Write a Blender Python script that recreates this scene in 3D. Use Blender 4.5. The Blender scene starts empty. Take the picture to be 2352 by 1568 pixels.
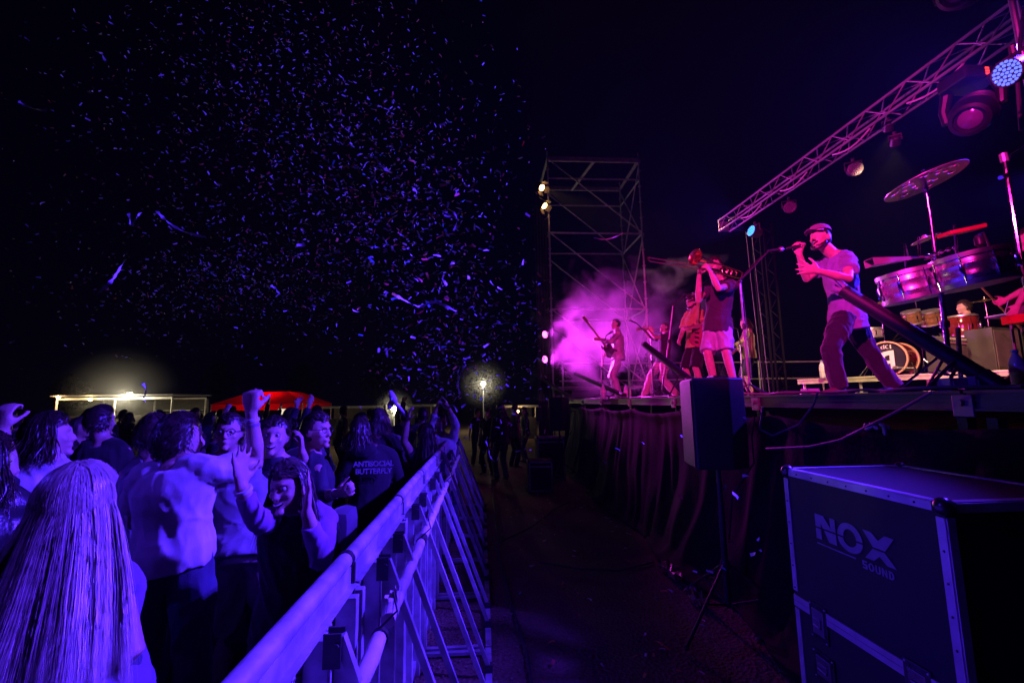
import bpy, bmesh, math, random
import numpy as np
from mathutils import Vector, Matrix
rnd = random.Random(7)
sc = bpy.context.scene
col = sc.collection
R = math.radians
# ------------------------------------------------------------------ camera
CAMZ = 1.75
F_PX = 2352 * 16.0 / 36.0            # focal length in units of a 2352 px wide frame
cam_d = bpy.data.cameras.new('camera'); cam_d.lens = 16.0; cam_d.sensor_width = 36.0
cam_d.clip_start = 0.05; cam_d.clip_end = 2000
cam = bpy.data.objects.new('camera', cam_d); col.objects.link(cam)
CM = Matrix.Rotation(R(-3.83), 4, 'Z') @ Matrix.Rotation(R(97.5), 4, 'X') @ Matrix.Rotation(R(-0.85), 4, 'Z')
cam.matrix_world = Matrix.Translation((0, 0, CAMZ)) @ CM
sc.camera = cam
def ray(px, py):
    return (CM.to_3x3() @ Vector((px - 1176, 784 - py, -F_PX))).normalized()
def P(px, py, y=None, x=None, z=None):
    """photo position (2352 x 1568 frame) at a known world y, x or z"""
    d = ray(px, py)
    t = y / d.y if y is not None else (x / d.x if x is not None else (z - CAMZ) / d.z)
    return Vector((d.x * t, d.y * t, CAMZ + d.z * t))
# ------------------------------------------------------------------ night sky
w = bpy.data.worlds.new('World'); sc.world = w; w.use_nodes = True
wn = w.node_tree.nodes; wl = w.node_tree.links
bg = wn['Background']
sky = wn.new('ShaderNodeTexSky'); sky.sky_type = 'NISHITA'; sky.sun_disc = False
sky.sun_elevation = R(-6); sky.sun_rotation = R(200)
mx = wn.new('ShaderNodeMixRGB'); mx.inputs[0].default_value = 0.97
mx.inputs[2].default_value = (0.006, 0.004, 0.034, 1)
wl.new(sky.outputs[0], mx.inputs[1]); wl.new(mx.outputs[0], bg.inputs[0])
bg.inputs[1].default_value = 0.05
# ------------------------------------------------------------------ exposure
sc.view_settings.view_transform = 'Standard'; sc.view_settings.look = 'None'
sc.view_settings.exposure = 0.0; sc.view_settings.gamma = 1.0
sc.render.engine = 'CYCLES'
cy = sc.cycles
cy.use_denoising = True
cy.max_bounces = 5; cy.diffuse_bounces = 2; cy.glossy_bounces = 3; cy.transmission_bounces = 4; cy.volume_bounces = 0
cy.transparent_max_bounces = 6; cy.caustics_reflective = False; cy.caustics_refractive = False
cy.sample_clamp_indirect = 3.0; cy.sample_clamp_direct = 0.0
# ------------------------------------------------------------------ materials
MATS = {}
def mk(name, c, rough=0.6, metal=0.0, var=0.25, vs=6.0, bump=0.0, bs=60.0, spec=0.5, stretch=None, emit=None, es=0.0, aniso=0.0, coat=0.0, sheen=0.0):
    if name in MATS: return MATS[name]
    m = bpy.data.materials.new(name); m.use_nodes = True
    n = m.node_tree.nodes; l = m.node_tree.links; b = n['Principled BSDF']
    b.inputs['Roughness'].default_value = rough; b.inputs['Metallic'].default_value = metal
    b.inputs['Specular IOR Level'].default_value = spec
    b.inputs['Anisotropic'].default_value = aniso
    b.inputs['Coat Weight'].default_value = coat
    b.inputs['Sheen Weight'].default_value = sheen
    tc = n.new('ShaderNodeTexCoord'); mp = n.new('ShaderNodeMapping')
    l.new(tc.outputs['Object'], mp.inputs[0])
    if stretch: mp.inputs['Scale'].default_value = stretch
    nz = n.new('ShaderNodeTexNoise'); nz.inputs['Scale'].default_value = vs; nz.inputs['Detail'].default_value = 5
    l.new(mp.outputs[0], nz.inputs['Vector'])
    cr = n.new('ShaderNodeValToRGB')
    cr.color_ramp.elements[0].position = 0.3; cr.color_ramp.elements[1].position = 0.7
    cr.color_ramp.elements[0].color = tuple(max(0, v * (1 - var)) for v in c) + (1,)
    cr.color_ramp.elements[1].color = tuple(min(1, v * (1 + var)) for v in c) + (1,)
    l.new(nz.outputs['Fac'], cr.inputs[0]); l.new(cr.outputs[0], b.inputs['Base Color'])
    mr = n.new('ShaderNodeMapRange'); mr.inputs[3].default_value = max(0.03, rough - 0.12); mr.inputs[4].default_value = min(1, rough + 0.12)
    l.new(nz.outputs['Fac'], mr.inputs[0]); l.new(mr.outputs[0], b.inputs['Roughness'])
    if bump:
        n2 = n.new('ShaderNodeTexNoise'); n2.inputs['Scale'].default_value = bs; n2.inputs['Detail'].default_value = 4
        l.new(mp.outputs[0], n2.inputs['Vector'])
        bp = n.new('ShaderNodeBump'); bp.inputs['Strength'].default_value = bump; bp.inputs['Distance'].default_value = 0.01
        l.new(n2.outputs['Fac'], bp.inputs['Height']); l.new(bp.outputs[0], b.inputs['Normal'])
    if emit:
        b.inputs['Emission Color'].default_value = tuple(emit) + (1,); b.inputs['Emission Strength'].default_value = es
    MATS[name] = m
    return m
# ------------------------------------------------------------------ mesh collector
def perp(d):
    d = Vector(d).normalized()
    a = Vector((0, 0, 1)) if abs(d.z) < 0.9 else Vector((1, 0, 0))
    u = d.cross(a).normalized()
    return u, u.cross(d).normalized()
class MB:
    def __init__(s): s.v = []; s.f = []; s.mi = []; s.cur = 0
    def _add(s, vs, fs):
        o = len(s.v); s.v += [tuple(p) for p in vs]
        s.f += [tuple(i + o for i in f) for f in fs]; s.mi += [s.cur] * len(fs)
        return s
    def box(s, c, size, ax=None, bev=0.0):
        c = Vector(c); hx, hy, hz = (q / 2 for q in size)
        X, Y, Z = ax if ax else (Vector((1, 0, 0)), Vector((0, 1, 0)), Vector((0, 0, 1)))
        if bev <= 0:
            vs = [c + X * (a * hx) + Y * (b * hy) + Z * (d * hz) for d in (-1, 1) for b in (-1, 1) for a in (-1, 1)]
            return s._add(vs, [(0, 2, 3, 1), (4, 5, 7, 6), (0, 1, 5, 4), (2, 6, 7, 3), (0, 4, 6, 2), (1, 3, 7, 5)])
        bm = bmesh.new(); bmesh.ops.create_cube(bm, size=1)
        for q in bm.verts: q.co = Vector((q.co.x * hx * 2, q.co.y * hy * 2, q.co.z * hz * 2))
        bmesh.ops.bevel(bm, geom=list(bm.edges), offset=bev, segments=2, affect='EDGES', profile=0.6)
        bm.verts.index_update()
        vs = [c + X * q.co.x + Y * q.co.y + Z * q.co.z for q in bm.verts]
        fs = [tuple(q.index for q in f.verts) for f in bm.faces]; bm.free()
        return s._add(vs, fs)
    def cyl(s, a, b, r0, r1=None, n=10, cap=True):
        a = Vector(a); b = Vector(b); r1 = r0 if r1 is None else r1
        u, v = perp(b - a)
        vs = []
        for p, r in ((a, r0), (b, r1)):
            for i in range(n):
                t = 2 * math.pi * i / n; vs.append(p + u * (r * math.cos(t)) + v * (r * math.sin(t)))
        fs = [(i, (i + 1) % n, n + (i + 1) % n, n + i) for i in range(n)]
        if cap: fs += [tuple(range(n - 1, -1, -1)), tuple(range(n, 2 * n))]
        return s._add(vs, fs)
    def tube(s, pts, rad, n=8, cap=True):
        pts = [Vector(p) for p in pts]; m = len(pts)
        rr = rad if isinstance(rad, (list, tuple)) else [rad] * m
        vs = []; u = None
        for i, p in enumerate(pts):
            d = (pts[min(i + 1, m - 1)] - pts[max(i - 1, 0)]).normalized()
            if u is None: u, _ = perp(d)
            else:
                u = u - d * u.dot(d)
                u = u.normalized() if u.length > 1e-6 else perp(d)[0]
            v = d.cross(u)
            for k in range(n):
                t = 2 * math.pi * k / n; vs.append(p + u * (rr[i] * math.cos(t)) + v * (rr[i] * math.sin(t)))
        fs = [(i * n + k, i * n + (k + 1) % n, (i + 1) * n + (k + 1) % n, (i + 1) * n + k) for i in range(m - 1) for k in range(n)]
        if cap: fs += [tuple(range(n - 1, -1, -1)), tuple(range((m - 1) * n, m * n))]
        return s._add(vs, fs)
    def lathe(s, o, axis, prof, n=20):
        """prof: list of (radius, distance along axis)"""
        o = Vector(o); d = Vector(axis).normalized(); u, v = perp(d); vs = []
        for r, h in prof:
            for k in range(n):
                t = 2 * math.pi * k / n; vs.append(o + d * h + u * (r * math.cos(t)) + v * (r * math.sin(t)))
        m = len(prof)
        fs = [(i * n + k, i * n + (k + 1) % n, (i + 1) * n + (k + 1) % n, (i + 1) * n + k) for i in range(m - 1) for k in range(n)]
        fs += [tuple(range(n - 1, -1, -1)), tuple(range((m - 1) * n, m * n))]
        return s._add(vs, fs)
    def ball(s, c, r, n=12, m=8):
        c = Vector(c); rx = r if isinstance(r, (tuple, list)) else (r, r, r); vs = []
        for i in range(m + 1):
            a = math.pi * i / m
            for k in range(n):
                t = 2 * math.pi * k / n
                vs.append(c + Vector((rx[0] * math.sin(a) * math.cos(t), rx[1] * math.sin(a) * math.sin(t), rx[2] * math.cos(a))))
        fs = [(i * n + k, (i + 1) * n + k, (i + 1) * n + (k + 1) % n, i * n + (k + 1) % n) for i in range(m) for k in range(n)]
        return s._add(vs, fs)
    def prism(s, pts, ext):
        """planar polygon pts (Vectors) extruded by vector ext"""
        n = len(pts); ext = Vector(ext); pts = [Vector(p) for p in pts]
        return s._add(pts + [p + ext for p in pts], [tuple(range(n - 1, -1, -1)), tuple(range(n, 2 * n))] + [(i, (i + 1) % n, n + (i + 1) % n, n + i) for i in range(n)])
    def build(s, name, mats, parent=None, smooth=False, flat_angle=35):
        me = bpy.data.meshes.new(name)
        o0 = origin(parent) if parent is not None else Vector((0, 0, 0))
        me.from_pydata([(p[0] - o0.x, p[1] - o0.y, p[2] - o0.z) for p in s.v], [], s.f)
        for m in (mats if isinstance(mats, (list, tuple)) else [mats]): me.materials.append(m)
        if any(s.mi): me.polygons.foreach_set('material_index', s.mi)
        bm = bmesh.new(); bm.from_mesh(me); bmesh.ops.recalc_face_normals(bm, faces=bm.faces)
        if smooth:
            for f in bm.faces: f.smooth = True
            ca = math.cos(R(flat_angle))
            for e in bm.edges:
                if len(e.link_faces) == 2 and e.link_faces[0].normal.dot(e.link_faces[1].normal) < ca: e.smooth = False
        bm.to_mesh(me); bm.free(); me.update()
        o = bpy.data.objects.new(name, me); col.objects.link(o)
        if parent is not None: o.parent = parent
        return o
ORG = {}
def origin(o):
    p = Vector((0, 0, 0))
    while o is not None:
        p = p + Vector(o.location); o = o.parent
    return p
def tag(o, label=None, cat=None, group=None, kind=None):
    if label: o['label'] = label
    if cat: o['category'] = cat
    if group: o['group'] = group
    if kind: o['kind'] = kind
    return o
def empty(name, loc, label=None, cat=None, group=None):
    o = bpy.data.objects.new(name, None); col.objects.link(o); o.location = loc
    o.empty_display_size = 0.1
    return tag(o, label, cat, group)
def copy_tree(o, parent=None):
    c = o.copy(); col.objects.link(c); c.parent = parent
    for ch in list(o.children): copy_tree(ch, c)
    return c
def spot(name, loc, target, color, watts, size_deg, blend=0.5, rad=0.05, parent=None):
    d = bpy.data.lights.new(name, 'SPOT'); d.color = color; d.energy = watts
    d.spot_size = R(size_deg); d.spot_blend = blend; d.shadow_soft_size = rad
    o = bpy.data.objects.new(name, d); col.objects.link(o)
    loc = Vector(loc); dirv = Vector(target) - loc
    o.rotation_euler = dirv.to_track_quat('-Z', 'Y').to_euler()
    o.location = loc - (origin(parent) if parent else Vector((0, 0, 0)))
    if parent: o.parent = parent
    return o
def point(name, loc, color, watts, rad=0.06, parent=None):
    d = bpy.data.lights.new(name, 'POINT'); d.color = color; d.energy = watts; d.shadow_soft_size = rad
    o = bpy.data.objects.new(name, d); col.objects.link(o)
    o.location = Vector(loc) - (origin(parent) if parent else Vector((0, 0, 0)))
    if parent: o.parent = parent
    return o
BLUE = (0.066, 0.017, 1.0); PINK = (1.0, 0.014, 0.42); PINKT = (0.85, 0.04, 0.95); WARM = (1.0, 0.62, 0.28); COOLW = (1.0, 0.88, 0.6)
ZS = 1.77      # stage floor height
XS = 2.45      # stage front edge
# ------------------------------------------------------------------ people
def hash3(i, j, k, seed):
    h = (i * 374761393 + j * 668265263 + k * 2147483647 + seed * 974711) & 0xFFFFFFFF
    h = ((h ^ (h >> 13)) * 1274126177) & 0xFFFFFFFF
    return ((h ^ (h >> 16)) & 0xFFFF) / 32767.5 - 1.0
def vnoise(p, seed=0):
    f = np.floor(p); t = p - f; t = t * t * (3 - 2 * t); f = f.astype(np.int64)
    r = 0
    for a in (0, 1):
        for b in (0, 1):
            for c in (0, 1):
                wgt = (t[:, 0] if a else 1 - t[:, 0]) * (t[:, 1] if b else 1 - t[:, 1]) * (t[:, 2] if c else 1 - t[:, 2])
                r = r + wgt * hash3(f[:, 0] + a, f[:, 1] + b, f[:, 2] + c, seed)
    return r
class Body:
    """closed overlapping shells, fused into one skin by a voxel remesh"""
    def __init__(s): s.m = MB()
    def loft(s, rings, n=14):
        vs = []; m = len(rings)
        for c, u, v, a, b in rings:
            for k in range(n):
                t = 2 * math.pi * k / n; vs.append(c + u * (a * math.cos(t)) + v * (b * math.sin(t)))
        fs = [(i * n + k, i * n + (k + 1) % n, (i + 1) * n + (k + 1) % n, (i + 1) * n + k) for i in range(m - 1) for k in range(n)]
        fs += [tuple(range(n - 1, -1, -1)), tuple(range((m - 1) * n, m * n))]
        s.m._add(vs, fs)
    def limb(s, pts, rads, n=10, flat=False):
        pts = [Vector(p) for p in pts]; rads = list(rads)
        if not flat:
            d0 = (pts[0] - pts[1]).normalized(); d1 = (pts[-1] - pts[-2]).normalized()
            pts = [pts[0] + d0 * rads[0] * 0.8] + pts + [pts[-1] + d1 * rads[-1] * 0.8]
            rads = [rads[0] * 0.5] + rads + [rads[-1] * 0.5]
        s.m.tube(pts, rads, n)
    def ell(s, c, M3, r):
        k0 = len(s.m.v); s.m.ball((0, 0, 0), r, 14, 9)
        for i in range(k0, len(s.m.v)): s.m.v[i] = tuple(Vector(c) + M3 @ Vector(s.m.v[i]))
    def fuse(s, name, mat, parent, voxel, smooth=3, folds=None, post=None):
        me = bpy.data.meshes.new(name); me.from_pydata(s.m.v, [], s.m.f)
        bm = bmesh.new(); bm.from_mesh(me); bmesh.ops.recalc_face_normals(bm, faces=bm.faces); bm.to_mesh(me); bm.free()
        o = bpy.data.objects.new(name, me); col.objects.link(o)
        md = o.modifiers.new('r', 'REMESH'); md.mode = 'VOXEL'; md.voxel_size = voxel
        if smooth:
            ms = o.modifiers.new('s', 'SMOOTH'); ms.factor = 0.5; ms.iterations = smooth
        dg = bpy.context.evaluated_depsgraph_get()
        me2 = bpy.data.meshes.new_from_object(o.evaluated_get(dg))
        o.modifiers.clear(); o.data = me2; bpy.data.meshes.remove(me)
        n = len(me2.vertices); co = np.empty(n * 3); me2.vertices.foreach_get('co', co); co = co.reshape(-1, 3)
        if folds:
            nn = np.empty(n * 3); me2.vertices.foreach_get('normal', nn); nn = nn.reshape(-1, 3)
            co = co + nn * folds(co)[:, None]
        if post: co = post(co)
        o0 = origin(parent); co = co - np.array(o0)
        me2.vertices.foreach_set('co', co.ravel())
        me2.polygons.foreach_set('use_smooth', [True] * len(me2.polygons))
        me2.materials.clear(); me2.materials.append(mat); me2.name = name
        me2.update(); o.parent = parent
        return o
def folds(amp, seed, up=(0, 0, 1), fx=10.0, fz=2.2, skew=0.5):
    """drapery: sharp-crested creases running mostly down and slantwise, plus cross wrinkles"""
    def f(co):
        n1 = vnoise(co * 2.6, seed + 5); n2 = vnoise(co * 4.0 + 7.3, seed + 6)
        sl = skew * (1 if seed % 2 else -1)
        hx = co[:, 0] + sl * 0.8 * co[:, 2] + 0.07 * n1; hy = co[:, 1] - sl * 0.4 * co[:, 2] + 0.07 * n2
        r1 = (1 - np.abs(vnoise(np.stack([hx * fx, hy * fx, co[:, 2] * fz + n2 * 0.4], 1), seed))) ** 3
        r2 = (1 - np.abs(vnoise(np.stack([hx * fx * 2.1, hy * fx * 2.1, co[:, 2] * fz * 1.7], 1), seed + 2))) ** 3
        r3 = (1 - np.abs(vnoise(np.stack([co[:, 0] * 4 + n1, co[:, 1] * 4, co[:, 2] * 15 + hx * 4 + n2], 1), seed + 9))) ** 4
        k = np.clip(0.5 + 1.2 * vnoise(co * 3.1, seed + 11), 0, 1)
        return amp * (1.5 * (r1 - 0.35) * (0.35 + k) + 0.6 * (r2 - 0.35) + 0.9 * (r3 - 0.25) * (1 - k))
    return f
def frame(fwd, up):
    f = Vector(fwd).normalized(); r = f.cross(Vector(up)).normalized(); u = r.cross(f).normalized()
    return Matrix((r, f, u)).transposed()          # columns: right, forward, up
def head_mesh(B, c, M3, s, female=False, beard=False):
    n, m = 22, 16; vs = []
    for i in range(m + 1):
        a = math.pi * i / m
        for k in range(n):
            t = 2 * math.pi * k / n
            dx, dy, dz = math.sin(a) * math.cos(t), math.sin(a) * math.sin(t), math.cos(a)
            x, y, z = 0.076 * dx, 0.098 * dy, 0.118 * dz
            if dz < -0.1:
                q = (-dz - 0.1) / 0.9
                x *= 1 - 0.30 * q; y = y * (1 - 0.12 * q) + 0.022 * q
            if dy < 0 and dz > -0.4: y *= 1.06
            if dy > 0.5: y -= 0.008 * (dy - 0.5) * 2
            vs.append(Vector(c) + M3 @ (Vector((x, y, z)) * s))
    fs = [(i * n + k, (i + 1) * n + k, (i + 1) * n + (k + 1) % n, i * n + (k + 1) % n) for i in range(m) for k in range(n)]
    B.m._add(vs, fs)
    h = lambda x, y, z: Vector(c) + M3 @ (Vector((x, y, z)) * s)
    B.limb([h(0, 0.088, 0.022), h(0, 0.101, -0.006), h(0, 0.109, -0.026)], [0.007 * s, 0.0085 * s, 0.0108 * s], 8)
    B.ell(h(0, 0.078, 0.034), M3, (0.050 * s, 0.018 * s, 0.010 * s))                 # brow
    for q in (-1, 1):
        B.ell(h(q * 0.040, 0.064, -0.020), M3, (0.022 * s, 0.020 * s, 0.018 * s))    # cheekbone
        B.ell(h(q * 0.079, -0.008, -0.004), M3, (0.011 * s, 0.022 * s, 0.034 * s))   # ear
        B.ell(h(q * 0.012, 0.102, -0.028), M3, (0.007 * s, 0.008 * s, 0.006 * s))    # nostril
    B.ell(h(0, 0.088, -0.060), M3, (0.026 * s, 0.014 * s, 0.008 * s))                # lips
    B.ell(h(0, 0.084, -0.098), M3, (0.026 * s, 0.020 * s, 0.016 * s))                # chin
def hand_mesh(B, wr, d, nrm, thumb, s, curl=0.3, spread=0.12):
    """d fingers direction, nrm palm-side normal, thumb +1/-1 side"""
    d = Vector(d).normalized(); nrm = Vector(nrm); nrm = (nrm - d * nrm.dot(d)).normalized(); side = d.cross(nrm) * thumb
    wr = Vector(wr)
    rg = []
    for t, a, b in ((-0.02, 0.026, 0.021), (0.015, 0.031, 0.019), (0.05, 0.041, 0.017), (0.085, 0.043, 0.014), (0.1, 0.038, 0.010)):
        rg.append((wr + d * t * s, side, nrm, a * s, b * s))
    B.loft(rg, 10)
    L = [0.078, 0.088, 0.082, 0.064]
    for i in range(4):
        o = 0.033 - 0.022 * i
        p = wr + d * (0.088 - 0.004 * abs(i - 1.3)) * s + side * o * s
        fd = (d + side * (spread * (1.5 - i))).normalized(); pts = [p]; ang = curl * 0.7
        for seg in (0.45, 0.31, 0.24):
            v = fd * math.cos(ang) + nrm * math.sin(ang)
            p = p + v * (L[i] * seg * s); pts.append(p); ang += curl * (1.2 + 0.1 * i)
        B.limb(pts, [0.0098 * s, 0.0092 * s, 0.0085 * s, 0.0072 * s], 7)
    p = wr + d * 0.02 * s + side * 0.026 * s
    fd = (d * 0.65 + side * (0.75 - 0.4 * min(curl, 1)) + nrm * (0.25 + 0.5 * min(curl, 1))).normalized()
    q1 = p + fd * 0.040 * s; q2 = q1 + (fd + d * 0.3 + nrm * curl * 0.4).normalized() * 0.032 * s
    q3 = q2 + (fd * 0.6 + d * 0.6 + nrm * curl * 0.6).normalized() * 0.026 * s
    B.limb([p, q1, q2, q3], [0.015 * s, 0.012 * s, 0.0105 * s, 0.0085 * s], 7)
def ik(a, t, l1, l2, pole):
    a = Vector(a); t = Vector(t); d = t - a; L = d.length
    if L > (l1 + l2) * 0.998: t = a + d * ((l1 + l2) * 0.998 / L); d = t - a; L = d.length
    L = max(L, abs(l1 - l2) + 0.02)
    x = (l1 * l1 - l2 * l2 + L * L) / (2 * L); h = math.sqrt(max(0, l1 * l1 - x * x))
    dn = d.normalized(); pl = Vector(pole); pl = pl - dn * pl.dot(dn)
    pl = pl.normalized() if pl.length > 1e-4 else perp(dn)[0]
    return a + dn * x + pl * h, t
def stand(base, face, h=1.74, lean=0.0, side=0.0, head_yaw=0.0, head_pitch=0.0, hands=None, poles=None, feet=None, crouch=0.0, drop=None, hipshift=(0, 0)):
    """joints of a figure standing at base, facing angle face (degrees, 0 = +Y, 90 = -X).
    hands/feet: dict L/R -> point in the figure's own frame (right, forward, up) in metres for a 1.74 m person, or world Vector"""
    s = h / 1.74; M = Matrix.Rotation(R(face), 3, 'Z'); base = Vector(base)
    W = lambda v: base + M @ (Vector(v) * s)
    J = {'s': s}
    pz = 0.94 - crouch
    pel = Vector((hipshift[0], hipshift[1], pz))
    sp = Vector((math.sin(R(side)), math.sin(R(lean)) * math.cos(R(side)), math.cos(R(lean)) * math.cos(R(side))))
    ch = pel + sp * 0.47; nk = pel + sp * 0.56
    lat = Vector((1, 0, 0)); lat = (lat - sp * lat.dot(sp)).normalized()
    J['pelvis'] = W(pel); J['chest'] = W(ch); J['neck'] = W(nk)
    hl = lean * 0.5 - head_pitch
    hd = nk + Vector((math.sin(R(side)) * 0.1, math.sin(R(hl)) * 0.12 + 0.02, 0.145))
    J['head'] = W(hd)
    hy = R(head_yaw); f = Vector((-math.sin(hy), math.cos(hy), math.tan(R(-lean * 0.35 + head_pitch))))
    J['hf'] = (M @ f).normalized()
    J['hu'] = M @ Vector((math.sin(R(side)), 0, 1)) - (M @ f).normalized() * 0
    for k, q in (('L', -1), ('R', 1)):
        sh = ch + lat * (0.185 * q) + sp * 0.005
        J['sh' + k] = W(sh)
        t = (hands or {}).get(k, (0.27 * q, 0.06, 0.86))
        t = t if isinstance(t, Vector) else W(t)
        pole = (poles or {}).get(k, (0.4 * q, -0.6, -0.6))
        J['el' + k], J['wr' + k] = ik(J['sh' + k], t, 0.285 * s, 0.255 * s, M @ Vector(pole))
        hp = pel + Vector((0.092 * q, 0, -0.03)); J['hip' + k] = W(hp)
        ft = (feet or {}).get(k, (0.13 * q, 0.02, 0.085))
        ft = ft if isinstance(ft, Vector) else W(ft)
        J['kn' + k], J['an' + k] = ik(J['hip' + k], ft, 0.44 * s, 0.43 * s, M @ Vector((0.1 * q, 1, 0)))
        J['toe' + k] = J['an' + k] + M @ Vector((0.03 * q, 0.17, -0.055)) * s
    return J
SKIN = mk('skin', (0.50, 0.33, 0.25), 0.5, var=0.12, vs=20, bump=0.15, bs=120)
def cloth(name, c, rough=0.85, bump=0.25): return mk('cloth_' + name, c, rough, var=0.18, vs=9, bump=bump, bs=260, sheen=0.15, spec=0.25)
HAIRM = mk('hair_dark', (0.035, 0.022, 0.016), 0.38, var=0.4, vs=30, spec=0.6)
HAIRB = mk('hair_brown', (0.085, 0.062, 0.055), 0.36, var=0.4, vs=30, spec=0.6)
HAIRL = mk('hair_blonde', (0.50, 0.42, 0.36), 0.34, var=0.35, vs=30, spec=0.7)
SHOE = mk('shoe_dark', (0.03, 0.03, 0.03), 0.6); SHOEW = mk('shoe_white', (0.7, 0.68, 0.66), 0.6)
EYE = mk('eye_white', (0.42, 0.40, 0.38), 0.25, var=0.05); IRIS = mk('eye_iris', (0.02, 0.015, 0.01), 0.1)
TEETH = mk('teeth', (0.75, 0.72, 0.65), 0.25, var=0.05); MOUTH = mk('mouth', (0.05, 0.01, 0.01), 0.5)
def person(label, J, cat='person', group=None, shirt=None, sleeve=0.75, hem=0.10, trous=None, tleg=1.0, shoes=None, hair='short', hairm=None,
           voxel=0.009, hands=None, hoodie=False, beard=False, smile=False, eyes=False, seed=1, skin=None, loose=1.0, fold=0.011, wide=1.0, legs=True,
           bald=False, name='person', collar=False, sleevem=None):
    s = J['s']; up = Vector((0, 0, 1))
    base = (J['anL'] + J['anR']) / 2; base = Vector((base.x, base.y, min(J['anL'].z, J['anR'].z) - 0.085 * s))
    root = empty(name, base, label, cat, group)
    sk = skin or SKIN
    pel, ch, nk, hd = J['pelvis'], J['chest'], J['neck'], J['head']
    latp = (J['hipR'] - J['hipL']).normalized(); latc = (J['shR'] - J['shL']).normalized()
    sp = (ch - pel).normalized()
    fp = sp.cross(latp) * -1; fp = (latp.cross(sp) * -1).normalized(); fp = up.cross(latp).normalized() if abs(sp.z) > 0.3 else fp
    fc = sp.cross(latc).normalized()
    fp = sp.cross(latp).normalized()
    H3 = frame(J['hf'], J.get('hu', up))
    def torso(B, k=0.0, bottom=-0.10, top=True):
        pts = []
        for t, a, b in ((bottom, 0.150 + (0.030 if k > 0 else 0), 0.105 + (0.024 if k > 0 else 0)), (0.0, 0.166 + (0.008 if k > 0 else 0), 0.118 + (0.008 if k > 0 else 0)), (0.22, 0.150, 0.106), (0.35, 0.142, 0.102), (0.62, 0.158, 0.115), (0.85, 0.168, 0.112), (1.0, 0.155, 0.085), (1.10, 0.085, 0.062)):
            if t == bottom: c = pel + (sp * (bottom * 0.47 * 2) if bottom < 0 else Vector((0, 0, 0))) * s
            else: c = pel + (ch - pel) * t
            u = (latp * (1 - max(0, min(1, t))) + latc * max(0, min(1, t))).normalized(); v = sp.cross(u).normalized()
            pts.append((c, u, v, (a * wide + k) * s, (b * wide + k) * s))
        B.loft(pts)
    # skin
    B = Body(); torso(B)
    B.limb([nk - (nk - ch) * 0.4, nk, hd + H3 @ Vector((0, -0.02, -0.05)) * s], [0.075 * s, 0.058 * s, 0.056 * s], 12)
    head_mesh(B, hd, H3, s)
    for k in 'LR': B.limb([nk + (hd - nk) * 0.15, nk + (J['sh' + k] - nk) * 0.5 + sp * 0.012 * s, J['sh' + k]], [0.050 * s, 0.052 * s, 0.056 * s], 10)
    for k, q in (('L', -1), ('R', 1)):
        sh, el, wr = J['sh' + k], J['el' + k], J['wr' + k]
        ua = sh + (el - sh) * 0.4; fa = el + (wr - el) * 0.35
        B.limb([sh, ua, el, fa, wr], [0.058 * s, 0.050 * s, 0.040 * s, 0.041 * s, 0.027 * s])
        hs = (hands or {}).get(k, {})
        hdv = hs.get('d', (wr - el)); nr = hs.get('n', None)
        if nr is None: nr = (latc * -q)
        hand_mesh(B, wr, hdv, nr, hs.get('t', q * 1.0 if True else 1), s * hs.get('k', 1.0), hs.get('curl', 0.35), hs.get('spread', 0.10))
        hp, kn, an = J['hip' + k], J['kn' + k], J['an' + k]
        if legs:
            B.limb([hp, hp + (kn - hp) * 0.5, kn, kn + (an - kn) * 0.3, an], [0.090 * s, 0.078 * s, 0.056 * s, 0.056 * s, 0.036 * s])
    ec = [hd + H3 @ Vector((q * 0.032, 0.083, 0.012)) * s for q in (-1, 1)]
    def sockets(co):
        fw = np.array(J['hf'])
        for e in ec:
            r2 = ((co - np.array(e)) ** 2).sum(1); co = co - fw * (0.011 * s * np.exp(-r2 / (2 * (0.013 * s) ** 2)))[:, None]
        return co
    body = B.fuse('body', sk, root, voxel, smooth=2, post=sockets)
    # clothes
    if shirt is not None:
        B = Body(); torso(B, 0.014 * loose + 0.004, bottom=-hem); B0 = B; B = Body() if sleevem else B0
        for k in 'LR':
            sh, el, wr = J['sh' + k], J['el' + k], J['wr' + k]
            l1 = (el - sh).length
            B.limb([nk + (sh - nk) * 0.25 - sp * 0.005 * s, nk + (sh - nk) * 0.6 + sp * 0.010 * s, sh], [0.062 * s, 0.062 * s, 0.066 * s], 10)
            if sleeve > 0:
                if sleeve <= 1.0:
                    e = sh + (el - sh) * sleeve; r = 0.060 + 0.012 * loose
                    B.limb([sh + (el - sh) * 0.02, sh + (el - sh) * 0.35, e], [0.062 * s, (0.056 + 0.010 * loose) * s, r * s], 12, flat=True)
                else:
                    e = el + (wr - el) * (sleeve - 1.0)
                    B.limb([sh + (el - sh) * 0.02, sh + (el - sh) * 0.4, el, el + (e - el) * 0.5, e], [0.064 * s, 0.062 * s, 0.056 * s, 0.050 * s, 0.044 * s], 12, flat=True)
        if sleevem: B.fuse('sleeves', sleevem, root, voxel * 1.15, smooth=2, folds=folds(fold * s, seed + 1)); B = B0
        if collar:
            B.limb([nk - (nk - ch) * 0.3, nk + (nk - ch) * 0.28], [0.095 * s, 0.075 * s], 12, flat=True)
        if hoodie:
            B.ell(nk - fc * 0.0 + H3 @ Vector((0, -0.09, -0.02)) * s, H3, (0.13 * s, 0.07 * s, 0.08 * s))
        B.fuse('hoodie' if hoodie else 'shirt', shirt, root, voxel * 1.15, smooth=2, folds=folds(fold * s, seed))
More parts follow.
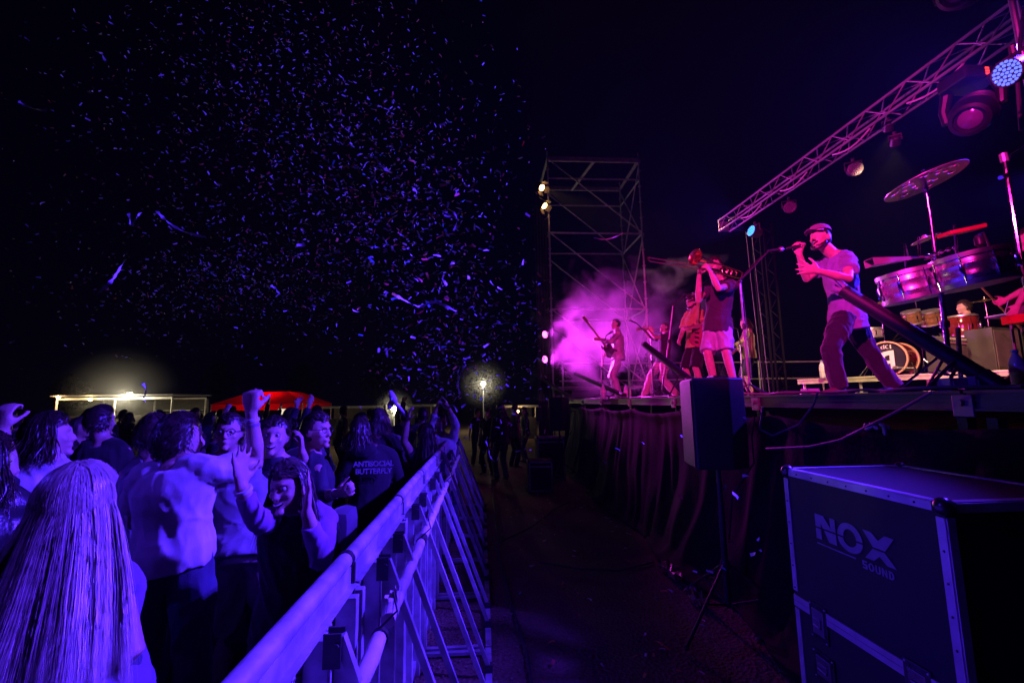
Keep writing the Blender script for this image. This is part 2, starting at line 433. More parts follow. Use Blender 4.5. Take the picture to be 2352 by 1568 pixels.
    if trous is not None:
        B = Body()
        pts = []
        for t, a, b in ((-0.20, 0.130, 0.10), (-0.08, 0.160, 0.12), (0.04, 0.164, 0.120), (0.18, 0.152, 0.108)):
            pts.append((pel + sp * t * 0.5 * s, latp, sp.cross(latp).normalized(), (a * wide + 0.008) * s, (b * wide + 0.008) * s))
        B.loft(pts)
        for k in 'LR':
            hp, kn, an = J['hip' + k], J['kn' + k], J['an' + k]
            lo = 0.010 * loose
            if tleg >= 0.95:
                B.limb([hp, hp + (kn - hp) * 0.4, kn, kn + (an - kn) * 0.5, an + (an - kn) * 0.08], [(0.078 + lo) * s, (0.083 + lo) * s, (0.064 + lo) * s, (0.060 + lo) * s, (0.057 + lo) * s], 12, flat=True)
            else:
                e = hp + (kn - hp) * (tleg * 2) if tleg <= 0.5 else kn + (an - kn) * (tleg - 0.5) * 2
                B.limb([hp, hp + (e - hp) * 0.4, e], [(0.078 + lo) * s, (0.088 + lo) * s, (0.086 + lo) * s], 12, flat=True)
        B.fuse('shorts' if tleg < 0.8 else 'trousers', trous, root, voxel * 1.15, smooth=2, folds=folds(fold * s * 0.9, seed + 3, fz=5))
    if shoes is not None:
        for k in 'LR':
            an, toe = J['an' + k], J['toe' + k]; d = (toe - an); d.z = 0; d = d.normalized() if d.length > 1e-3 else Vector((0, 1, 0))
            if 'fd' + k in J: d = J['fd' + k].normalized()
            sd = d.cross(up).normalized(); un = sd.cross(d).normalized(); g = an - un * 0.085 * s
            B = Body(); rg = []
            for t, a, hh in ((-0.075, 0.026, 0.045), (-0.05, 0.036, 0.065), (0.0, 0.038, 0.085), (0.05, 0.042, 0.070), (0.11, 0.047, 0.05), (0.16, 0.042, 0.038), (0.195, 0.024, 0.026)):
                rg.append((g + d * t * s + un * hh / 2 * s, sd, un, a * s, hh / 2 * s))
            B.loft(rg, 12); B.limb([an + un * 0.03 * s, an - un * 0.04 * s], [0.043 * s, 0.045 * s], 10)
            B.fuse('shoe', shoes, root, max(voxel, 0.010), smooth=2)
    hm = hairm or HAIRM
    if hair and not bald:
        hair_cap(root, hd, H3, s, hair, hm, seed, beard)
    if beard: beard_mesh(root, hd, H3, s, hm, seed)
    if eyes:
        for e in ec:
            m = MB(); n0 = 0
            m.ball(e - J['hf'] * 0.0085 * s, 0.0112 * s, 12, 8); m.cur = 1
            m.ball(e - J['hf'] * 0.0022 * s - Vector((0, 0, 0.001)), 0.0058 * s, 10, 6)
            m.build('eye', [EYE, IRIS], root, True)
    if smile:
        h = lambda x, y, z: hd + H3 @ (Vector((x, y, z)) * s)
        m = MB(); m.tube([h(-0.028, 0.084, -0.054), h(-0.014, 0.094, -0.061), h(0, 0.0985, -0.063), h(0.014, 0.094, -0.061), h(0.028, 0.084, -0.054)], [0.003 * s, 0.0075 * s, 0.0085 * s, 0.0075 * s, 0.003 * s], 8)
        mo = m.build('mouth', MOUTH, root, True)
        m = MB(); m.tube([h(-0.024, 0.088, -0.053), h(-0.012, 0.0985, -0.058), h(0, 0.1035, -0.060), h(0.012, 0.0985, -0.058), h(0.024, 0.088, -0.053)], [0.002 * s, 0.0042 * s, 0.0048 * s, 0.0042 * s, 0.002 * s], 6)
        m.build('teeth', TEETH, root, True)
    return root
def hair_cap(root, hd, H3, s, kind, mat, seed, beard):
    rg = random.Random(seed * 31 + 5); m = MB()
    L = {'short': 0.022, 'buzz': 0.006, 'curly': 0.024, 'mid': 0.022, 'long': 0.022, 'bun': 0.03}[kind]
    n, mm = 44, 30; vs = []; keep = []
    ph1 = rg.uniform(0, 6); ph2 = rg.uniform(0, 6)
    def margin(dx, dy, dz):
        t = math.atan2(dy, dx); wob = 0.05 * math.sin(5 * t + ph1) + 0.04 * math.sin(11 * t + ph2)
        q = max(0.0, min(1.0, (dy + 0.15) / 0.55)); lim = -0.55 + 1.17 * q * q * (3 - 2 * q)
        return dz - lim - wob
    def inside(dx, dy, dz): return margin(dx, dy, dz) > 0
    for i in range(mm + 1):
        a = math.pi * i / mm
        for k in range(n):
            t = 2 * math.pi * k / n
            dx, dy, dz = math.sin(a) * math.cos(t), math.sin(a) * math.sin(t), math.cos(a)
            x, y, z = 0.076 * dx, 0.098 * dy, 0.118 * dz
            if dz < -0.1: x *= 1 - 0.18 * (-dz - 0.1)
            if dy < 0 and dz > -0.4: y *= 1.06
            mg = margin(dx, dy, dz); tp = max(0.0, min(1.0, mg / 0.34)); keep.append(mg > -0.02)
            e = 0.001 + tp * (0.004 + L * (0.35 + 0.45 * rg.random()))
            if mg <= 0: e = -0.003
            k2 = 1 + e / 0.095
            vs.append(hd + H3 @ (Vector((x, y, z)) * k2 * s))
    fs = []
    for i in range(mm):
        for k in range(n):
            q = (i * n + k, (i + 1) * n + k, (i + 1) * n + (k + 1) % n, i * n + (k + 1) % n)
            if sum(keep[j] for j in q) >= 1: fs.append(q)
    m._add(vs, fs)
    # loose strands
    if kind != 'buzz':
        cnt = {'short': 1500, 'curly': 1700, 'mid': 1300, 'long': 900, 'bun': 700}[kind]
        for _ in range(cnt):
            a = math.acos(rg.uniform(-0.5, 1)); t = rg.uniform(0, 2 * math.pi)
            dx, dy, dz = math.sin(a) * math.cos(t), math.sin(a) * math.sin(t), math.cos(a)
            if not inside(dx, dy, dz): continue
            p = Vector((0.078 * dx, 0.101 * dy, 0.120 * dz)); nn = Vector((dx, dy, dz))
            tg = Vector((dx * 0.4 + rg.gauss(0, 0.4), -0.3 + rg.gauss(0, 0.4), -0.7)) if dy < 0.25 else Vector((dx * 0.9 + rg.gauss(0, 0.5), -0.5 + rg.gauss(0, 0.3), 0.35)); tg = (tg - nn * tg.dot(nn)).normalized()
            ln = L * rg.uniform(0.8, 1.9); wd = rg.uniform(0.0008, 0.0022)
            pts = [p + nn * 0.008, p + nn * (0.010 + L * 0.5) + tg * ln * 0.5, p + nn * (0.006 + L * rg.uniform(0.2, 0.9)) + tg * ln]
            sd = nn.cross(tg)
            vs = []
            for j, q in enumerate(pts):
                w = wd * (1, 0.9, 0.2)[j]; vs += [hd + H3 @ ((q + sd * w) * s), hd + H3 @ ((q - sd * w) * s)]
            m._add(vs, [(0, 1, 3, 2), (2, 3, 5, 4)])
    o = m.build('hair', mat, root, True, 80)
    if kind in ('long', 'mid'): long_hair(root, hd, H3, s, mat, seed, 0.34 if kind == 'long' else 0.15, 900, parent=o, wmul=0.7)
    return o
def long_hair(root, hd, H3, s, mat, seed, length, count, sweep=(0, 0, 0), wmul=1.0, parent=None, back=-0.1, name='hair_strands', flare=0.05, segs=10, rootless=False, tilt=0.45, calm=1.0):
    rg = random.Random(seed * 17 + 3); m = MB(); sw = Vector(sweep)
    Hi = H3.inverted()
    for _ in range(count):
        t = rg.uniform(0, 2 * math.pi); a = rg.uniform(0.15, 1.75)
        dx, dy, dz = math.sin(a) * math.cos(t), math.sin(a) * math.sin(t), math.cos(a)
        if dy > 0.35 and dz < 0.5: continue
        if dy > back and abs(dx) < 0.55 and dz < 0.2: continue
        hk = rg.uniform(1.0, 1.17); p = Vector((0.080 * dx, 0.104 * dy, 0.122 * dz)) * hk; pts = [p * 1.0]
        if dy > -0.2 and dz > 0.3: dx = math.copysign(max(abs(dx), 0.6), dx) ; dn = math.hypot(dx, dy); dx /= dn; dy /= dn
        L = length * rg.uniform(0.75, 1.08); ph = rg.uniform(0, 6.3); fr = rg.uniform(2, 5); am = rg.uniform(0.002, 0.012) * calm
        # slide over the skull to the equator then fall
        hx, hy = dx, min(dy, 0.15); hn = math.hypot(hx, hy) + 1e-6; hx /= hn; hy /= hn
        for st in (0.25, 0.55, 0.85):
            aa = a + (1.75 - a) * st
            pts.append(Vector((0.086 * math.sin(aa) * hx, 0.110 * math.sin(aa) * hy, 0.124 * math.cos(aa))) * hk)
        e = pts[-1]; off = rg.gauss(0, 0.010)
        lk = 0.030 * math.sin(t * 7 + seed) + 0.02 * math.sin(t * 17 + 2 * seed); drift = Vector((hx * flare + lk * 0.6 + rg.gauss(0, 0.02) * calm, hy * flare * 0.6 - 0.02 + lk * hy + rg.gauss(0, 0.015) * calm, 0))
        wld = []
        for j in range(1, segs + 1):
            u = j / segs
            q = e + drift * u ** 0.8 + Vector((am * math.sin(ph + fr * u * 3), am * math.cos(ph * 1.7 + fr * u * 3), 0)) * u
            wp = hd + H3 @ (q * s) + Vector((0, 0, -L * u * s)) + sw * (u ** 1.5)
            wld.append(wp)
        P3 = [hd + H3 @ (q * s) for q in pts] + wld
        if rootless: P3 = P3[2:]
        wd = rg.uniform(0.0012, 0.0032) * wmul * s; nP = len(P3); vs = []
        ca = rg.gauss(0, tilt); cdir = (H3 @ Vector((-hy, hx, 0))).normalized() * math.cos(ca) + (H3 @ Vector((hx, hy, 0))).normalized() * math.sin(ca)
        for j, q in enumerate(P3):
            w = wd * (1.0 if j < nP * 0.7 else max(0.15, (nP - 1 - j) / (nP * 0.3)))
            vs += [q + cdir * w, q - cdir * w]
        m._add(vs, [(2 * j, 2 * j + 1, 2 * j + 3, 2 * j + 2) for j in range(nP - 1)])
    return m.build(name, mat, parent or root, True, 85) if m.v else None
def beard_mesh(root, hd, H3, s, mat, seed):
    rg = random.Random(seed); B = Body()
    h = lambda x, y, z: hd + H3 @ (Vector((x, y, z)) * s)
    B.limb([h(-0.066, 0.004, -0.030), h(-0.060, 0.034, -0.072), h(-0.036, 0.066, -0.100), h(0, 0.082, -0.108), h(0.036, 0.066, -0.100), h(0.060, 0.034, -0.072), h(0.066, 0.004, -0.030)], [0.008 * s, 0.017 * s, 0.022 * s, 0.024 * s, 0.022 * s, 0.017 * s, 0.008 * s])
    B.limb([h(-0.020, 0.076, -0.112), h(0, 0.080, -0.120), h(0.020, 0.076, -0.112)], [0.018 * s, 0.022 * s, 0.018 * s])
    B.limb([h(-0.030, 0.082, -0.056), h(-0.016, 0.097, -0.045), h(0, 0.100, -0.043), h(0.016, 0.097, -0.045), h(0.030, 0.082, -0.056)], [0.005 * s, 0.0075 * s, 0.007 * s, 0.0075 * s, 0.005 * s])
    o = B.fuse('beard', mat, root, 0.006, smooth=1, folds=lambda co: 0.004 * vnoise(co * 160, seed))
    return o
def cap_mesh(root, hd, H3, s, mat, back=False):
    m = MB(); n, mm = 28, 9; vs = []
    for i in range(mm + 1):
        a = (math.pi * 0.47) * i / mm
        for k in range(n):
            t = 2 * math.pi * k / n
            vs.append(hd + H3 @ (Vector((0.089 * math.sin(a) * math.cos(t), 0.111 * math.sin(a) * math.sin(t) - 0.004, 0.056 + 0.088 * math.cos(a) ** 0.75 if math.cos(a) > 0 else 0.056)) * s))
    fs = [(i * n + k, (i + 1) * n + k, (i + 1) * n + (k + 1) % n, i * n + (k + 1) % n) for i in range(mm) for k in range(n)]
    m._add(vs, fs)
    c = m.build('cap', mat, root, True, 70)
    m = MB(); top = []; q = -1 if back else 1
    for i in range(13):
        t = math.pi * i / 12; top.append((0.080 * math.cos(t), q * (0.075 + 0.095 * math.sin(t)), 0.062 - 0.018 * abs(math.cos(t)) - 0.002 * math.sin(t)))
    inner = [(0.080 * math.cos(math.pi * i / 12), q * (0.060 + 0.032 * math.sin(math.pi * i / 12)), 0.062) for i in range(13)]
    vs = [hd + H3 @ (Vector(p) * s) for p in top + inner] + [hd + H3 @ (Vector((p[0], p[1], p[2] - 0.006)) * s) for p in top + inner]
    fs = []
    for i in range(12):
        fs += [(i, i + 1, 13 + i + 1, 13 + i), (26 + i, 26 + 13 + i, 26 + 13 + i + 1, 26 + i + 1), (i, 26 + i, 26 + i + 1, i + 1), (13 + i, 14 + i, 40 + i, 39 + i)]
    m._add(vs, fs); m.build('brim', mat, c, True, 60)
    return c
def wrist_band(root, J, k, mat, t=0.12):
    a = J['wr' + k]; d = (J['el' + k] - a).normalized(); c = a + d * t * 0.255 * J['s']
    MB().lathe(c - d * 0.008, d, [(0.030, 0), (0.0335, 0.001), (0.0335, 0.015), (0.030, 0.016)], 16).build('wristband', mat, root, True)
def glasses(root, hd, H3, s, mat):
    m = MB(); h = lambda x, y, z: hd + H3 @ (Vector((x, y, z)) * s)
    for q in (-1, 1):
        pts = [h(q * 0.033 + 0.024 * math.cos(t), 0.100 - 0.006 * abs(math.cos(t)), 0.010 + 0.018 * math.sin(t)) for t in [2 * math.pi * i / 14 for i in range(15)]]
        m.tube(pts, 0.0022 * s, 5, False)
        m.tube([h(q * 0.057, 0.096, 0.014), h(q * 0.080, 0.06, 0.014), h(q * 0.084, 0.0, 0.010)], 0.002 * s, 5)
    m.tube([h(-0.009, 0.102, 0.013), h(0.009, 0.102, 0.013)], 0.0022 * s, 5)
    return m.build('glasses', mat, root, True)
# ------------------------------------------------------------------ ground
def ground_mat():
    m = bpy.data.materials.new('dirt'); m.use_nodes = True; n = m.node_tree.nodes; l = m.node_tree.links; b = n['Principled BSDF']
    tc = n.new('ShaderNodeTexCoord'); b.inputs['Roughness'].default_value = 0.95; b.inputs['Specular IOR Level'].default_value = 0.2
    n1 = n.new('ShaderNodeTexNoise'); n1.inputs['Scale'].default_value = 1.4; n1.inputs['Detail'].default_value = 8
    n2 = n.new('ShaderNodeTexNoise'); n2.inputs['Scale'].default_value = 45; n2.inputs['Detail'].default_value = 6
    vo = n.new('ShaderNodeTexVoronoi'); vo.inputs['Scale'].default_value = 38
    for q in (n1, n2, vo): l.new(tc.outputs['Object'], q.inputs['Vector'])
    cr = n.new('ShaderNodeValToRGB'); cr.color_ramp.elements[0].color = (0.10, 0.065, 0.042, 1); cr.color_ramp.elements[1].color = (0.26, 0.18, 0.125, 1)
    cr.color_ramp.elements[0].position = 0.3; cr.color_ramp.elements[1].position = 0.75
    mx = n.new('ShaderNodeMath'); mx.operation = 'MULTIPLY_ADD'; mx.inputs[1].default_value = 0.5
    ml = n.new('ShaderNodeMath'); ml.operation = 'MULTIPLY'; ml.inputs[1].default_value = 0.5
    l.new(n1.outputs['Fac'], ml.inputs[0]); l.new(n2.outputs['Fac'], mx.inputs[0]); l.new(ml.outputs[0], mx.inputs[2]); l.new(mx.outputs[0], cr.inputs[0])
    l.new(cr.outputs[0], b.inputs['Base Color'])
    ad = n.new('ShaderNodeMath'); ad.operation = 'ADD'; l.new(n2.outputs['Fac'], ad.inputs[0]); l.new(vo.outputs['Distance'], ad.inputs[1])
    bp = n.new('ShaderNodeBump'); bp.inputs['Strength'].default_value = 0.7; bp.inputs['Distance'].default_value = 0.02
    l.new(ad.outputs[0], bp.inputs['Height']); l.new(bp.outputs[0], b.inputs['Normal'])
    return m
DIRT = ground_mat()
def build_ground():
    xs = np.concatenate([[-300, -120, -60, -30, -16], np.arange(-9, 4.01, 0.12), [8, 16, 40, 120, 300]])
    ys = np.concatenate([[-40, -10], np.arange(-1, 12.01, 0.12), [14, 18, 25, 40, 80, 180, 500]])
    X, Y = np.meshgrid(xs, ys); co = np.stack([X.ravel(), Y.ravel(), np.zeros(X.size)], 1)
    inn = (np.abs(co[:, 0] + 2.5) < 6.4) & (co[:, 1] > -0.9) & (co[:, 1] < 11.9)
    z = vnoise(co * np.array([2.1, 2.1, 1]), 3) * 0.010 + vnoise(co * np.array([6.3, 6.3, 1]), 4) * 0.006
    co[:, 2] = np.where(inn, z - 0.012, -0.012)
    nx = len(xs); fs = [(j * nx + i, j * nx + i + 1, (j + 1) * nx + i + 1, (j + 1) * nx + i) for j in range(len(ys) - 1) for i in range(nx - 1)]
    me = bpy.data.meshes.new('ground'); me.from_pydata(co.tolist(), [], fs); me.materials.append(DIRT)
    me.polygons.foreach_set('use_smooth', [True] * len(fs))
    o = bpy.data.objects.new('ground', me); col.objects.link(o); tag(o, kind='structure')
build_ground()
# loose stones and trampled litter near the barrier
def build_stones():
    m = MB(); rg = random.Random(3); base = bmesh.new(); bmesh.ops.create_icosphere(base, subdivisions=1, radius=1)
    bv = [v.co.copy() for v in base.verts]; bf = [tuple(v.index for v in f.verts) for f in base.faces]; base.free()
    for _ in range(2600):
        x = rg.uniform(-2.6, 2.1) if rg.random() < 0.6 else rg.uniform(-0.5, 0.25); y = 0.9 + 8 * rg.random() ** 1.8
        r = rg.uniform(0.003, 0.010) * (1.7 if rg.random() < 0.06 else 1)
        sq = Vector((rg.uniform(0.7, 1.4), rg.uniform(0.7, 1.4), rg.uniform(0.4, 0.8)))
        m._add([Vector((x, y, 0.0)) + Vector((v.x * r * sq.x, v.y * r * sq.y, v.z * r * sq.z)) for v in bv], bf)
    tag(m.build('gravel', mk('stone', (0.22, 0.17, 0.13), 0.9, vs=14), None), 'small loose stones scattered over the trodden dirt', 'gravel', kind='stuff')
build_stones()
# ------------------------------------------------------------------ stage
ALU = mk('aluminium', (0.55, 0.55, 0.56), 0.38, 0.85, var=0.15, vs=14, bump=0.05, bs=90)
ALUD = mk('aluminium_dull', (0.30, 0.30, 0.31), 0.5, 0.6, var=0.25, vs=12)
GALV = mk('galvanised_steel', (0.50, 0.49, 0.50), 0.45, 0.55, var=0.2, vs=18, bump=0.06, bs=120)
PLY = mk('stage_plywood', (0.06, 0.045, 0.038), 0.75, var=0.35, vs=4, bump=0.1)
BLACK = mk('black_powdercoat', (0.02, 0.02, 0.022), 0.45, var=0.3, vs=25)
RUBBER = mk('black_rubber', (0.018, 0.018, 0.02), 0.6, var=0.2)
CHROME = mk('chrome', (0.82, 0.82, 0.84), 0.10, 1.0, var=0.04, vs=40)
YEND = 12.6
def build_stage():
    root = empty('stage_platform', (XS, 6, 0), 'black decked concert stage raised on steel legs behind the pit', 'stage')
    # decks 2 m x 1 m, each its own piece
    for i in range(7):
        for j in range(4):
            y0 = 0.4 + i * 1.76; x0 = XS + j * 1.9
            MB().box((x0 + 0.95, y0 + 0.88, ZS - 0.012), (1.894, 1.752, 0.024)).build('deck_panel', PLY, root)
    for i in range(7):
        y0 = 0.4 + i * 1.76
        m = MB()      # front edge profile with ribs
        m.box((XS - 0.010, y0 + 0.88, ZS - 0.050), (0.018, 1.745, 0.098))
        m.box((XS - 0.022, y0 + 0.88, ZS - 0.006), (0.026, 1.745, 0.014))
        m.box((XS - 0.022, y0 + 0.88, ZS - 0.094), (0.026, 1.745, 0.012))
        m.box((XS - 0.020, y0 + 0.88, ZS - 0.046), (0.010, 1.745, 0.008))
        m.build('edge_profile', mk('stage_edge_metal', (0.05, 0.05, 0.06), 0.5, 0.3, var=0.4, vs=5, bump=0.08, bs=30), root)
        for dy in (0.07, 1.69):
            MB().box((XS + 0.05, y0 + dy, ZS / 2 - 0.07), (0.05, 0.05, ZS - 0.13)).build('leg', mk('dark_leg_steel', (0.03, 0.03, 0.035), 0.6), root)
        m = MB(); m.box((XS - 0.03, y0, ZS - 0.075), (0.022, 0.10, 0.11), bev=0.004); m.cyl((XS - 0.06, y0, ZS - 0.06), (XS - 0.03, y0, ZS - 0.06), 0.016)
        m.build('corner_clamp', mk('clamp_metal', (0.16, 0.16, 0.17), 0.5, 0.4), root)
    # far end guard rail
    for z in (1.0, 0.52):
        MB().cyl((XS - 0.3, YEND, ZS + z), (XS + 7.6, YEND, ZS + z), 0.022).build('guard_rail', GALV, root)
    for k in range(5):
        MB().cyl((XS - 0.2 + k * 1.9, YEND, ZS - 0.3), (XS - 0.2 + k * 1.9, YEND, ZS + 1.05), 0.024).build('rail_post', GALV, root)
    return root
build_stage()
def build_skirt():
    SK = mk('black_skirt_cloth', (0.006, 0.0055, 0.007), 0.9, var=0.6, vs=2.5, bump=0.35, bs=35, spec=0.2)
    ny, nz = 260, 26; co = []
    for j in range(nz + 1):
        t = j / nz
        for i in range(ny + 1):
            co.append((0, 0.3 + 12.2 * i / ny, t))
    co = np.array(co); t = co[:, 2]; y = co[:, 1]
    p = np.stack([y * 3.1 + 0.8 * vnoise(np.stack([y * 0.7, t * 2, 0 * y], 1), 31), t * 1.6, 0 * y], 1); fold = vnoise(p, 21) * 0.05 + vnoise(p * np.array([2.7, 1.5, 1]), 22) * 0.025
    sag = 0.05 * np.abs(np.sin(y * 1.78))
    x = XS - 0.10 - 0.27 * t ** 1.6 + fold * (0.25 + t) - 0.035 * np.exp(-(t / 0.05) ** 2)
    z = (ZS - 0.16 - sag * (1 - t)) * (1 - t) + 0.0 * t
    z = np.where(t > 0.93, 0.02 + vnoise(np.stack([y * 9, t * 3, 0 * y], 1), 5) * 0.015, z)
    x = np.where(t > 0.93, x - (t - 0.93) * 2.2 * (0.6 + 0.6 * vnoise(np.stack([y * 2.0, 0 * y, 0 * y], 1), 8)), x)
    z = np.maximum(z, 0.012)
    V = np.stack([x, y, z], 1).tolist()
    fs = [(j * (ny + 1) + i, j * (ny + 1) + i + 1, (j + 1) * (ny + 1) + i + 1, (j + 1) * (ny + 1) + i) for j in range(nz) for i in range(ny)]
    m = MB(); m._add([Vector(v) for v in V], fs)
    o = m.build('stage_skirt', SK, None, True, 80)
    md = o.modifiers.new('thick', 'SOLIDIFY'); md.thickness = 0.004
    tag(o, 'black cloth skirt hanging in folds from the stage front', 'stage skirt')
build_skirt()
# ------------------------------------------------------------------ scaffold tower
def build_tower():
    STEEL = mk('scaffold_steel', (0.60, 0.58, 0.58), 0.5, 0.2, var=0.25, vs=8)
    Y0, Y1 = 12.9, 14.8; XL = P(1266, 700, y=Y0).x; XR = P(1484, 700, y=Y0).x
    ztop = P(1300, 366, y=Y0).z
    root = empty('scaffold_tower', ((XL + XR) / 2, Y0, 0), 'tall open scaffold tower of steel tubes beyond the far end of stage', 'scaffold tower')
    lifts = [P(1300, q, y=Y0).z for q in (890, 710, 535, 410)] + [ztop]
    for x in (XL, XR):
        for y in (Y0, Y1):
            m = MB(); m.cyl((x, y, 0), (x, y, ztop + 0.25), 0.026, n=8)
            for k in range(int(ztop / 0.5)): m.cyl((x, y, 0.5 * k + 0.2), (x, y, 0.5 * k + 0.215), 0.052, n=8)
            m.build('upright', STEEL, root)
    for z in lifts[:-1]:
        for y in (Y0, Y1): MB().cyl((XL, y, z), (XR, y, z), 0.026, n=8).build('ledger', STEEL, root)
        for x in (XL, XR): MB().cyl((x, Y0, z), (x, Y1, z), 0.026, n=8).build('ledger', STEEL, root)
    for y in (Y0, Y1): MB().box(((XL + XR) / 2, y, ztop), (XR - XL, 0.06, 0.14)).build('top_beam', STEEL, root)
    for x in (XL, XR): MB().box((x, (Y0 + Y1) / 2, ztop), (0.05, Y1 - Y0, 0.10)).build('top_beam', STEEL, root)
    MB().cyl(((XL + XR) / 2 + 0.1, Y0, ztop + 0.05), ((XL + XR) / 2 - 0.3, Y1 - 0.1, ztop - 0.1), 0.05).build('roller_beam', STEEL, root)
    for a, b in ((4, 2), (2, 1), (1, 0)):
        z1 = lifts[a]; z0 = lifts[b]
        MB().cyl((XL, Y0 - 0.04, z1), (XR, Y0 - 0.04, z0), 0.022, n=8).build('brace', STEEL, root)
        MB().cyl((XL, Y1 - 0.04, z1), (XR, Y1 - 0.04, z0), 0.022, n=8).build('brace', STEEL, root)
        MB().cyl((XR + 0.04, Y0, z1), (XR + 0.04, Y1, z0), 0.022, n=8).build('brace', STEEL, root)
        MB().cyl((XR - 0.05, Y0, z0), (XR - 0.05, Y1, z1), 0.022, n=8).build('brace', STEEL, root)
    # dark backdrop cloth strip on the left leg
    m = MB(); n = 14
    for i in range(n):
        x0 = XL - 0.40 + 0.40 * i / n; x1 = XL - 0.40 + 0.40 * (i + 1) / n
        d0 = 0.02 * math.sin(i * 2.1); d1 = 0.02 * math.sin((i + 1) * 2.1)
        m._add([(x0, Y0 + 0.3 + d0, 0.5), (x1, Y0 + 0.3 + d1, 0.5), (x1, Y0 + 0.3 + d1, ztop - 0.6), (x0, Y0 + 0.3 + d0, ztop - 0.6)], [(0, 1, 2, 3)])
    o = m.build('cloth_drop', mk('dark_drop_cloth', (0.045, 0.04, 0.05), 0.9), root)
    return root, XL, XR, Y0
TOWER, TXL, TXR, TY = build_tower()
# ------------------------------------------------------------------ lighting truss
def build_truss():
    A = P(1676, 510, y=8.0); x = A.x; z = A.z
    y1 = 8.2; y0 = 2.4; zz = P(2240, 115, x=x).z
    z0 = z + (zz - z) * 1.0
    root = empty('lighting_truss', (x, 5, z - 0.15), 'long square aluminium lighting truss slanting above the stage', 'truss')
    TR = mk('truss_aluminium', (0.20, 0.19, 0.21), 0.45, 0.4, var=0.2)
    N = 22; h = 0.105
    zf = lambda y: z + (z0 - z) * (y1 - y) / (y1 - y0)
    for sx in (-1, 1):
        for sz in (-1, 1):
            MB().cyl((x + sx * h, y1, z + sz * h), (x + sx * h, y0, z0 + sz * h), 0.017, n=10).build('chord', TR, root)
    for i in range(N):
        ya = y1 + (y0 - y1) * i / N; yb = y1 + (y0 - y1) * (i + 1) / N; za, zb = zf(ya), zf(yb)
        k = 1 if i % 2 else -1
        for sx in (-1, 1): MB().cyl((x + sx * h, ya, za + k * h), (x + sx * h, yb, zb - k * h), 0.008, n=6).build('lattice_bar', TR, root)
        for sz in (-1, 1): MB().cyl((x + k * h, ya, za + sz * h), (x - k * h, yb, zb + sz * h), 0.008, n=6).build('lattice_bar', TR, root)
    MB().box((x, y1 + 0.02, z), (0.20, 0.02, 0.20)).build('end_frame', TR, root)
    for i in (3, 7, 11, 15):        # cable loom strapped below
        y = y1 + (y0 - y1) * i / N
        pts = [(x - h - 0.02 + 0.0 * k, y + (y0 - y1) / N * 2.2 * k / 6, zf(y) - h - 0.05 - 0.07 * math.sin(math.pi * k / 6)) for k in range(7)]
        MB().tube(pts, 0.011, 6).build('cable_loop', mk('cable_pale', (0.35, 0.3, 0.32), 0.5), root)
    # black truss mast behind, tied to the far end by a short spigot
    MASTB = mk('mast_black', (0.004, 0.004, 0.005), 0.9, spec=0.05); mx_, my_ = x + 1.05, y1 + 0.45
    t = empty('truss_tower', (mx_, my_, ZS), 'black vertical truss mast behind the far end of the lighting truss', 'truss')
    for sx in (-1, 1):
        for sy in (-1, 1): MB().cyl((mx_ + sx * 0.13, my_ + sy * 0.13, ZS), (mx_ + sx * 0.13, my_ + sy * 0.13, z + 0.2), 0.022, n=8).build('chord', MASTB, t)
    for k in range(16):
        za = ZS + (z + 0.2 - ZS) * k / 16; zb = ZS + (z + 0.2 - ZS) * (k + 1) / 16; q = 1 if k % 2 else -1
        for sx in (-1, 1): MB().cyl((mx_ + sx * 0.13, my_ - q * 0.13, za), (mx_ + sx * 0.13, my_ + q * 0.13, zb), 0.010, n=6).build('lattice_bar', MASTB, t)
    MB().box((mx_, my_, ZS + 0.02), (0.6, 0.6, 0.04)).build('base_plate', MASTB, t)
    MB().cyl((mx_, my_, z + 0.05), (x, y1 + 0.03, z), 0.03).build('spigot', MASTB, t)
    for dx in (0.62, 0.74): MB().tube([(x + dx, y1 + 0.3, z), (x + dx + 0.03, y1 + 0.3, z - 1.4), (x + dx + 0.08, y1 + 0.3, ZS + 0.02)], 0.009, 6).build('hanging_cable', RUBBER, t)
    return x, z, z0, y0, y1, zf
TX, TZ, TZ0, TY0, TY1, TZF = build_truss()
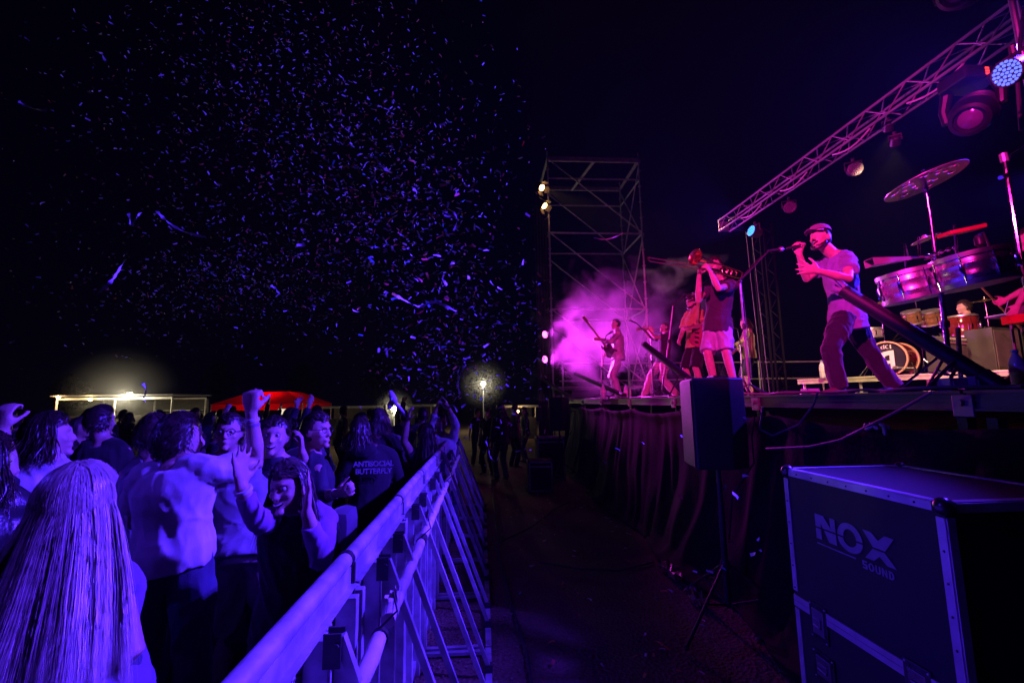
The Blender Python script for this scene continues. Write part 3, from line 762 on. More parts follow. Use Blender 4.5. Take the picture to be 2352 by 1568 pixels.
# ------------------------------------------------------------------ crowd barrier
def build_barrier_section():
    BAR = mk('barrier_aluminium', (0.46, 0.46, 0.48), 0.46, 0.3, var=0.5, vs=9, bump=0.15, bs=28)
    BAR2 = mk('barrier_frame', (0.42, 0.42, 0.44), 0.5, 0.3, var=0.45, vs=10, bump=0.06, bs=60)
    BRK = mk('barrier_bracket', (0.05, 0.05, 0.06), 0.5, 0.3)
    L = 0.92; xr = -0.455; zr = 1.235
    root = empty('crowd_barrier', (-0.3, 0, 0), 'x', 'barrier', 'crowd barrier sections along the pit')
    m = MB(); m.tube([(xr, -L / 2 + 0.004 + (L - 0.008) * k / 12, zr) for k in range(13)], 0.026, 16); m.build('top_rail', BAR, root, True)
    m = MB(); m.box((xr + 0.016, 0, zr - 0.046), (0.010, L - 0.01, 0.056)); m.box((xr + 0.026, 0, zr - 0.076), (0.03, L - 0.01, 0.006)); m.build('rail_flange', BAR, root)
    # perforated front sheet
    pm = perforated_mat()
    MB().box((xr - 0.022, 0, 0.60), (0.006, L - 0.02, 1.14)).build('front_sheet', pm, root)
    for dy in (-0.43, -0.165, 0.165, 0.43):
        MB().box((xr + 0.018, dy, 0.582), (0.066, 0.036, 1.10), bev=0.003).build('post', BAR2, root)
    MB().box((xr + 0.014, 0, 0.10), (0.03, L - 0.03, 0.05)).build('bottom_rail', BAR2, root)
    for dy in (-0.165, 0.165):
        a = Vector((xr + 0.075, dy, zr - 0.10)); b = Vector((0.035, dy, 0.055)); d = (b - a).normalized()
        m = MB(); X = Vector((0, 1, 0)); Z = X.cross(d); m.box((a + b) / 2, (0.026, 0.026, (b - a).length), (X, Z, d)); m.build('brace', BAR2, root)
        m = MB(); m.box((xr + 0.060, dy - 0.020, zr - 0.128), (0.046, 0.006, 0.085)); m.box((xr + 0.060, dy + 0.020, zr - 0.128), (0.046, 0.006, 0.085)); m.cyl((xr + 0.072, dy - 0.03, zr - 0.115), (xr + 0.072, dy + 0.03, zr - 0.115), 0.008, n=6)
        m.build('bracket', BRK, root)
        m = MB(); m.box((0.035, dy, 0.05), (0.05, 0.044, 0.05)); m.cyl((0.035, dy - 0.028, 0.055), (0.035, dy + 0.028, 0.055), 0.007, n=6); m.build('foot_bracket', BRK, root)
    MB().box((0.035, 0, 0.018), (0.042, L - 0.01, 0.024)).build('base_edge', BAR2, root)
    for dy in (-0.43, 0.43): MB().box(((xr + 0.0) / 2, dy, 0.016), (0.43, 0.034, 0.020)).build('base_strut', BAR2, root)
    # black tape at the joint
    m = MB(); m.lathe((xr, L / 2 - 0.015, zr), (0, 1, 0), [(0.026, 0), (0.0285, 0.001), (0.0292, 0.014), (0.0285, 0.028), (0.026, 0.029)], 18)
    m.box((xr + 0.030, L / 2, zr - 0.07), (0.004, 0.014, 0.12)); m.build('tape_tie', RUBBER, root, True)
    return root
def perforated_mat():
    m = bpy.data.materials.new('perforated_sheet'); m.use_nodes = True; n = m.node_tree.nodes; l = m.node_tree.links; b = n['Principled BSDF']
    b.inputs['Metallic'].default_value = 0.12; b.inputs['Roughness'].default_value = 0.5
    tc = n.new('ShaderNodeTexCoord'); sp = n.new('ShaderNodeSeparateXYZ'); l.new(tc.outputs['Object'], sp.inputs[0])
    def wav(out, k):
        a = n.new('ShaderNodeMath'); a.operation = 'MULTIPLY'; a.inputs[1].default_value = k; l.new(out, a.inputs[0])
        s = n.new('ShaderNodeMath'); s.operation = 'SINE'; l.new(a.outputs[0], s.inputs[0]); return s.outputs[0]
    a = wav(sp.outputs['Y'], 2 * math.pi / 0.028); c = wav(sp.outputs['Z'], 2 * math.pi / 0.014)
    mu = n.new('ShaderNodeMath'); mu.operation = 'MULTIPLY'; l.new(a, mu.inputs[0]); l.new(c, mu.inputs[1])
    cr = n.new('ShaderNodeValToRGB'); cr.color_ramp.elements[0].position = 0.25; cr.color_ramp.elements[1].position = 0.4
    cr.color_ramp.elements[0].color = (0.5, 0.5, 0.52, 1); cr.color_ramp.elements[1].color = (0.06, 0.06, 0.07, 1)
    l.new(mu.outputs[0], cr.inputs[0]); l.new(cr.outputs[0], b.inputs['Base Color'])
    bp = n.new('ShaderNodeBump'); bp.invert = True; bp.inputs['Strength'].default_value = 0.6; bp.inputs['Distance'].default_value = 0.004
    l.new(mu.outputs[0], bp.inputs['Height']); l.new(bp.outputs[0], b.inputs['Normal'])
    return m
def barriers():
    proto = build_barrier_section(); n = 9
    words = ['nearest the camera', 'second from the camera', 'third from the camera', 'fourth from the camera', 'fifth from the camera', 'sixth from the camera', 'seventh from the camera', 'eighth from the camera', 'farthest from the camera']
    for i in range(n):
        o = proto if i == 0 else copy_tree(proto)
        o.location = (-0.3 + rnd.uniform(-0.004, 0.004), 0.25 + 0.925 * i, 0)
        o['label'] = 'braced aluminium crowd barrier section, ' + words[i]
    # loose pipe lying behind the braces, tied with black cable ties
    x, z = -0.335, 1.00
    pr = empty('tied_pipe', (x, 2.5, z), 'pale round pipe tied along the inside of the barrier braces', 'pipe')
    PIPE = mk('pale_pipe', (0.62, 0.58, 0.55), 0.6, var=0.25, vs=11, bump=0.1)
    for a, b in ((0.3, 1.62), (1.72, 2.62), (2.70, 4.4), (4.48, 6.6)):
        pts = [(x + 0.003 * math.sin(3 * k + a), a + (b - a) * k / 10, z + 0.002 * math.sin(2.2 * k)) for k in range(11)]
        MB().tube(pts, [0.025 + 0.001 * math.sin(k * 2.3) for k in range(11)], 14).build('pipe_length', PIPE, pr, True)
        MB().lathe((x, b - 0.02, z), (0, 1, 0), [(0.024, 0), (0.029, 0.001), (0.029, 0.02), (0.024, 0.021)], 14).build('cable_tie', RUBBER, pr, True)
        m = MB(); m.tube([(x, b - 0.01, z + 0.03), (x + 0.05, b + 0.01, z + 0.07), (x + 0.03, b + 0.04, z + 0.12)], 0.004, 5); m.build('tie_end', RUBBER, pr)
    # torn tape flapping at a joint
    m = MB(); y = 1.68
    for k in range(4):
        pts = [(x - 0.02 + 0.02 * k, y + 0.01 * k, z + 0.02), (x - 0.01 + 0.02 * k, y + 0.02 - 0.01 * k, z + 0.07 + 0.02 * k), (x + 0.02 + 0.01 * k, y + 0.05 - 0.03 * k, z + 0.06 + 0.02 * (k % 2))]
        vs = []
        for p in pts: vs += [Vector(p), Vector(p) + Vector((0.0, 0.03, 0.012))]
        m._add(vs, [(0, 1, 3, 2), (2, 3, 5, 4)])
    tag(m.build('torn_tape', mk('torn_tape', (0.5, 0.48, 0.46), 0.4)), 'torn strips of tape flapping at the pipe joint by the barrier', 'tape')
barriers()
# ------------------------------------------------------------------ flight cases
CASEB = mk('case_laminate', (0.018, 0.019, 0.024), 0.62, var=0.2, vs=40, bump=0.04, bs=300)
EDGE = mk('case_edge_aluminium', (0.62, 0.62, 0.64), 0.35, 0.35, var=0.2, vs=9, bump=0.05, bs=50)
HARD = mk('case_hardware', (0.10, 0.10, 0.11), 0.3, 0.8, var=0.3, vs=20)
LOGO = mk('case_print', (0.32, 0.33, 0.40), 0.6, var=0.15, vs=30)
def letters(polys, o, u, v, nrm, depth=0.0015):
    m = MB()
    for p in polys: m.prism([o + u * a + v * b + nrm * 0.001 for a, b in p], nrm * depth)
    return m
def arc(cx, cy, rx, ry, a0, a1, n=14): return [(cx + rx * math.cos(R(a0 + (a1 - a0) * i / n)), cy + ry * math.sin(R(a0 + (a1 - a0) * i / n))) for i in range(n + 1)]
def half_ring(cx, cy, rx, ry, t, a0, a1): return arc(cx, cy, rx, ry, a0, a1) + arc(cx, cy, rx - t, ry - t * 0.9, a1, a0)
def nox():
    """heavy stencil capitals cut by a horizontal line; unit height 1, baseline 0"""
    g = 0.45; h = 0.035; pol = []
    pol += [[(0, 0), (0.26, 0), (0.26, g - h), (0, g - h)], [(0, g + h), (0.285, g + h), (0.26, g + h + 0.0), (0.26, 1), (0, 1)]]
    pol += [[(0.26, g + 0.22), (0.26, 1.0), (0.42, 1.0), (0.72, g + 0.12), (0.72, g + h), (0.36, g + h)], [(0.40, g - h), (0.72, g - h), (0.72, 0.0), (0.60, 0.0)], [(0.72, g + h), (0.95, g + h), (0.95, 1), (0.72, 1)], [(0.72, 0), (0.95, 0), (0.95, g - h), (0.72, g - h)]]
    cx = 1.55; pol += [half_ring(cx, g + h, 0.52, 0.56, 0.25, 0, 180), half_ring(cx, g - h, 0.52, 0.47, 0.25, 180, 360)]
    x = 2.12; pol += [[(x, 1), (x + 0.32, 1), (x + 0.56, g + 0.32), (x + 0.80, 1), (x + 1.12, 1), (x + 0.78, g + h), (x + 0.34, g + h)], [(x + 0.32, g - h), (x + 0.76, g - h), (x + 1.12, 0), (x + 0.80, 0), (x + 0.55, g - 0.22), (x + 0.32, 0), (x, 0)]]
    return pol
def stroke_word(txt, t=0.2):
    """block capitals for SOUND in unit height"""
    pol = []; x = 0
    for ch in txt:
        if ch == 'S': pol += [[(x, .8), (x + .6, .8), (x + .6, 1), (x, 1)], [(x, .4), (x + .2, .4), (x + .2, .8), (x, .8)], [(x + .2, .4), (x + .6, .4), (x + .6, .6), (x + .2, .6)], [(x + .4, 0), (x + .6, 0), (x + .6, .4), (x + .4, .4)], [(x, 0), (x + .4, 0), (x + .4, .2), (x, .2)]]; x += .75
        elif ch == 'O': pol += [half_ring(x + .36, .5, .36, .5, t, 0, 180), half_ring(x + .36, .5, .36, .5, t, 180, 360)]; x += .87
        elif ch == 'U': pol += [[(x, .3), (x + .2, .3), (x + .2, 1), (x, 1)], [(x + .42, .3), (x + .62, .3), (x + .62, 1), (x + .42, 1)], half_ring(x + .31, .3, .31, .3, t, 180, 360)]; x += .77
        elif ch == 'N': pol += [[(x, 0), (x + .19, 0), (x + .19, 1), (x, 1)], [(x + .46, 0), (x + .65, 0), (x + .65, 1), (x + .46, 1)], [(x + .19, 1.0), (x + .19, .62), (x + .46, 0), (x + .46, .38)]]; x += .8
        elif ch == 'D': pol += [[(x, 0), (x + .2, 0), (x + .2, 1), (x, 1)], half_ring(x + .2, .5, .42, .5, t, -90, 90)]; x += .75
    return pol
def big_case():
    # lit face is the plane x = xf, running along y; the far top corner and near top corner are read off the photograph
    xf = 1.50; A = P(1800, 1082, x=xf); Bq = P(2166, 1146, x=xf)
    y0, y1, H = Bq.y, A.y, (A.z + Bq.z) / 2; D = 0.62; xb = xf + D; cy_ = (y0 + y1) / 2; Lc = y1 - y0
    root = empty('flight_case', (xf + D / 2, cy_, 0), 'large black flight case with aluminium edges and pale NOX SOUND print', 'flight case')
    zl = P(1822, 1372, x=xf).z                                  # joint between lid and base
    MB().box((xf + D / 2, cy_, (zl + H) / 2 + 0.004), (D, Lc, H - zl - 0.008), bev=0.004).build('lid', CASEB, root)
    MB().box((xf + D / 2, cy_, (0.1 + zl) / 2 - 0.004), (D, Lc, zl - 0.108), bev=0.004).build('base', CASEB, root)
    t = 0.030; e = 0.003
    def ext(c, size, nm='edge_extrusion'): MB().box(c, size, bev=0.0015).build(nm, EDGE, root)
    for x in (xf, xb):
        sx = -1 if x == xf else 1
        ext((x + sx * e / 2 - sx * 0.0, cy_, H - t / 2), (e * 2, Lc - 0.08, t))
        for y in (y0, y1):
            sy = -1 if y == y0 else 1
            ext((x + sx * e / 2, y - sy * t / 2, (zl + H) / 2), (e * 2, t, H - zl - 0.09)); ext((x - sx * t / 2, y + sy * e / 2, (zl + H) / 2), (t, e * 2, H - zl - 0.09))
            ext((x + sx * e / 2, y - sy * t / 2, zl / 2 + 0.04), (e * 2, t, zl - 0.15)); ext((x - sx * t / 2, y + sy * e / 2, zl / 2 + 0.04), (t, e * 2, zl - 0.15))
        ext((x + sx * 0.004, cy_, zl + 0.013), (0.008, Lc - 0.004, 0.024), 'hybrid_extrusion'); ext((x + sx * 0.004, cy_, zl - 0.013), (0.008, Lc - 0.004, 0.024), 'hybrid_extrusion')
        ext((x - sx * t / 2, cy_, H + e / 2), (t, Lc - 0.08, e * 2))
    for y in (y0, y1):
        sy = -1 if y == y0 else 1
        ext((xf + D / 2, y + sy * e / 2, H - t / 2), (D - 0.08, e * 2, t)); ext((xf + D / 2, y - sy * t / 2, H + e / 2), (D - 0.08, t, e * 2))
        ext((xf + D / 2, y + sy * 0.004, zl), (D - 0.004, 0.008, 0.05), 'hybrid_extrusion')
    for x in (xf, xb):
        for y in (y0, y1):
            for z in (H, 0.1):
                sx = -1 if x == xf else 1; sy = -1 if y == y0 else 1
                MB().ball((x - sx * 0.012, y - sy * 0.012, z - (0.012 if z > 0.5 else -0.012)), 0.031, 12, 8).build('ball_corner', HARD, root, True)
            MB().lathe((x - (-1 if x == xf else 1) * 0.09, y - (-1 if y == y0 else 1) * 0.09, 0.05), (1, 0, 0), [(0.0, -0.02), (0.05, -0.02), (0.05, 0.02), (0.0, 0.02)], 16).build('castor', RUBBER, root, True)
    def dish(yc, zc, w, h, nm):
        m = MB(); m.box((xf - 0.005, yc, zc), (0.008, w, h), bev=0.003); o = m.build(nm, HARD, root)
        m = MB(); m.box((xf - 0.010, yc, zc), (0.004, w * 0.66, h * 0.68), bev=0.0015)
        m.box((xf - 0.014, yc, zc + h * 0.02), (0.010, w * 0.42, h * 0.2), bev=0.003); m.cyl((xf - 0.016, yc - w * 0.2, zc - h * 0.1), (xf - 0.016, yc + w * 0.2, zc - h * 0.1), 0.006); m.build('latch', mk('latch_steel', (0.35, 0.35, 0.37), 0.3, 0.9), o)
        for a in (-1, 1):
            for b in (-1, 1): MB().ball((xf - 0.009, yc + a * w * 0.42, zc + b * h * 0.44), 0.004, 8, 5).build('rivet', EDGE, o, True)
    dish(y0 + Lc * 0.80, zl - 0.035, Lc * 0.13, 0.155, 'latch_dish'); dish(y0 + Lc * 0.21, zl - 0.035, Lc * 0.13, 0.155, 'latch_dish')
    dish(y0 + Lc * 0.79, zl - 0.22, Lc * 0.16, 0.12, 'handle_dish')
    for z in np.arange(zl + 0.06, H - 0.06, 0.10):
        for y in (y0 + t / 2, y1 - t / 2): MB().ball((xf - 0.005, y, z), 0.004, 8, 5).build('rivet', HARD, root, True)
    for y in np.arange(y0 + 0.1, y1 - 0.06, 0.1): MB().ball((xf - 0.005, y, H - t / 2), 0.004, 8, 5).build('rivet', HARD, root, True)
    # print: read left to right as seen, from far (+y) to near (-y)
    o = P(1878, 1236, x=xf); e1 = P(2062, 1306, x=xf); top = P(1873, 1180, x=xf)
    o.z = (o.z); u = Vector((0, -1, 0)); v = Vector((0, 0, 1)); nrm = Vector((-1, 0, 0))
    wN = o.y - e1.y; hN = wN / 3.24
    hN = top.z - o.z; uw = u * (wN / 3.24); oz = (o + e1) / 2; o2 = Vector((xf - 0.001, o.y, oz.z))
    hz = (top.z - o.z) * 1.0
    letters(nox(), o2, uw, v * hz, nrm).build('logo_print', LOGO, root)
    y_ul = o2 - v * hz * 0.22
    letters([[(0, 0), (1.72, 0), (1.72, 0.05), (0, 0.05)]], y_ul, uw, v * hz, nrm).build('logo_underline', LOGO, root)
    k = 0.285
    letters(stroke_word('SOUND'), o2 + uw * 1.98 - v * hz * 0.42, uw * k * 1.05, v * hz * k, nrm).build('logo_word', LOGO, root)
    return root
big_case()
def small_case(loc, w, d, h, label):
    x, y, z = loc; root = empty('flight_case', loc, label, 'flight case')
    MB().box((x, y, z + h / 2), (w, d, h), bev=0.004).build('body', CASEB, root)
    t = 0.045
    EM = EDGE
    for zz in (t / 2, h - t / 2, h - 0.11): 
        for sy in (-1, 1): MB().box((x, y + sy * (d / 2 + 0.002), z + zz), (w - 0.02, 0.006, t * (0.8 if zz < h - 0.1 or zz > h - 0.05 else 0.7))).build('edge_extrusion', EM, root)
    for sx in (-1, 1):
        for sy in (-1, 1):
            MB().box((x + sx * (w / 2 - t / 2), y + sy * (d / 2 + 0.003), z + h / 2), (t * 0.6, 0.006, h - 0.05)).build('edge_extrusion', EM, root)
            for zz in (0, h): MB().ball((x + sx * (w / 2 - 0.012), y + sy * (d / 2 - 0.012), z + zz + (0.012 if zz == 0 else -0.012)), 0.03, 10, 7).build('ball_corner', HARD, root, True)
        MB().box((x + sx * (w / 2 + 0.002), y, z + h - t / 2), (0.006, d - 0.04, t)).build('edge_extrusion', EM, root)
    return root
g = P(1243, 1130, z=0)
small_case((g.x, g.y + 0.2, 0.0), 0.48, 0.42, P(1243, 1058, y=g.y).z, 'small black flight case with pale edges standing on the dirt by stage')
small_case((g.x + 0.40, g.y + 1.5, 0.0), 0.62, 0.5, 0.95, 'taller dark flight case half hidden behind the small case')
# ------------------------------------------------------------------ loudspeakers on stands
def speaker(loc, ang, label, wire=True):
    x, y, z = loc; root = empty('loudspeaker', loc, label, 'loudspeaker', 'loudspeakers on stands before the stage')
    CAB = mk('speaker_cabinet', (0.028, 0.027, 0.030), 0.5, var=0.2, vs=50, bump=0.15, bs=220)
    GR = mk('speaker_grille', (0.05, 0.05, 0.055), 0.45, 0.4, var=0.2, bump=0.4, bs=500)
    M = Matrix.Rotation(R(ang), 3, 'Z'); W = lambda a, b, c: Vector(loc) + M @ Vector((a, b, c))
    w, d, h = 0.42, 0.42, 0.72
    def prof(z, k=1.0): return [W(-w / 2 * k, d / 2, z), W(w / 2 * k, d / 2, z), W(w / 2 * k, -d * 0.15, z), W(w * 0.27 * k, -d / 2, z), W(-w * 0.27 * k, -d / 2, z), W(-w / 2 * k, -d * 0.15, z)]
    m = MB(); m.prism(prof(0), (0, 0, h)); o = m.build('cabinet', CAB, root)
    md = o.modifiers.new('b', 'BEVEL'); md.width = 0.016; md.segments = 3
    m = MB(); m.prism([W(-w / 2 + 0.02, d / 2 + 0.001, 0.02), W(w / 2 - 0.02, d / 2 + 0.001, 0.02), W(w / 2 - 0.02, d / 2 + 0.001, h - 0.02), W(-w / 2 + 0.02, d / 2 + 0.001, h - 0.02)], M @ Vector((0, 0.012, 0))); m.build('grille', GR, root)
    m = MB(); m.box(W(0, -d / 2 - 0.004, 0.30), (0.18, 0.008, 0.30), (M @ Vector((1, 0, 0)), M @ Vector((0, 1, 0)), Vector((0, 0, 1))), 0.003); m.build('rear_panel', BLACK, root)
    for dz in (0.42, 0.30): MB().cyl(W(0.05, -d / 2 - 0.008, dz), W(0.05, -d / 2 - 0.03, dz), 0.012).build('connector', CHROME, root, True)
    m = MB(); m.tube([W(0.05, -d / 2 - 0.03, 0.42), W(0.10, -d / 2 - 0.14, 0.40), W(0.15, -d / 2 - 0.12, 0.22), W(0.09, -d / 2 - 0.10, 0.02), W(0.06, -d / 2 + 0.1, -0.25), W(0.03, -0.05, -0.6)], 0.007, 6); m.build('speaker_cable', RUBBER, root, True)
    MB().box(W(0, 0, h + 0.012), (0.20, 0.03, 0.02), (M @ Vector((1, 0, 0)), M @ Vector((0, 1, 0)), Vector((0, 0, 1))), 0.006).build('handle', CAB, root)
    return root
def speaker_stand(x, y, ztop, ang, label):
    root = empty('speaker_stand', (x, y, 0), label, 'speaker stand', 'tripod stands of the loudspeakers')
    MB().cyl((x, y, 0.18), (x, y, ztop + 0.06), 0.019, n=12).build('pole', BLACK, root, True)
    MB().cyl((x, y, 0.12), (x, y, 0.85), 0.024, n=12).build('sleeve', BLACK, root, True)
    MB().lathe((x, y, 0.40), (0, 0, 1), [(0.03, 0), (0.036, 0.01), (0.036, 0.06), (0.03, 0.07)], 12).build('collar', BLACK, root, True)
    for k in range(3):
        a = R(ang + 120 * k); e = Vector((x + 0.62 * math.cos(a), y + 0.62 * math.sin(a), 0.02)); t = Vector((x + 0.03 * math.cos(a), y + 0.03 * math.sin(a), 0.43))
        lg = MB(); lg.cyl(t, e, 0.013, n=8); lg = lg.build('leg', BLACK, root)
        MB().ball(e, 0.019, 10, 6).build('rubber_foot', RUBBER, lg, True)
        MB().cyl((x + 0.026 * math.cos(a), y + 0.026 * math.sin(a), 0.14), t + (e - t) * 0.5, 0.009, n=6).build('brace', BLACK, root)
    return root
sp_ = P(1668, 1366, y=3.7); zb = P(1640, 1072, y=3.7).z
speaker((P(1645, 970, y=3.7).x, 3.72, zb), 78, 'black loudspeaker seen from behind in front of the stage edge')
speaker_stand(P(1645, 970, y=3.7).x, 3.72, zb - 0.02, 215, 'black tripod stand under the nearer loudspeaker')
fz = P(1282, 988, y=10).z; fx = P(1284, 950, y=10).x
speaker((fx, 10, fz), 82, 'far loudspeaker at the left end of the stage front')
speaker_stand(fx, 10, fz - 0.02, 240, 'black tripod stand under the far loudspeaker')
# ------------------------------------------------------------------ confetti cannons
TUBE = mk('cannon_tube', (0.008, 0.008, 0.014), 0.5, var=0.2, vs=12, spec=0.35)
def cannon(base, tip, r, label):
    base, tip = Vector(base), Vector(tip); d = (tip - base).normalized(); root = empty('confetti_cannon', base, label, 'confetti cannon', 'confetti cannons along the stage front')
    m = MB(); L = (tip - base).length; u, v = perp(d)
    m.lathe(base, d, [(r * 0.6, 0.0), (r, 0.0), (r, L), (r * 0.88, L), (r * 0.88, L - 0.15), (0.0, L - 0.15)], 20); m.build('barrel', TUBE, root, True)
    m = MB(); k = 9     # torn paper cap at the muzzle
    for i in range(k):
        t = 2 * math.pi * i / k; t2 = 2 * math.pi * (i + 0.9) / k
        a = tip + (u * math.cos(t) + v * math.sin(t)) * r; b = tip + (u * math.cos(t2) + v * math.sin(t2)) * r; q = tip + (u * math.cos(t + 0.3) + v * math.sin(t + 0.3)) * r * 1.25 + d * (0.03 + 0.02 * (i % 3))
        m._add([a, b, q], [(0, 1, 2)])
    m.build('torn_cap', mk('torn_cap', (0.18, 0.18, 0.24), 0.5), root)
    m = MB(); m.lathe(base - d * 0.10, d, [(r * 0.7, 0), (r * 1.15, 0.01), (r * 1.15, 0.12), (r, 0.13)], 16); m.build('pressure_base', BLACK, root, True)
    hd_ = Vector((d.x, d.y, 0)).normalized(); sd = Vector((-hd_.y, hd_.x, 0))
    for q in (-1, 1):
        m = MB(); p = base + d * 0.15; m.cyl(p + sd * r * q, Vector((p.x, p.y, ZS + 0.01)) + sd * (r + 0.10) * q + hd_ * 0.12, 0.010, n=6); m.build('stand_leg', BLACK, root)
    m = MB(); m.box((base.x, base.y, ZS + 0.012), (0.22, 0.30, 0.022)); m.build('foot_plate', BLACK, root)
    return root
def cn(b, yb, t, yt, r, lab):
    B_ = P(b[0], b[1], y=yb); B_.z = max(B_.z, ZS + 0.05); cannon(B_, P(t[0], t[1], y=yt), r, lab)
cn((2262, 868), 2.42, (1938, 668), 3.0, 0.045, 'nearest black confetti cannon tube slanting up in front of the singer')
cn((1584, 872), 5.5, (1482, 792), 6.5, 0.045, 'confetti cannon tube slanting up beside the loudspeaker below the trombonist')
cn((1428, 906), 8.4, (1322, 858), 10.2, 0.045, 'confetti cannon tube in front of the smoke')
cn((1312, 915), 12.3, (1243, 868), 13.2, 0.045, 'farthest confetti cannon tube at the end of the stage')
# ------------------------------------------------------------------ stage lights
def lens_mat(name, colr, strength, cells=True):
    m = bpy.data.materials.new(name); m.use_nodes = True; n = m.node_tree.nodes; l = m.node_tree.links; b = n['Principled BSDF']
    b.inputs['Base Color'].default_value = (0.02, 0.02, 0.03, 1); b.inputs['Roughness'].default_value = 0.2
    b.inputs['Emission Color'].default_value = colr + (1,); b.inputs['Emission Strength'].default_value = strength
    return m
LED_B = lens_mat('led_blue_glow', (0.08, 0.13, 1.0), 2.4); LED_C = lens_mat('led_cyan_glow', (0.03, 0.22, 1.0), 4.0)
LED_P = lens_mat('lamp_pink_glow', (1.0, 0.08, 0.60), 8.0); LED_W = lens_mat('lamp_warm_glow', (1.0, 0.50, 0.14), 14.0)
LED_D = mk('led_lens_dark', (0.10, 0.05, 0.12), 0.15, 0.0, coat=0.5)
def par_can(loc, target, r, label, lens, light=None, leds=True, yoke_up=True, group='LED par lamps'):
    loc = Vector(loc); d = (Vector(target) - loc).normalized(); root = empty('par_lamp', loc, label, 'stage lamp', group)
    u, v = perp(d)
    m = MB(); m.lathe(loc - d * r * 2.0, d, [(r * 0.55, 0), (r * 0.9, r * 0.25), (r, r * 0.9), (r * 1.04, r * 2.0), (r * 0.95, r * 2.02), (r * 0.95, r * 1.9), (0, r * 1.9)], 22); m.build('housing', BLACK, root, True)
    if leds:
        ls = []
        for ring, cnt in ((0.0, 1), (0.30, 6), (0.58, 12), (0.84, 18)):
            for k in range(cnt):
                t = 2 * math.pi * k / cnt + ring; p = loc + (u * math.cos(t) + v * math.sin(t)) * r * ring - d * r * 0.06
                m = MB(); m.lathe(p, d, [(r * 0.125, 0), (r * 0.115, r * 0.05), (r * 0.06, r * 0.08), (0.0005, r * 0.09)], 8); m.build('led', lens, root, True)
    else:
        m = MB(); m.lathe(loc - d * r * 0.1, d, [(r * 0.93, 0), (r * 0.7, r * 0.08), (r * 0.35, r * 0.13), (0.001, r * 0.15)], 20); m.build('lens', lens, root, True)
    up = Vector((0, 0, 1)) if yoke_up else Vector((0, 0, -1)); sd = d.cross(up).normalized(); c = loc - d * r
    m = MB(); m.tube([c + sd * r * 1.12, c + sd * r * 1.12 + up * r * 1.3, c - sd * r * 1.12 + up * r * 1.3, c - sd * r * 1.12], 0.012, 6); m.build('yoke', BLACK, root)
    MB().cyl(c + up * r * 1.3, c + up * r * 2.0, 0.02).build('hook_clamp', BLACK, root)
    if light: spot('lamp_light', loc + d * r * 1.3, target, light[0], light[1], light[2], light[3] if len(light) > 3 else 0.4, r * 0.6, root)
    return root
E_KEY = 2200; E_FAR = 2400; E_PINK = 1700; E_WARM = 1100; E_FILL = 420; E_FRONT = 4200
# key blue par on the near light stand
KP = P(2312, 168, y=2.40)
par_can(KP, (-2.2, 2.2, 1.55), 0.080, 'bright blue LED par lamp at the top right on a stand', LED_B, (BLUE, E_KEY, 70, 0.5))
LP = P(1725, 530, y=7.4)
par_can(LP, (-3.0, 6.2, 6.2), 0.095, 'cyan LED par lamp glowing at the far end of the truss', LED_C, ((0.07, 0.03, 1.0), E_FAR, 80, 0.6))
for px, py, yy, lb in ((1815, 476, 6.5, 'unlit LED par lamp hanging under the far half of the truss'), (1965, 388, 5.4, 'unlit LED par lamp hanging under the middle of the truss')):
    q = P(px, py, y=yy); par_can(q, q + Vector((-3, -5.5, -1.9)), 0.085, lb, LED_D)
# pink pair on the tower
for py, tz, lb in ((768, 0.9, 'upper of two glaring pink lamps on the scaffold tower'), (825, 0.5, 'lower of two glaring pink lamps on the scaffold tower')):
    q = P(1252, py, y=TY - 0.25); par_can(q, (5.4, 7.0, 2.6 + tz), 0.105, lb, LED_P, (PINKT, E_PINK, 86, 1.0), leds=False, group='pink lamps on the tower')
def fresnel(loc, target, label, light=None):
    loc = Vector(loc); d = (Vector(target) - loc).normalized(); root = empty('fresnel_lamp', loc, label, 'stage lamp', 'warm lamps on the tower')
    u = d.cross(Vector((0, 0, 1))).normalized(); v = u.cross(d)
    MB().box(loc - d * 0.16, (0.24, 0.26, 0.24), (u, d, v), 0.02).build('housing', BLACK, root)
    MB().lathe(loc - d * 0.05, d, [(0.105, 0), (0.09, 0.03), (0.05, 0.045), (0.001, 0.05)], 18).build('lens', LED_W, root, True)
    DOOR = mk('barn_door', (0.16, 0.14, 0.13), 0.5)
    for a, b in ((u, v), (-u, v), (v, u), (-v, u)):
        c = loc + a * 0.13 - d * 0.02; m = MB(); e = (d * 0.8 + a * 0.6).normalized() * 0.13
        m._add([c - b * 0.11, c + b * 0.11, c + b * 0.08 + e, c - b * 0.08 + e], [(0, 1, 2, 3)]); o = m.build('barn_door', DOOR, root); o.modifiers.new('s', 'SOLIDIFY').thickness = 0.003
    if light: spot('lamp_light', loc + d * 0.22, target, light[0], light[1], light[2], 0.5, 0.05, root)
fresnel(P(1246, 432, y=TY - 0.25), (6.4, 6.6, 2.3), 'upper warm lamp with barn doors high on the tower', (WARM, E_WARM * 2.4, 24))
fresnel(P(1252, 474, y=TY - 0.25), (5.6, 9.3, 2.6), 'lower warm lamp with barn doors high on the tower', (WARM, E_WARM * 0.15, 16))
# warm lamps hung on the truss, throwing light on the drum kit
for k, (px, py, yy) in enumerate(((2040, 299, 4.75), (2056, 332, 4.6))):
    q = P(px, py, y=yy); par_can(q, (q.x + 2.2, q.y + 3.0, q.z - 2.6), 0.05, ('upper', 'lower')[k] + ' small warm lamp below the truss', LED_W, (WARM, 600, 70, 0.5), leds=False, group='small warm lamps under the truss')
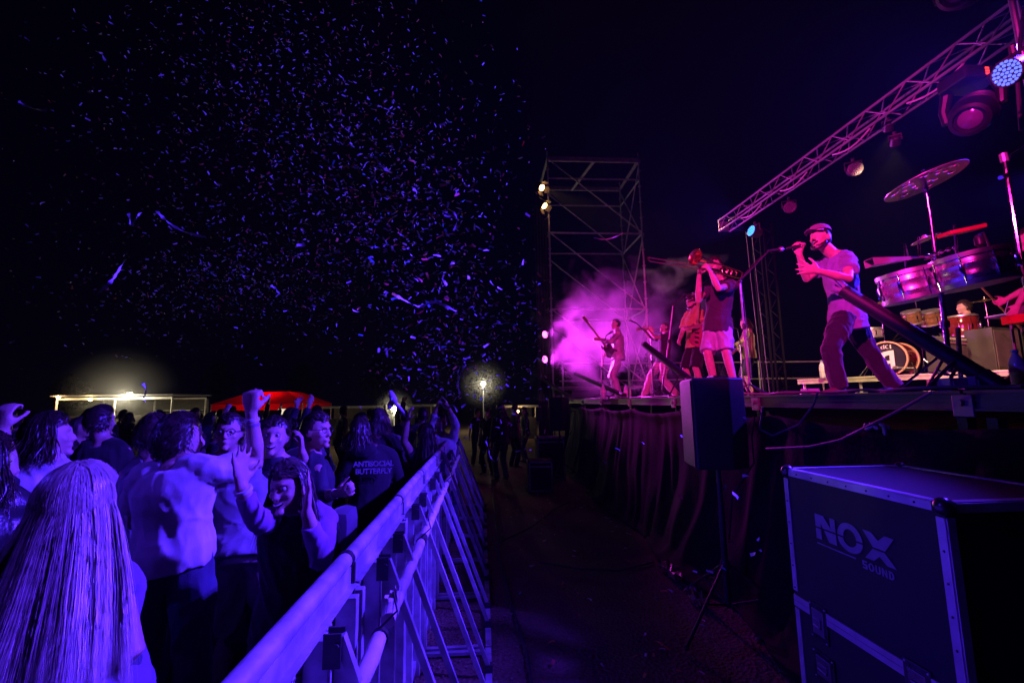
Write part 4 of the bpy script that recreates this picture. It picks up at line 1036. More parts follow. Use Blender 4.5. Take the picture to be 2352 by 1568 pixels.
# added fill: unseen blue par on an invented stand left of the frame
FP = Vector((-5.6, 1.0, 4.4))
par_can(FP, (1.6, 2.1, 0.8), 0.105, 'blue LED par lamp on the lamp stand out in the crowd left of the picture', LED_B, (BLUE, E_FILL, 34, 0.5))
FQ = Vector((-0.9, -0.6, 4.6))  # unseen pink front lamp, added to light the band
az = R(37.0); el = R(-8.5); par_can(FQ, FQ + Vector((math.sin(az) * math.cos(el), math.cos(az) * math.cos(el), math.sin(el))) * 8, 0.105, 'pink LED par lamp on the lamp stand behind the photographer', LED_P, (PINK, E_FRONT, 43, 0.4))
for q_, lb_ in ((FP, 'tall black lamp stand in the crowd left of the picture'), (FQ, 'tall black lamp stand behind the photographer')):
    t_ = empty('added_lamp_stand', (q_.x, q_.y, 0), lb_, 'lamp stand')
    MB().cyl((q_.x, q_.y - 0.12, 0), (q_.x, q_.y - 0.12, q_.z + 0.25), 0.02).build('pole', BLACK, t_)
    MB().cyl((q_.x, q_.y - 0.14, q_.z + 0.24), (q_.x, q_.y + 0.1, q_.z + 0.24), 0.018).build('cross_bar', BLACK, t_)
    for k in range(3): MB().cyl((q_.x, q_.y - 0.12, 0.9), (q_.x + 0.5 * math.cos(k * 2.1), q_.y - 0.12 + 0.5 * math.sin(k * 2.1), 0.02), 0.014).build('leg', BLACK, t_)
NP = Vector((TX - 0.22, 2.45, TZ0 - 0.32))  # extra blue lamp added at the truss end to light the crowd
par_can(NP, (-1.7, 2.5, 0.75), 0.095, 'blue LED par lamp under the near end of the truss beyond the right edge', LED_B, (BLUE, 4800, 46, 0.6))
RP = Vector((5.9, 4.0, 4.1))  # unseen blue lamp and stand, added for a rim on the singer
par_can(RP, (3.25, 4.4, 2.4), 0.095, 'blue LED par lamp on a stand beyond the right edge', LED_B, (BLUE, 2000, 60, 0.6))
t_ = empty('added_lamp_stand', (RP.x + 0.15, RP.y, ZS), 'black lamp stand on the stage beyond the right edge', 'lamp stand')
MB().cyl((RP.x + 0.15, RP.y, ZS), (RP.x + 0.15, RP.y, RP.z + 0.22), 0.02).build('pole', BLACK, t_); MB().cyl((RP.x + 0.2, RP.y, RP.z + 0.2), (RP.x - 0.05, RP.y, RP.z + 0.2), 0.016).build('cross_bar', BLACK, t_)
for k in range(3): MB().cyl((RP.x + 0.15, RP.y, ZS + 0.7), (RP.x + 0.15 + 0.45 * math.cos(k * 2.1), RP.y + 0.45 * math.sin(k * 2.1), ZS + 0.012), 0.013).build('leg', BLACK, t_)
# near light stand on the right and its moving heads
def light_stand():
    a = P(2352, 640, y=2.65); x, y = a.x + 0.03, 2.7
    t = empty('light_stand', (x, y, ZS), 'chrome light stand rising at the right edge of the picture', 'light stand')
    b = P(2308, 372, y=2.7); c = P(2352, 330, y=2.75); top = P(2330, -60, y=2.75)
    MB().tube([(x + 0.10, y, ZS), a, b], 0.014, 10).build('pole', CHROME, t, True)
    MB().tube([b, b + Vector((-0.005, 0, 0.06))], 0.022, 10).build('clamp', ALUD, t, True)
    MB().cyl(P(2298, 408, y=2.66), P(2318, 400, y=2.70), 0.014).build('wing_nut', CHROME, t, True)
    MB().tube([P(2318, 360, y=2.7), P(2352, 338, y=2.72)], 0.010, 8).build('boom_arm', CHROME, t, True)
    m = empty('lamp_mast', (P(2352, 300, y=2.85).x, 2.85, ZS), 'dark mast carrying lamps at the top right corner', 'mast')
    p0 = P(2352, 330, y=2.85); p0.z = ZS; p0.x = P(2400, 330, y=2.85).x
    MB().tube([p0, P(2372, 250, y=2.85), P(2318, -30, y=2.85)], 0.02, 10).build('pole', ALU, m, True)
    MB().tube([P(2352, 20, y=2.83), P(2335, 160, y=2.83), P(2345, 300, y=2.83)], 0.012, 8).build('cable', RUBBER, m, True)
    MB().box(P(2344, 60, y=2.9), (0.012, 0.03, 0.42)).build('banner_strip', mk('pale_strip', (0.5, 0.5, 0.55), 0.5), m)
light_stand()
def moving_head(px, py, yy, s, label, aim):
    c = P(px, py, y=yy); d = Vector(aim).normalized(); root = empty('moving_head', c, label, 'stage lamp', 'moving head lamps')
    u, v = perp(d)
    SH = mk('moving_head_shell', (0.008, 0.008, 0.010), 0.35, var=0.15, spec=0.4)
    m = MB(); m.lathe(c - d * 0.20 * s, d, [(0.07 * s, 0), (0.14 * s, 0.04 * s), (0.165 * s, 0.12 * s), (0.165 * s, 0.22 * s), (0.15 * s, 0.30 * s), (0.14 * s, 0.36 * s), (0.11 * s, 0.37 * s), (0.11 * s, 0.34 * s), (0.0, 0.34 * s)], 26); m.build('head_shell', SH, root, True)
    m = MB(); m.lathe(c + d * 0.12 * s, d, [(0.108 * s, 0), (0.07 * s, 0.03 * s), (0.001, 0.045 * s)], 20); m.build('front_lens', LED_D, root, True)
    for k in range(5):
        m = MB(); r0 = 0.168 * s; m.lathe(c - d * (0.10 - 0.028 * k) * s, d, [(r0 - 0.004, 0), (r0, 0.002), (r0, 0.010 * s), (r0 - 0.004, 0.012 * s)], 26); m.build('cooling_rib', SH, root, True)
    sd = d.cross(Vector((0, 0, 1))).normalized()
    for q in (-1, 1):
        m = MB(); m.tube([c + sd * 0.18 * s * q, c + sd * 0.19 * s * q + Vector((0, 0, 0.12 * s)), c + sd * 0.15 * s * q + Vector((0, 0, 0.28 * s))], [0.035 * s, 0.04 * s, 0.05 * s], 10); m.build('yoke_arm', SH, root, True)
    m = MB(); m.box(c + Vector((0, 0, 0.32 * s)), (0.34 * s, 0.26 * s, 0.12 * s), bev=0.02 * s); b = m.build('base', SH, root)
    RL = lens_mat('red_digits', (1.0, 0.03, 0.02), 3.0)
    for k in range(3):
        m = MB(); m.box(c + Vector((0.03 * s, -0.131 * s, (0.345 - 0.026 * k) * s)), (0.035 * s, 0.004, 0.016 * s), bev=0.0); m.build('digit', RL, b)
    return root
moving_head(2236, 262, 3.3, 0.95, 'black moving head lamp hanging above the holed cymbal', (-0.75, -0.35, -0.62))
moving_head(2215, -30, 3.3, 1.02, 'black moving head lamp cut by the top edge of the picture', (-0.8, -0.2, -0.55))
MB_ = MB(); MB_.cyl(P(2150, -150, y=3.3), P(2420, -120, y=3.3), 0.025)
tag(MB_.build('lamp_bar', ALU), 'horizontal bar above the frame that carries the moving heads', 'bar')
# off-frame carrier so the lower head hangs from the mast
hb = P(2232, 170, y=3.3)
tag(MB().cyl(hb, P(2372, 165, y=3.0), 0.016).build('outrigger', BLACK), 'short dark arm from the mast to the moving head', 'bar')
# ------------------------------------------------------------------ percussion and drum kit
BRONZE = mk('cymbal_bronze', (0.62, 0.42, 0.18), 0.28, 0.9, var=0.15, vs=20)
SILVER = mk('cymbal_silver', (0.62, 0.60, 0.62), 0.30, 0.75, var=0.1)
DRUMHEAD = mk('drum_head', (0.72, 0.70, 0.66), 0.5, var=0.06)
REDSHELL = mk('red_drum_shell', (0.14, 0.012, 0.012), 0.18, var=0.15, coat=0.6)
GOLD = mk('gold_tom_shell', (0.42, 0.24, 0.10), 0.20, 0.7, var=0.12)
BHEAD = mk('bass_drum_black_head', (0.015, 0.015, 0.018), 0.35)
WPRINT = mk('white_print', (0.72, 0.68, 0.66), 0.6, var=0.06)
def disc_obj(name, c, nrm, r, mat, parent, bell=0.18, holes=None):
    c = Vector(c); d = Vector(nrm).normalized(); u, v = perp(d)
    if not holes:
        return MB().lathe(c, d, [(r, -0.001), (r, 0.001), (r * 0.5, 0.010), (r * 0.22, 0.014), (r * 0.14, 0.030), (0.002, 0.034), (0.002, 0.031), (r * 0.2, 0.010), (r * 0.5, 0.007)], 36).build(name, mat, parent, True)
    # sheet with round holes: grid in polar rings with punched cells via boolean-free triangulation
    bm = bmesh.new(); n = 64
    outer = [bm.verts.new(c + (u * math.cos(2 * math.pi * i / n) + v * math.sin(2 * math.pi * i / n)) * r) for i in range(n)]
    edges = [bm.edges.new((outer[i], outer[(i + 1) % n])) for i in range(n)]
    for hr, ha, hs in holes:
        hc = c + (u * math.cos(ha) + v * math.sin(ha)) * hr * r
        vs = [bm.verts.new(hc + (u * math.cos(2 * math.pi * i / 14) + v * math.sin(2 * math.pi * i / 14)) * hs * r) for i in range(14)]
        edges += [bm.edges.new((vs[i], vs[(i + 1) % 14])) for i in range(14)]
    bmesh.ops.triangle_fill(bm, use_beauty=True, use_dissolve=False, edges=edges, normal=d)
    # drop faces inside holes
    dead = []
    for f in bm.faces:
        m_ = f.calc_center_median()
        for hr, ha, hs in holes:
            hc = c + (u * math.cos(ha) + v * math.sin(ha)) * hr * r
            if (m_ - hc).length < hs * r * 0.98 and all((w_.co - hc).length < hs * r * 1.02 for w_ in f.verts): dead.append(f); break
    bmesh.ops.delete(bm, geom=dead, context='FACES')
    for w_ in bm.verts: w_.co += d * (0.018 * (1 - ((w_.co - c).length / r) ** 2))
    me = bpy.data.meshes.new(name); o0 = origin(parent)
    for w_ in bm.verts: w_.co -= o0
    bm.to_mesh(me); bm.free(); me.materials.append(mat)
    o = bpy.data.objects.new(name, me); col.objects.link(o); o.parent = parent
    sm = o.modifiers.new('s', 'SOLIDIFY'); sm.thickness = 0.003
    MB().lathe(c + d * 0.015, d, [(r * 0.16, 0), (r * 0.12, 0.015), (0.004, 0.022)], 20).build('bell', mat, o, True)
    return o
def drum(name, c, axis, r, depth, shell, parent, lugs=8, top=DRUMHEAD, bottom_open=True, hoop=ALU):
    c = Vector(c); d = Vector(axis).normalized(); u, v = perp(d)
    s = MB().lathe(c, d, [(r * 0.96, 0), (r, 0.0), (r, depth * 0.25), (r * 1.012, depth * 0.27), (r * 1.012, depth * 0.31), (r, depth * 0.33), (r, depth * 0.67), (r * 1.012, depth * 0.69), (r * 1.012, depth * 0.73), (r, depth * 0.75), (r, depth), (r * 0.96, depth), (r * 0.96, 0.001)], 40).build(name, shell, parent, True)
    MB().lathe(c + d * (depth + 0.002), d, [(r * 0.97, 0), (r * 0.97, 0.004), (0.001, 0.004)], 36).build('head', top, s, True)
    for h in (-0.012, depth - 0.008):
        MB().lathe(c + d * h, d, [(r * 0.98, 0), (r * 1.07, 0), (r * 1.07, 0.028), (r * 0.98, 0.028)], 40).build('hoop', hoop, s, True)
    for k in range(lugs):
        t = 2 * math.pi * k / lugs + 0.3; q = u * math.cos(t) + v * math.sin(t)
        m = MB(); m.box(c + q * (r + 0.014) + d * depth * 0.5, (0.022, 0.026, min(depth * 0.45, 0.07)), (q.cross(d), q, d), 0.005); m.cyl(c + q * (r * 1.05) - d * 0.004, c + q * (r * 1.05) + d * (depth + 0.006), 0.0045, n=6); m.build('lug', CHROME, s, True)
    return s
DRUMC = mk('drum_chrome', (0.75, 0.75, 0.78), 0.27, 0.85, var=0.08, vs=20)
def timbales():
    base = P(2190, 884, y=2.72); base.z = ZS
    t = empty('timbales', base, 'pair of chrome timbales on a stand with cowbell and cymbals', 'timbales')
    Y = 2.72
    hub = P(2172, 748, y=Y); top = P(2124, 424, y=Y)
    MB().tube([P(2184, 855, y=Y), P(2164, 690, y=Y), P(2150, 588, y=Y)], 0.015, 12).build('pole', CHROME, t, True)
    MB().tube([P(2150, 592, y=Y), P(2136, 490, y=Y), top], 0.010, 12).build('pole', CHROME, t, True)
    for q, py in (((2150), 590), (2170, 745)):
        MB().lathe(P(q, py, y=Y) - Vector((0, 0, 0.025)), (0, 0, 1), [(0.014, 0), (0.026, 0.004), (0.026, 0.046), (0.014, 0.05)], 14).build('clamp', CHROME, t, True)
        MB().tube([P(q, py, y=Y), P(q - 26, py + 6, y=Y - 0.02)], 0.006, 6).build('wing_screw', CHROME, t, True)
    MB().tube([P(2200, 752, y=Y + 0.05), P(2208, 880, y=Y + 0.05)], 0.013, 10).build('pole', CHROME, t, True)
    # tripod with doubled legs
    for fx, fy, fY in ((2062, 886, 2.85), (2128, 893, 2.55), (2330, 886, 2.95)):
        f = P(fx, fy, y=fY); f.z = ZS + 0.02; h2 = P(2180, 800, y=Y)
        for off in (-0.012, 0.012): MB().cyl(h2 + Vector((off, off, 0)), f + Vector((off, off, 0)), 0.008, n=8).build('leg', CHROME, t, True)
        MB().ball(f, 0.016, 10, 6).build('rubber_foot', RUBBER, t, True)
        MB().cyl(P(2186, 862, y=Y), h2 + (f - h2) * 0.55, 0.006, n=8).build('leg_brace', CHROME, t, True)
    drum('drum_shell', P(2243, 652, y=2.52), (-0.13, 0.03, 1), 0.180, 0.165, DRUMC, t, 8)
    drum('drum_shell', P(2100, 685, y=2.80), (-0.15, 0.03, 1), 0.162, 0.165, DRUMC, t, 8)
    MB().tube([P(2120, 650, y=2.75), P(2165, 655, y=2.72), P(2200, 630, y=2.6)], 0.011, 8).build('cross_bar', CHROME, t, True)
    # cowbell
    A = P(2088, 594, y=2.74); Bq = P(1996, 604, y=2.76); d = (Bq - A).normalized(); u, v = perp(d)
    m = MB(); rs = []
    for p, a, b in ((A, 0.018, 0.010), (Bq, 0.040, 0.026)): rs += [p + u * a + v * b, p - u * a + v * b, p - u * a - v * b, p + u * a - v * b]
    m._add(rs, [(0, 1, 2, 3), (0, 4, 5, 1), (1, 5, 6, 2), (2, 6, 7, 3), (3, 7, 4, 0)]); o = m.build('cowbell', mk('cowbell_steel', (0.45, 0.4, 0.42), 0.35, 0.6), t); o.modifiers.new('s', 'SOLIDIFY').thickness = 0.003
    MB().tube([P(2086, 588, y=2.73), P(2078, 560, y=2.73), P(2082, 640, y=2.73), P(2120, 680, y=2.73)], 0.006, 8).build('cowbell_rod', CHROME, t, True)
    MB().tube([P(2086, 592, y=2.73), P(2150, 588, y=2.72)], 0.008, 8).build('cross_bar', CHROME, t, True)
    # cymbals
    hs = []
    rg = random.Random(4)
    for k in range(7): hs.append((0.72, 2 * math.pi * k / 7 + 0.1, 0.085)); hs.append((0.50, 2 * math.pi * k / 7 + 0.5, 0.05 + 0.02 * (k % 2)))
    for k in range(5): hs.append((0.33, 2 * math.pi * k / 5, 0.05))
    disc_obj('holed_cymbal', P(2124, 418, y=Y), (-0.24, 0.14, 1), 0.228, SILVER, t, holes=hs)
    MB().lathe(top - Vector((0, 0, 0.05)), (0, 0, 1), [(0.010, 0), (0.018, 0.01), (0.018, 0.03), (0.008, 0.05), (0.008, 0.14), (0.012, 0.15), (0.0, 0.16)], 12).build('cymbal_felt', CHROME, t, True)
    disc_obj('splash_cymbal', P(2126, 550, y=2.8), (-0.25, 0.15, 1), 0.082, SILVER, t)
    MB().tube([P(2110, 545, y=2.8), P(2112, 590, y=2.76), P(2150, 592, y=Y)], 0.007, 8).build('cymbal_rod', CHROME, t, True)
    m = MB(); A = P(2166, 540, y=2.68); Bq = P(2250, 522, y=2.60); d = (Bq - A); u2 = Vector((0.25, 0.96, 0.1)).normalized()
    m.box((A + Bq) / 2, (d.length, 0.12, 0.026), (d.normalized(), u2, d.normalized().cross(u2)), 0.006); m.build('jam_block', mk('red_plastic', (0.32, 0.02, 0.03), 0.3), t)
    MB().tube([P(2192, 516, y=2.64), P(2200, 600, y=2.66), P(2204, 660, y=2.64)], 0.008, 8).build('block_rod', CHROME, t, True)
    for q in range(5): MB().ball(P(2130 + 16 * q, 588 - 5 * q, y=2.68), 0.016, 8, 6).build('clamp_knob', CHROME, t, True)
    # clip microphone on a gooseneck
    mm = empty('clip_microphone', P(2254, 560, y=2.5), 'small black clip microphone above the right timbale', 'microphone')
    MB().tube([P(2276, 592, y=2.5), P(2270, 560, y=2.5), P(2258, 534, y=2.5), P(2246, 540, y=2.5)], 0.006, 8).build('gooseneck', RUBBER, mm, True)
    MB().lathe(P(2246, 540, y=2.5), (0.1, 0, -1), [(0.012, 0), (0.024, 0.02), (0.026, 0.06), (0.012, 0.075)], 14).build('capsule', BLACK, mm, True)
timbales()
# riser
RD = Vector((-0.89, -0.46, 0)).normalized(); RE = Vector((0.46, -0.89, 0)).normalized()
RZ = ZS + 0.30
RA = P(2199, 850, y=6.0); RA.z = 0
def riser():
    root = empty('drum_riser', (RA.x, RA.y, ZS), 'low drum riser with a pale aluminium edge', 'riser')
    A = Vector((RA.x, RA.y, 0)) + RE * 0.6; L = 2.75; D = 2.4
    c = A - RE * L / 2 - RD * D / 2
    MB().box((c.x, c.y, RZ - 0.015), (L, D, 0.028), (RE, RD, Vector((0, 0, 1)))).build('deck_panel', PLY, root)
    EW = mk('riser_edge', (0.62, 0.58, 0.54), 0.45, 0.3)
    f = A - RE * L / 2
    m = MB(); m.box((f.x, f.y, RZ - 0.045), (L, 0.03, 0.085), (RE, RD, Vector((0, 0, 1)))); m.box((f.x + RD.x * 0.018, f.y + RD.y * 0.018, RZ - 0.02), (L, 0.014, 0.012), (RE, RD, Vector((0, 0, 1)))); m.build('front_edge', EW, root)
    for k in range(4):
        p = A - RE * (0.08 + (L - 0.16) * k / 3) - RD * 0.05
        MB().cyl((p.x, p.y, ZS), (p.x, p.y, RZ - 0.03), 0.024).build('leg', GALV, root)
        MB().box((p.x, p.y, ZS + 0.02), (0.12, 0.12, 0.04)).build('foot', GALV, root)
riser()
def kit():
    fc = P(2036, 812, y=7.15); r = 0.275
    fc.z = RZ + r + 0.02; n = RD.copy(); u = Vector((0, 0, 1)).cross(n).normalized(); up = Vector((0, 0, 1))
    root = empty('drum_kit', (fc.x - n.x * 0.3, fc.y - n.y * 0.3, RZ), 'red drum kit with black bass drum head and white emblem', 'drum kit')
    m = MB(); m.lathe(fc - n * 0.46, n, [(r * 0.9, 0), (r, 0.0), (r, 0.45), (r * 0.9, 0.45)], 44); bd = m.build('bass_drum', REDSHELL, root, True)
    MB().lathe(fc - n * 0.012, n, [(r * 0.96, 0), (r * 0.96, 0.006), (0.001, 0.006)], 44).build('front_head', BHEAD, bd, True)
    HO = mk('wood_hoop', (0.55, 0.36, 0.20), 0.3, var=0.2, coat=0.4)
    for h in (-0.47, -0.015): MB().lathe(fc + n * h, n, [(r, 0), (r * 1.06, 0), (r * 1.06, 0.04), (r * 0.97, 0.04), (r * 0.97, 0.0)], 44).build('hoop', HO, bd, True)
    for k in range(8):
        t = 2 * math.pi * k / 8 + 0.2; q = u * math.cos(t) + up * math.sin(t)
        m = MB(); m.box(fc - n * 0.05 + q * (r * 1.06), (0.02, 0.05, 0.02), (q.cross(n), n, q), 0.004); m.cyl(fc - n * 0.16 + q * r * 1.04, fc + n * 0.02 + q * r * 1.09, 0.005, n=6); m.build('claw', CHROME, bd, True)
    # emblem: block letter and small letters above. x axis seen left to right
    ux = n.cross(up).normalized() * -1
    if (P(2100, 800, y=7) - P(2000, 800, y=7)).dot(ux) < 0: ux = -ux
    o = fc - n * 0.006 + n * 0.001 - up * r * 0.62 - ux * r * 0.30
    w_, h_ = r * 0.66, r * 1.05
    A_ = [[(0, 0), (0.30, 0), (0.30, 1.0), (0, 0.94)], [(0.30, 0.74), (0.66, 0.80), (0.66, 1.04), (0.30, 1.0)], [(0.66, 0.0), (1.0, 0.0), (1.0, 1.05), (0.66, 1.04)], [(0.30, 0.30), (0.66, 0.30), (0.66, 0.48), (0.30, 0.48)]]
    letters(A_, o, ux * w_, up * h_, n).build('emblem', WPRINT, bd)
    o2 = fc - n * 0.005 + up * r * 0.60 - ux * r * 0.26
    dci = [half_ring(0.22, 0.35, 0.22, 0.35, 0.11, 0, 180), half_ring(0.22, 0.35, 0.22, 0.35, 0.11, 180, 360), [(0.36, 0), (0.46, 0), (0.46, 1), (0.36, 1)], half_ring(0.80, 0.45, 0.26, 0.45, 0.12, 60, 300), [(1.1, 0.0), (1.24, 0.0), (1.24, 0.9), (1.1, 0.9)]]
    letters(dci, o2, ux * r * 0.42, up * r * 0.26, n).build('small_letters', WPRINT, bd)
    for k, q in ((-1, 0.22), (1, 0.22)):
        p = fc - n * 0.10 + u * 0.25 * k; MB().cyl(p, p + u * 0.16 * k + n * 0.16 - up * (r + 0.01), 0.009).build('spur', CHROME, root)
    # mounted toms
    for px, py, rr, dd in ((2098, 742, 0.125, 0.20), (2142, 744, 0.14, 0.22)):
        c = P(px, py, y=7.25); drum('tom', c, (RD.x * 0.35, RD.y * 0.35, 1), rr, dd, GOLD, root, 6)
        MB().tube([c + Vector((0, 0, 0.08)), fc - n * 0.2 + up * r], 0.012, 8).build('tom_arm', CHROME, root, True)
    c = P(2215, 775, y=6.95); drum('floor_tom', c, (0, 0, 1), 0.19, 0.34, REDSHELL, root, 8)
    for k in range(3): MB().cyl((c.x + 0.2 * math.cos(k * 2.1), c.y + 0.2 * math.sin(k * 2.1), RZ), (c.x + 0.2 * math.cos(k * 2.1), c.y + 0.2 * math.sin(k * 2.1), c.z + 0.2), 0.008).build('leg', CHROME, root)
    c = P(2000, 775, y=7.6); drum('snare_drum', c, (0, 0, 1), 0.17, 0.14, SILVER, root, 8)
    # cymbals on stands
    for px, py, yy, rr in ((2022, 697, 7.5, 0.19), (2100, 668, 7.9, 0.22), (2262, 690, 7.2, 0.2), (1998, 770, 7.9, 0.17)):
        c = P(px, py, y=yy); disc_obj('cymbal', c, (RD.x * 0.2, RD.y * 0.2, 1), rr, BRONZE, root)
        m = MB(); m.cyl((c.x, c.y, RZ + 0.1), c + Vector((0, 0, 0.06)), 0.009); st = m.build('cymbal_stand', CHROME, root)
        for k in range(3): MB().cyl((c.x, c.y, RZ + 0.35), (c.x + 0.22 * math.cos(k * 2.1 + 1), c.y + 0.22 * math.sin(k * 2.1 + 1), RZ + 0.012), 0.007).build('stand_leg', CHROME, st)
    # microphone boom at the bass drum
    ms = empty('drum_microphone', (fc.x + n.x * 0.3, fc.y + n.y * 0.3, RZ), 'short boom microphone aimed at the bass drum', 'microphone')
    b = P(2100, 845, y=6.7); MB().cyl(b, fc + n * 0.1 - up * 0.16 + ux * 0.12, 0.009).build('boom', ALU, ms)
    MB().lathe(fc + n * 0.12 - up * 0.16 + ux * 0.12, -n, [(0.02, 0), (0.03, 0.02), (0.03, 0.09), (0.012, 0.12)], 12).build('capsule', mk('mic_grey', (0.25, 0.24, 0.24), 0.4, 0.5), ms, True)
    m = MB(); m.lathe((b.x, b.y, RZ), (0, 0, 1), [(0.10, 0), (0.10, 0.02), (0.012, 0.03), (0.010, b.z - RZ)], 16); m.build('base', BLACK, ms, True)
kit()
def amp(loc, w, d, h, label, panel=True, ang=20):
    x, y, z = loc; root = empty('amplifier', loc, label, 'amplifier'); M = Matrix.Rotation(R(ang), 3, 'Z'); ax = (M @ Vector((1, 0, 0)), M @ Vector((0, 1, 0)), Vector((0, 0, 1)))
    Wv = lambda a, b, c: Vector(loc) + M @ Vector((a, b, c))
    MB().box(Wv(0, 0, h / 2), (w, d, h), ax, 0.012).build('cabinet', mk('amp_tolex', (0.035, 0.03, 0.03), 0.6, var=0.2, bump=0.2, bs=300), root)
    MB().box(Wv(0, -d / 2 - 0.004, h * (0.40 if panel else 0.5)), (w * 0.92, 0.010, h * (0.70 if panel else 0.92)), ax, 0.003).build('grille_cloth', mk('grille_cloth', (0.10, 0.07, 0.075), 0.8, var=0.3, bump=0.4, bs=600), root)
    if panel:
        MB().box(Wv(0, -d / 2 - 0.004, h * 0.87), (w * 0.94, 0.012, h * 0.16), ax, 0.002).build('control_panel', mk('cream_panel', (0.72, 0.62, 0.48), 0.45), root)
        for k in range(9): MB().lathe(Wv(-w * 0.40 + w * 0.1 * k, -d / 2 - 0.010, h * 0.87), M @ Vector((0, -1, 0)), [(0.016, 0), (0.013, 0.014), (0.0, 0.015)], 12).build('knob', BLACK, root, True)
    MB().tube([Wv(-0.12, 0, h), Wv(-0.1, 0, h + 0.035), Wv(0.1, 0, h + 0.035), Wv(0.12, 0, h)], 0.010, 6).build('handle', BLACK, root, True)
    return root
q = P(2188, 850, y=6.45); amp((q.x, 6.5, RZ), 0.56, 0.28, 0.56, 'combo amplifier with a pale knob panel beside the drum riser')
q = P(2288, 850, y=6.5); amp((q.x, 6.5, ZS), 0.56, 0.36, 0.98, 'tall dark speaker cabinet at the back right of the stage', panel=False, ang=10)
# keyboard stand with laptop at the right edge
def keys():
    c = P(2352, 735, y=4.3); root = empty('keyboard', (c.x + 0.2, 4.3, ZS), 'red stage keyboard on a stand cut by the right edge', 'keyboard')
    MB().box((c.x + 0.45, 4.3, c.z + 0.02), (1.0, 0.34, 0.09), bev=0.01).build('body', mk('red_keyboard', (0.5, 0.02, 0.02), 0.3), root)
    for k in range(14): MB().box((c.x + 0.02 + 0.05 * k, 4.17, c.z + 0.075), (0.046, 0.14, 0.018)).build('key', WPRINT, root)
    for sx in (0.2, 0.8): MB().cyl((c.x + sx, 4.12, ZS), (c.x + sx, 4.48, c.z - 0.03), 0.014).build('stand_leg', BLACK, root); MB().cyl((c.x + sx, 4.48, ZS), (c.x + sx, 4.12, c.z - 0.03), 0.014).build('stand_leg', BLACK, root)
    l = P(2318, 712, y=4.75); lp = empty('laptop', l, 'grey laptop open on a stand at the right edge', 'laptop')
    G = mk('laptop_grey', (0.30, 0.29, 0.31), 0.4, 0.4)
    MB().box(l + Vector((0.02, 0.02, -0.06)), (0.34, 0.24, 0.018), bev=0.004).build('base', G, lp)
    MB().box(l + Vector((0.02, -0.11, 0.05)), (0.34, 0.012, 0.22), (Vector((1, 0, 0)), Vector((0, 0.94, 0.34)), Vector((0, -0.34, 0.94))), 0.004).build('screen_lid', G, lp)
    s = empty('laptop_stand', (l.x, l.y, ZS), 'thin stand under the laptop', 'stand')
    MB().cyl((l.x + 0.02, l.y + 0.02, ZS), (l.x + 0.02, l.y + 0.02, l.z - 0.07), 0.015).build('pole', BLACK, s); MB().box((l.x + 0.02, l.y + 0.02, l.z - 0.077), (0.3, 0.22, 0.012)).build('plate', BLACK, s)
    for k in range(3): MB().cyl((l.x + 0.02, l.y + 0.02, ZS + 0.25), (l.x + 0.3 * math.cos(2.1 * k), l.y + 0.3 * math.sin(2.1 * k), ZS + 0.01), 0.01).build('leg', BLACK, s)
    # boom stand in brass colour crossing behind the timbales
    bs = empty('boom_stand', (P(2350, 805, y=5.5).x, 5.5, ZS), 'brass coloured boom stand slanting behind the right timbale', 'boom stand')
    MB().cyl(P(2250, 655, y=5.2), P(2346, 756, y=5.5), 0.011).build('boom', mk('brass_tube', (0.6, 0.48, 0.2), 0.3, 0.7), bs)
    e = P(2346, 756, y=5.5); MB().cyl((e.x, e.y, ZS), e, 0.012).build('pole', BLACK, bs)
keys()
# ------------------------------------------------------------------ microphone stands
def mic(root, p, d, grip=True, label=None):
    d = Vector(d).normalized(); p = Vector(p)
    m = empty('microphone', p, label, 'microphone')
    MB().lathe(p, d, [(0.008, 0), (0.011, 0.01), (0.015, 0.13), (0.017, 0.145)], 14).build('handle', mk('mic_body', (0.05, 0.05, 0.055), 0.35, 0.4), m, True)
    MB().lathe(p + d * 0.143, d, [(0.018, 0), (0.0255, 0.012), (0.026, 0.028), (0.019, 0.050), (0.001, 0.058)], 16).build('grille', mk('mic_grille', (0.45, 0.44, 0.45), 0.35, 0.8, bump=0.6, bs=900), m, True)
    return m
def mic_stand(foot, joint, boom_tip, label, miclabel=None, tripod=True, micdir=None):
    foot, joint, boom_tip = Vector(foot), Vector(joint), Vector(boom_tip)
    root = empty('microphone_stand', foot, label, 'microphone stand', 'microphone stands on stage')
    MB().cyl(foot + Vector((0, 0, 0.1)), foot + (joint - foot) * 0.62, 0.012).build('lower_tube', ALUD, root)
    MB().cyl(foot + (joint - foot) * 0.6, joint, 0.009).build('upper_tube', ALU, root, True)
    MB().lathe(foot + (joint - foot) * 0.6, (0, 0, 1), [(0.014, -0.03), (0.018, -0.02), (0.018, 0.02), (0.012, 0.035)], 12).build('clutch', BLACK, root, True)
    MB().ball(joint, 0.022, 10, 7).build('boom_clutch', BLACK, root, True)
    d = (boom_tip - joint).normalized(); MB().cyl(joint - d * 0.10, boom_tip, 0.008).build('boom', BLACK, root)
    mid = (joint + boom_tip) / 2
    m = MB(); m.tube([boom_tip, mid + Vector((0, 0, 0.03)), joint + Vector((0, -0.02, 0.02)), foot + (joint - foot) * 0.6 + Vector((0.02, -0.02, 0)), foot + Vector((0.02, -0.02, 0.2)), foot + Vector((-0.1, -0.1, 0.01))], 0.0045, 6); m.build('cable', RUBBER, root, True)
    for k in range(3):
        a = 2.1 * k + 0.4; MB().cyl(foot + Vector((0, 0, 0.12)), foot + Vector((0.30 * math.cos(a), 0.30 * math.sin(a), 0.012)), 0.009).build('leg', BLACK, root)
    md = Vector(micdir) if micdir else d
    mic(None, boom_tip - md.normalized() * 0.02, md, label=miclabel or 'microphone')
    return root
def on_stage(px, py, y): q = P(px, py, y=y); q.z = ZS; return q
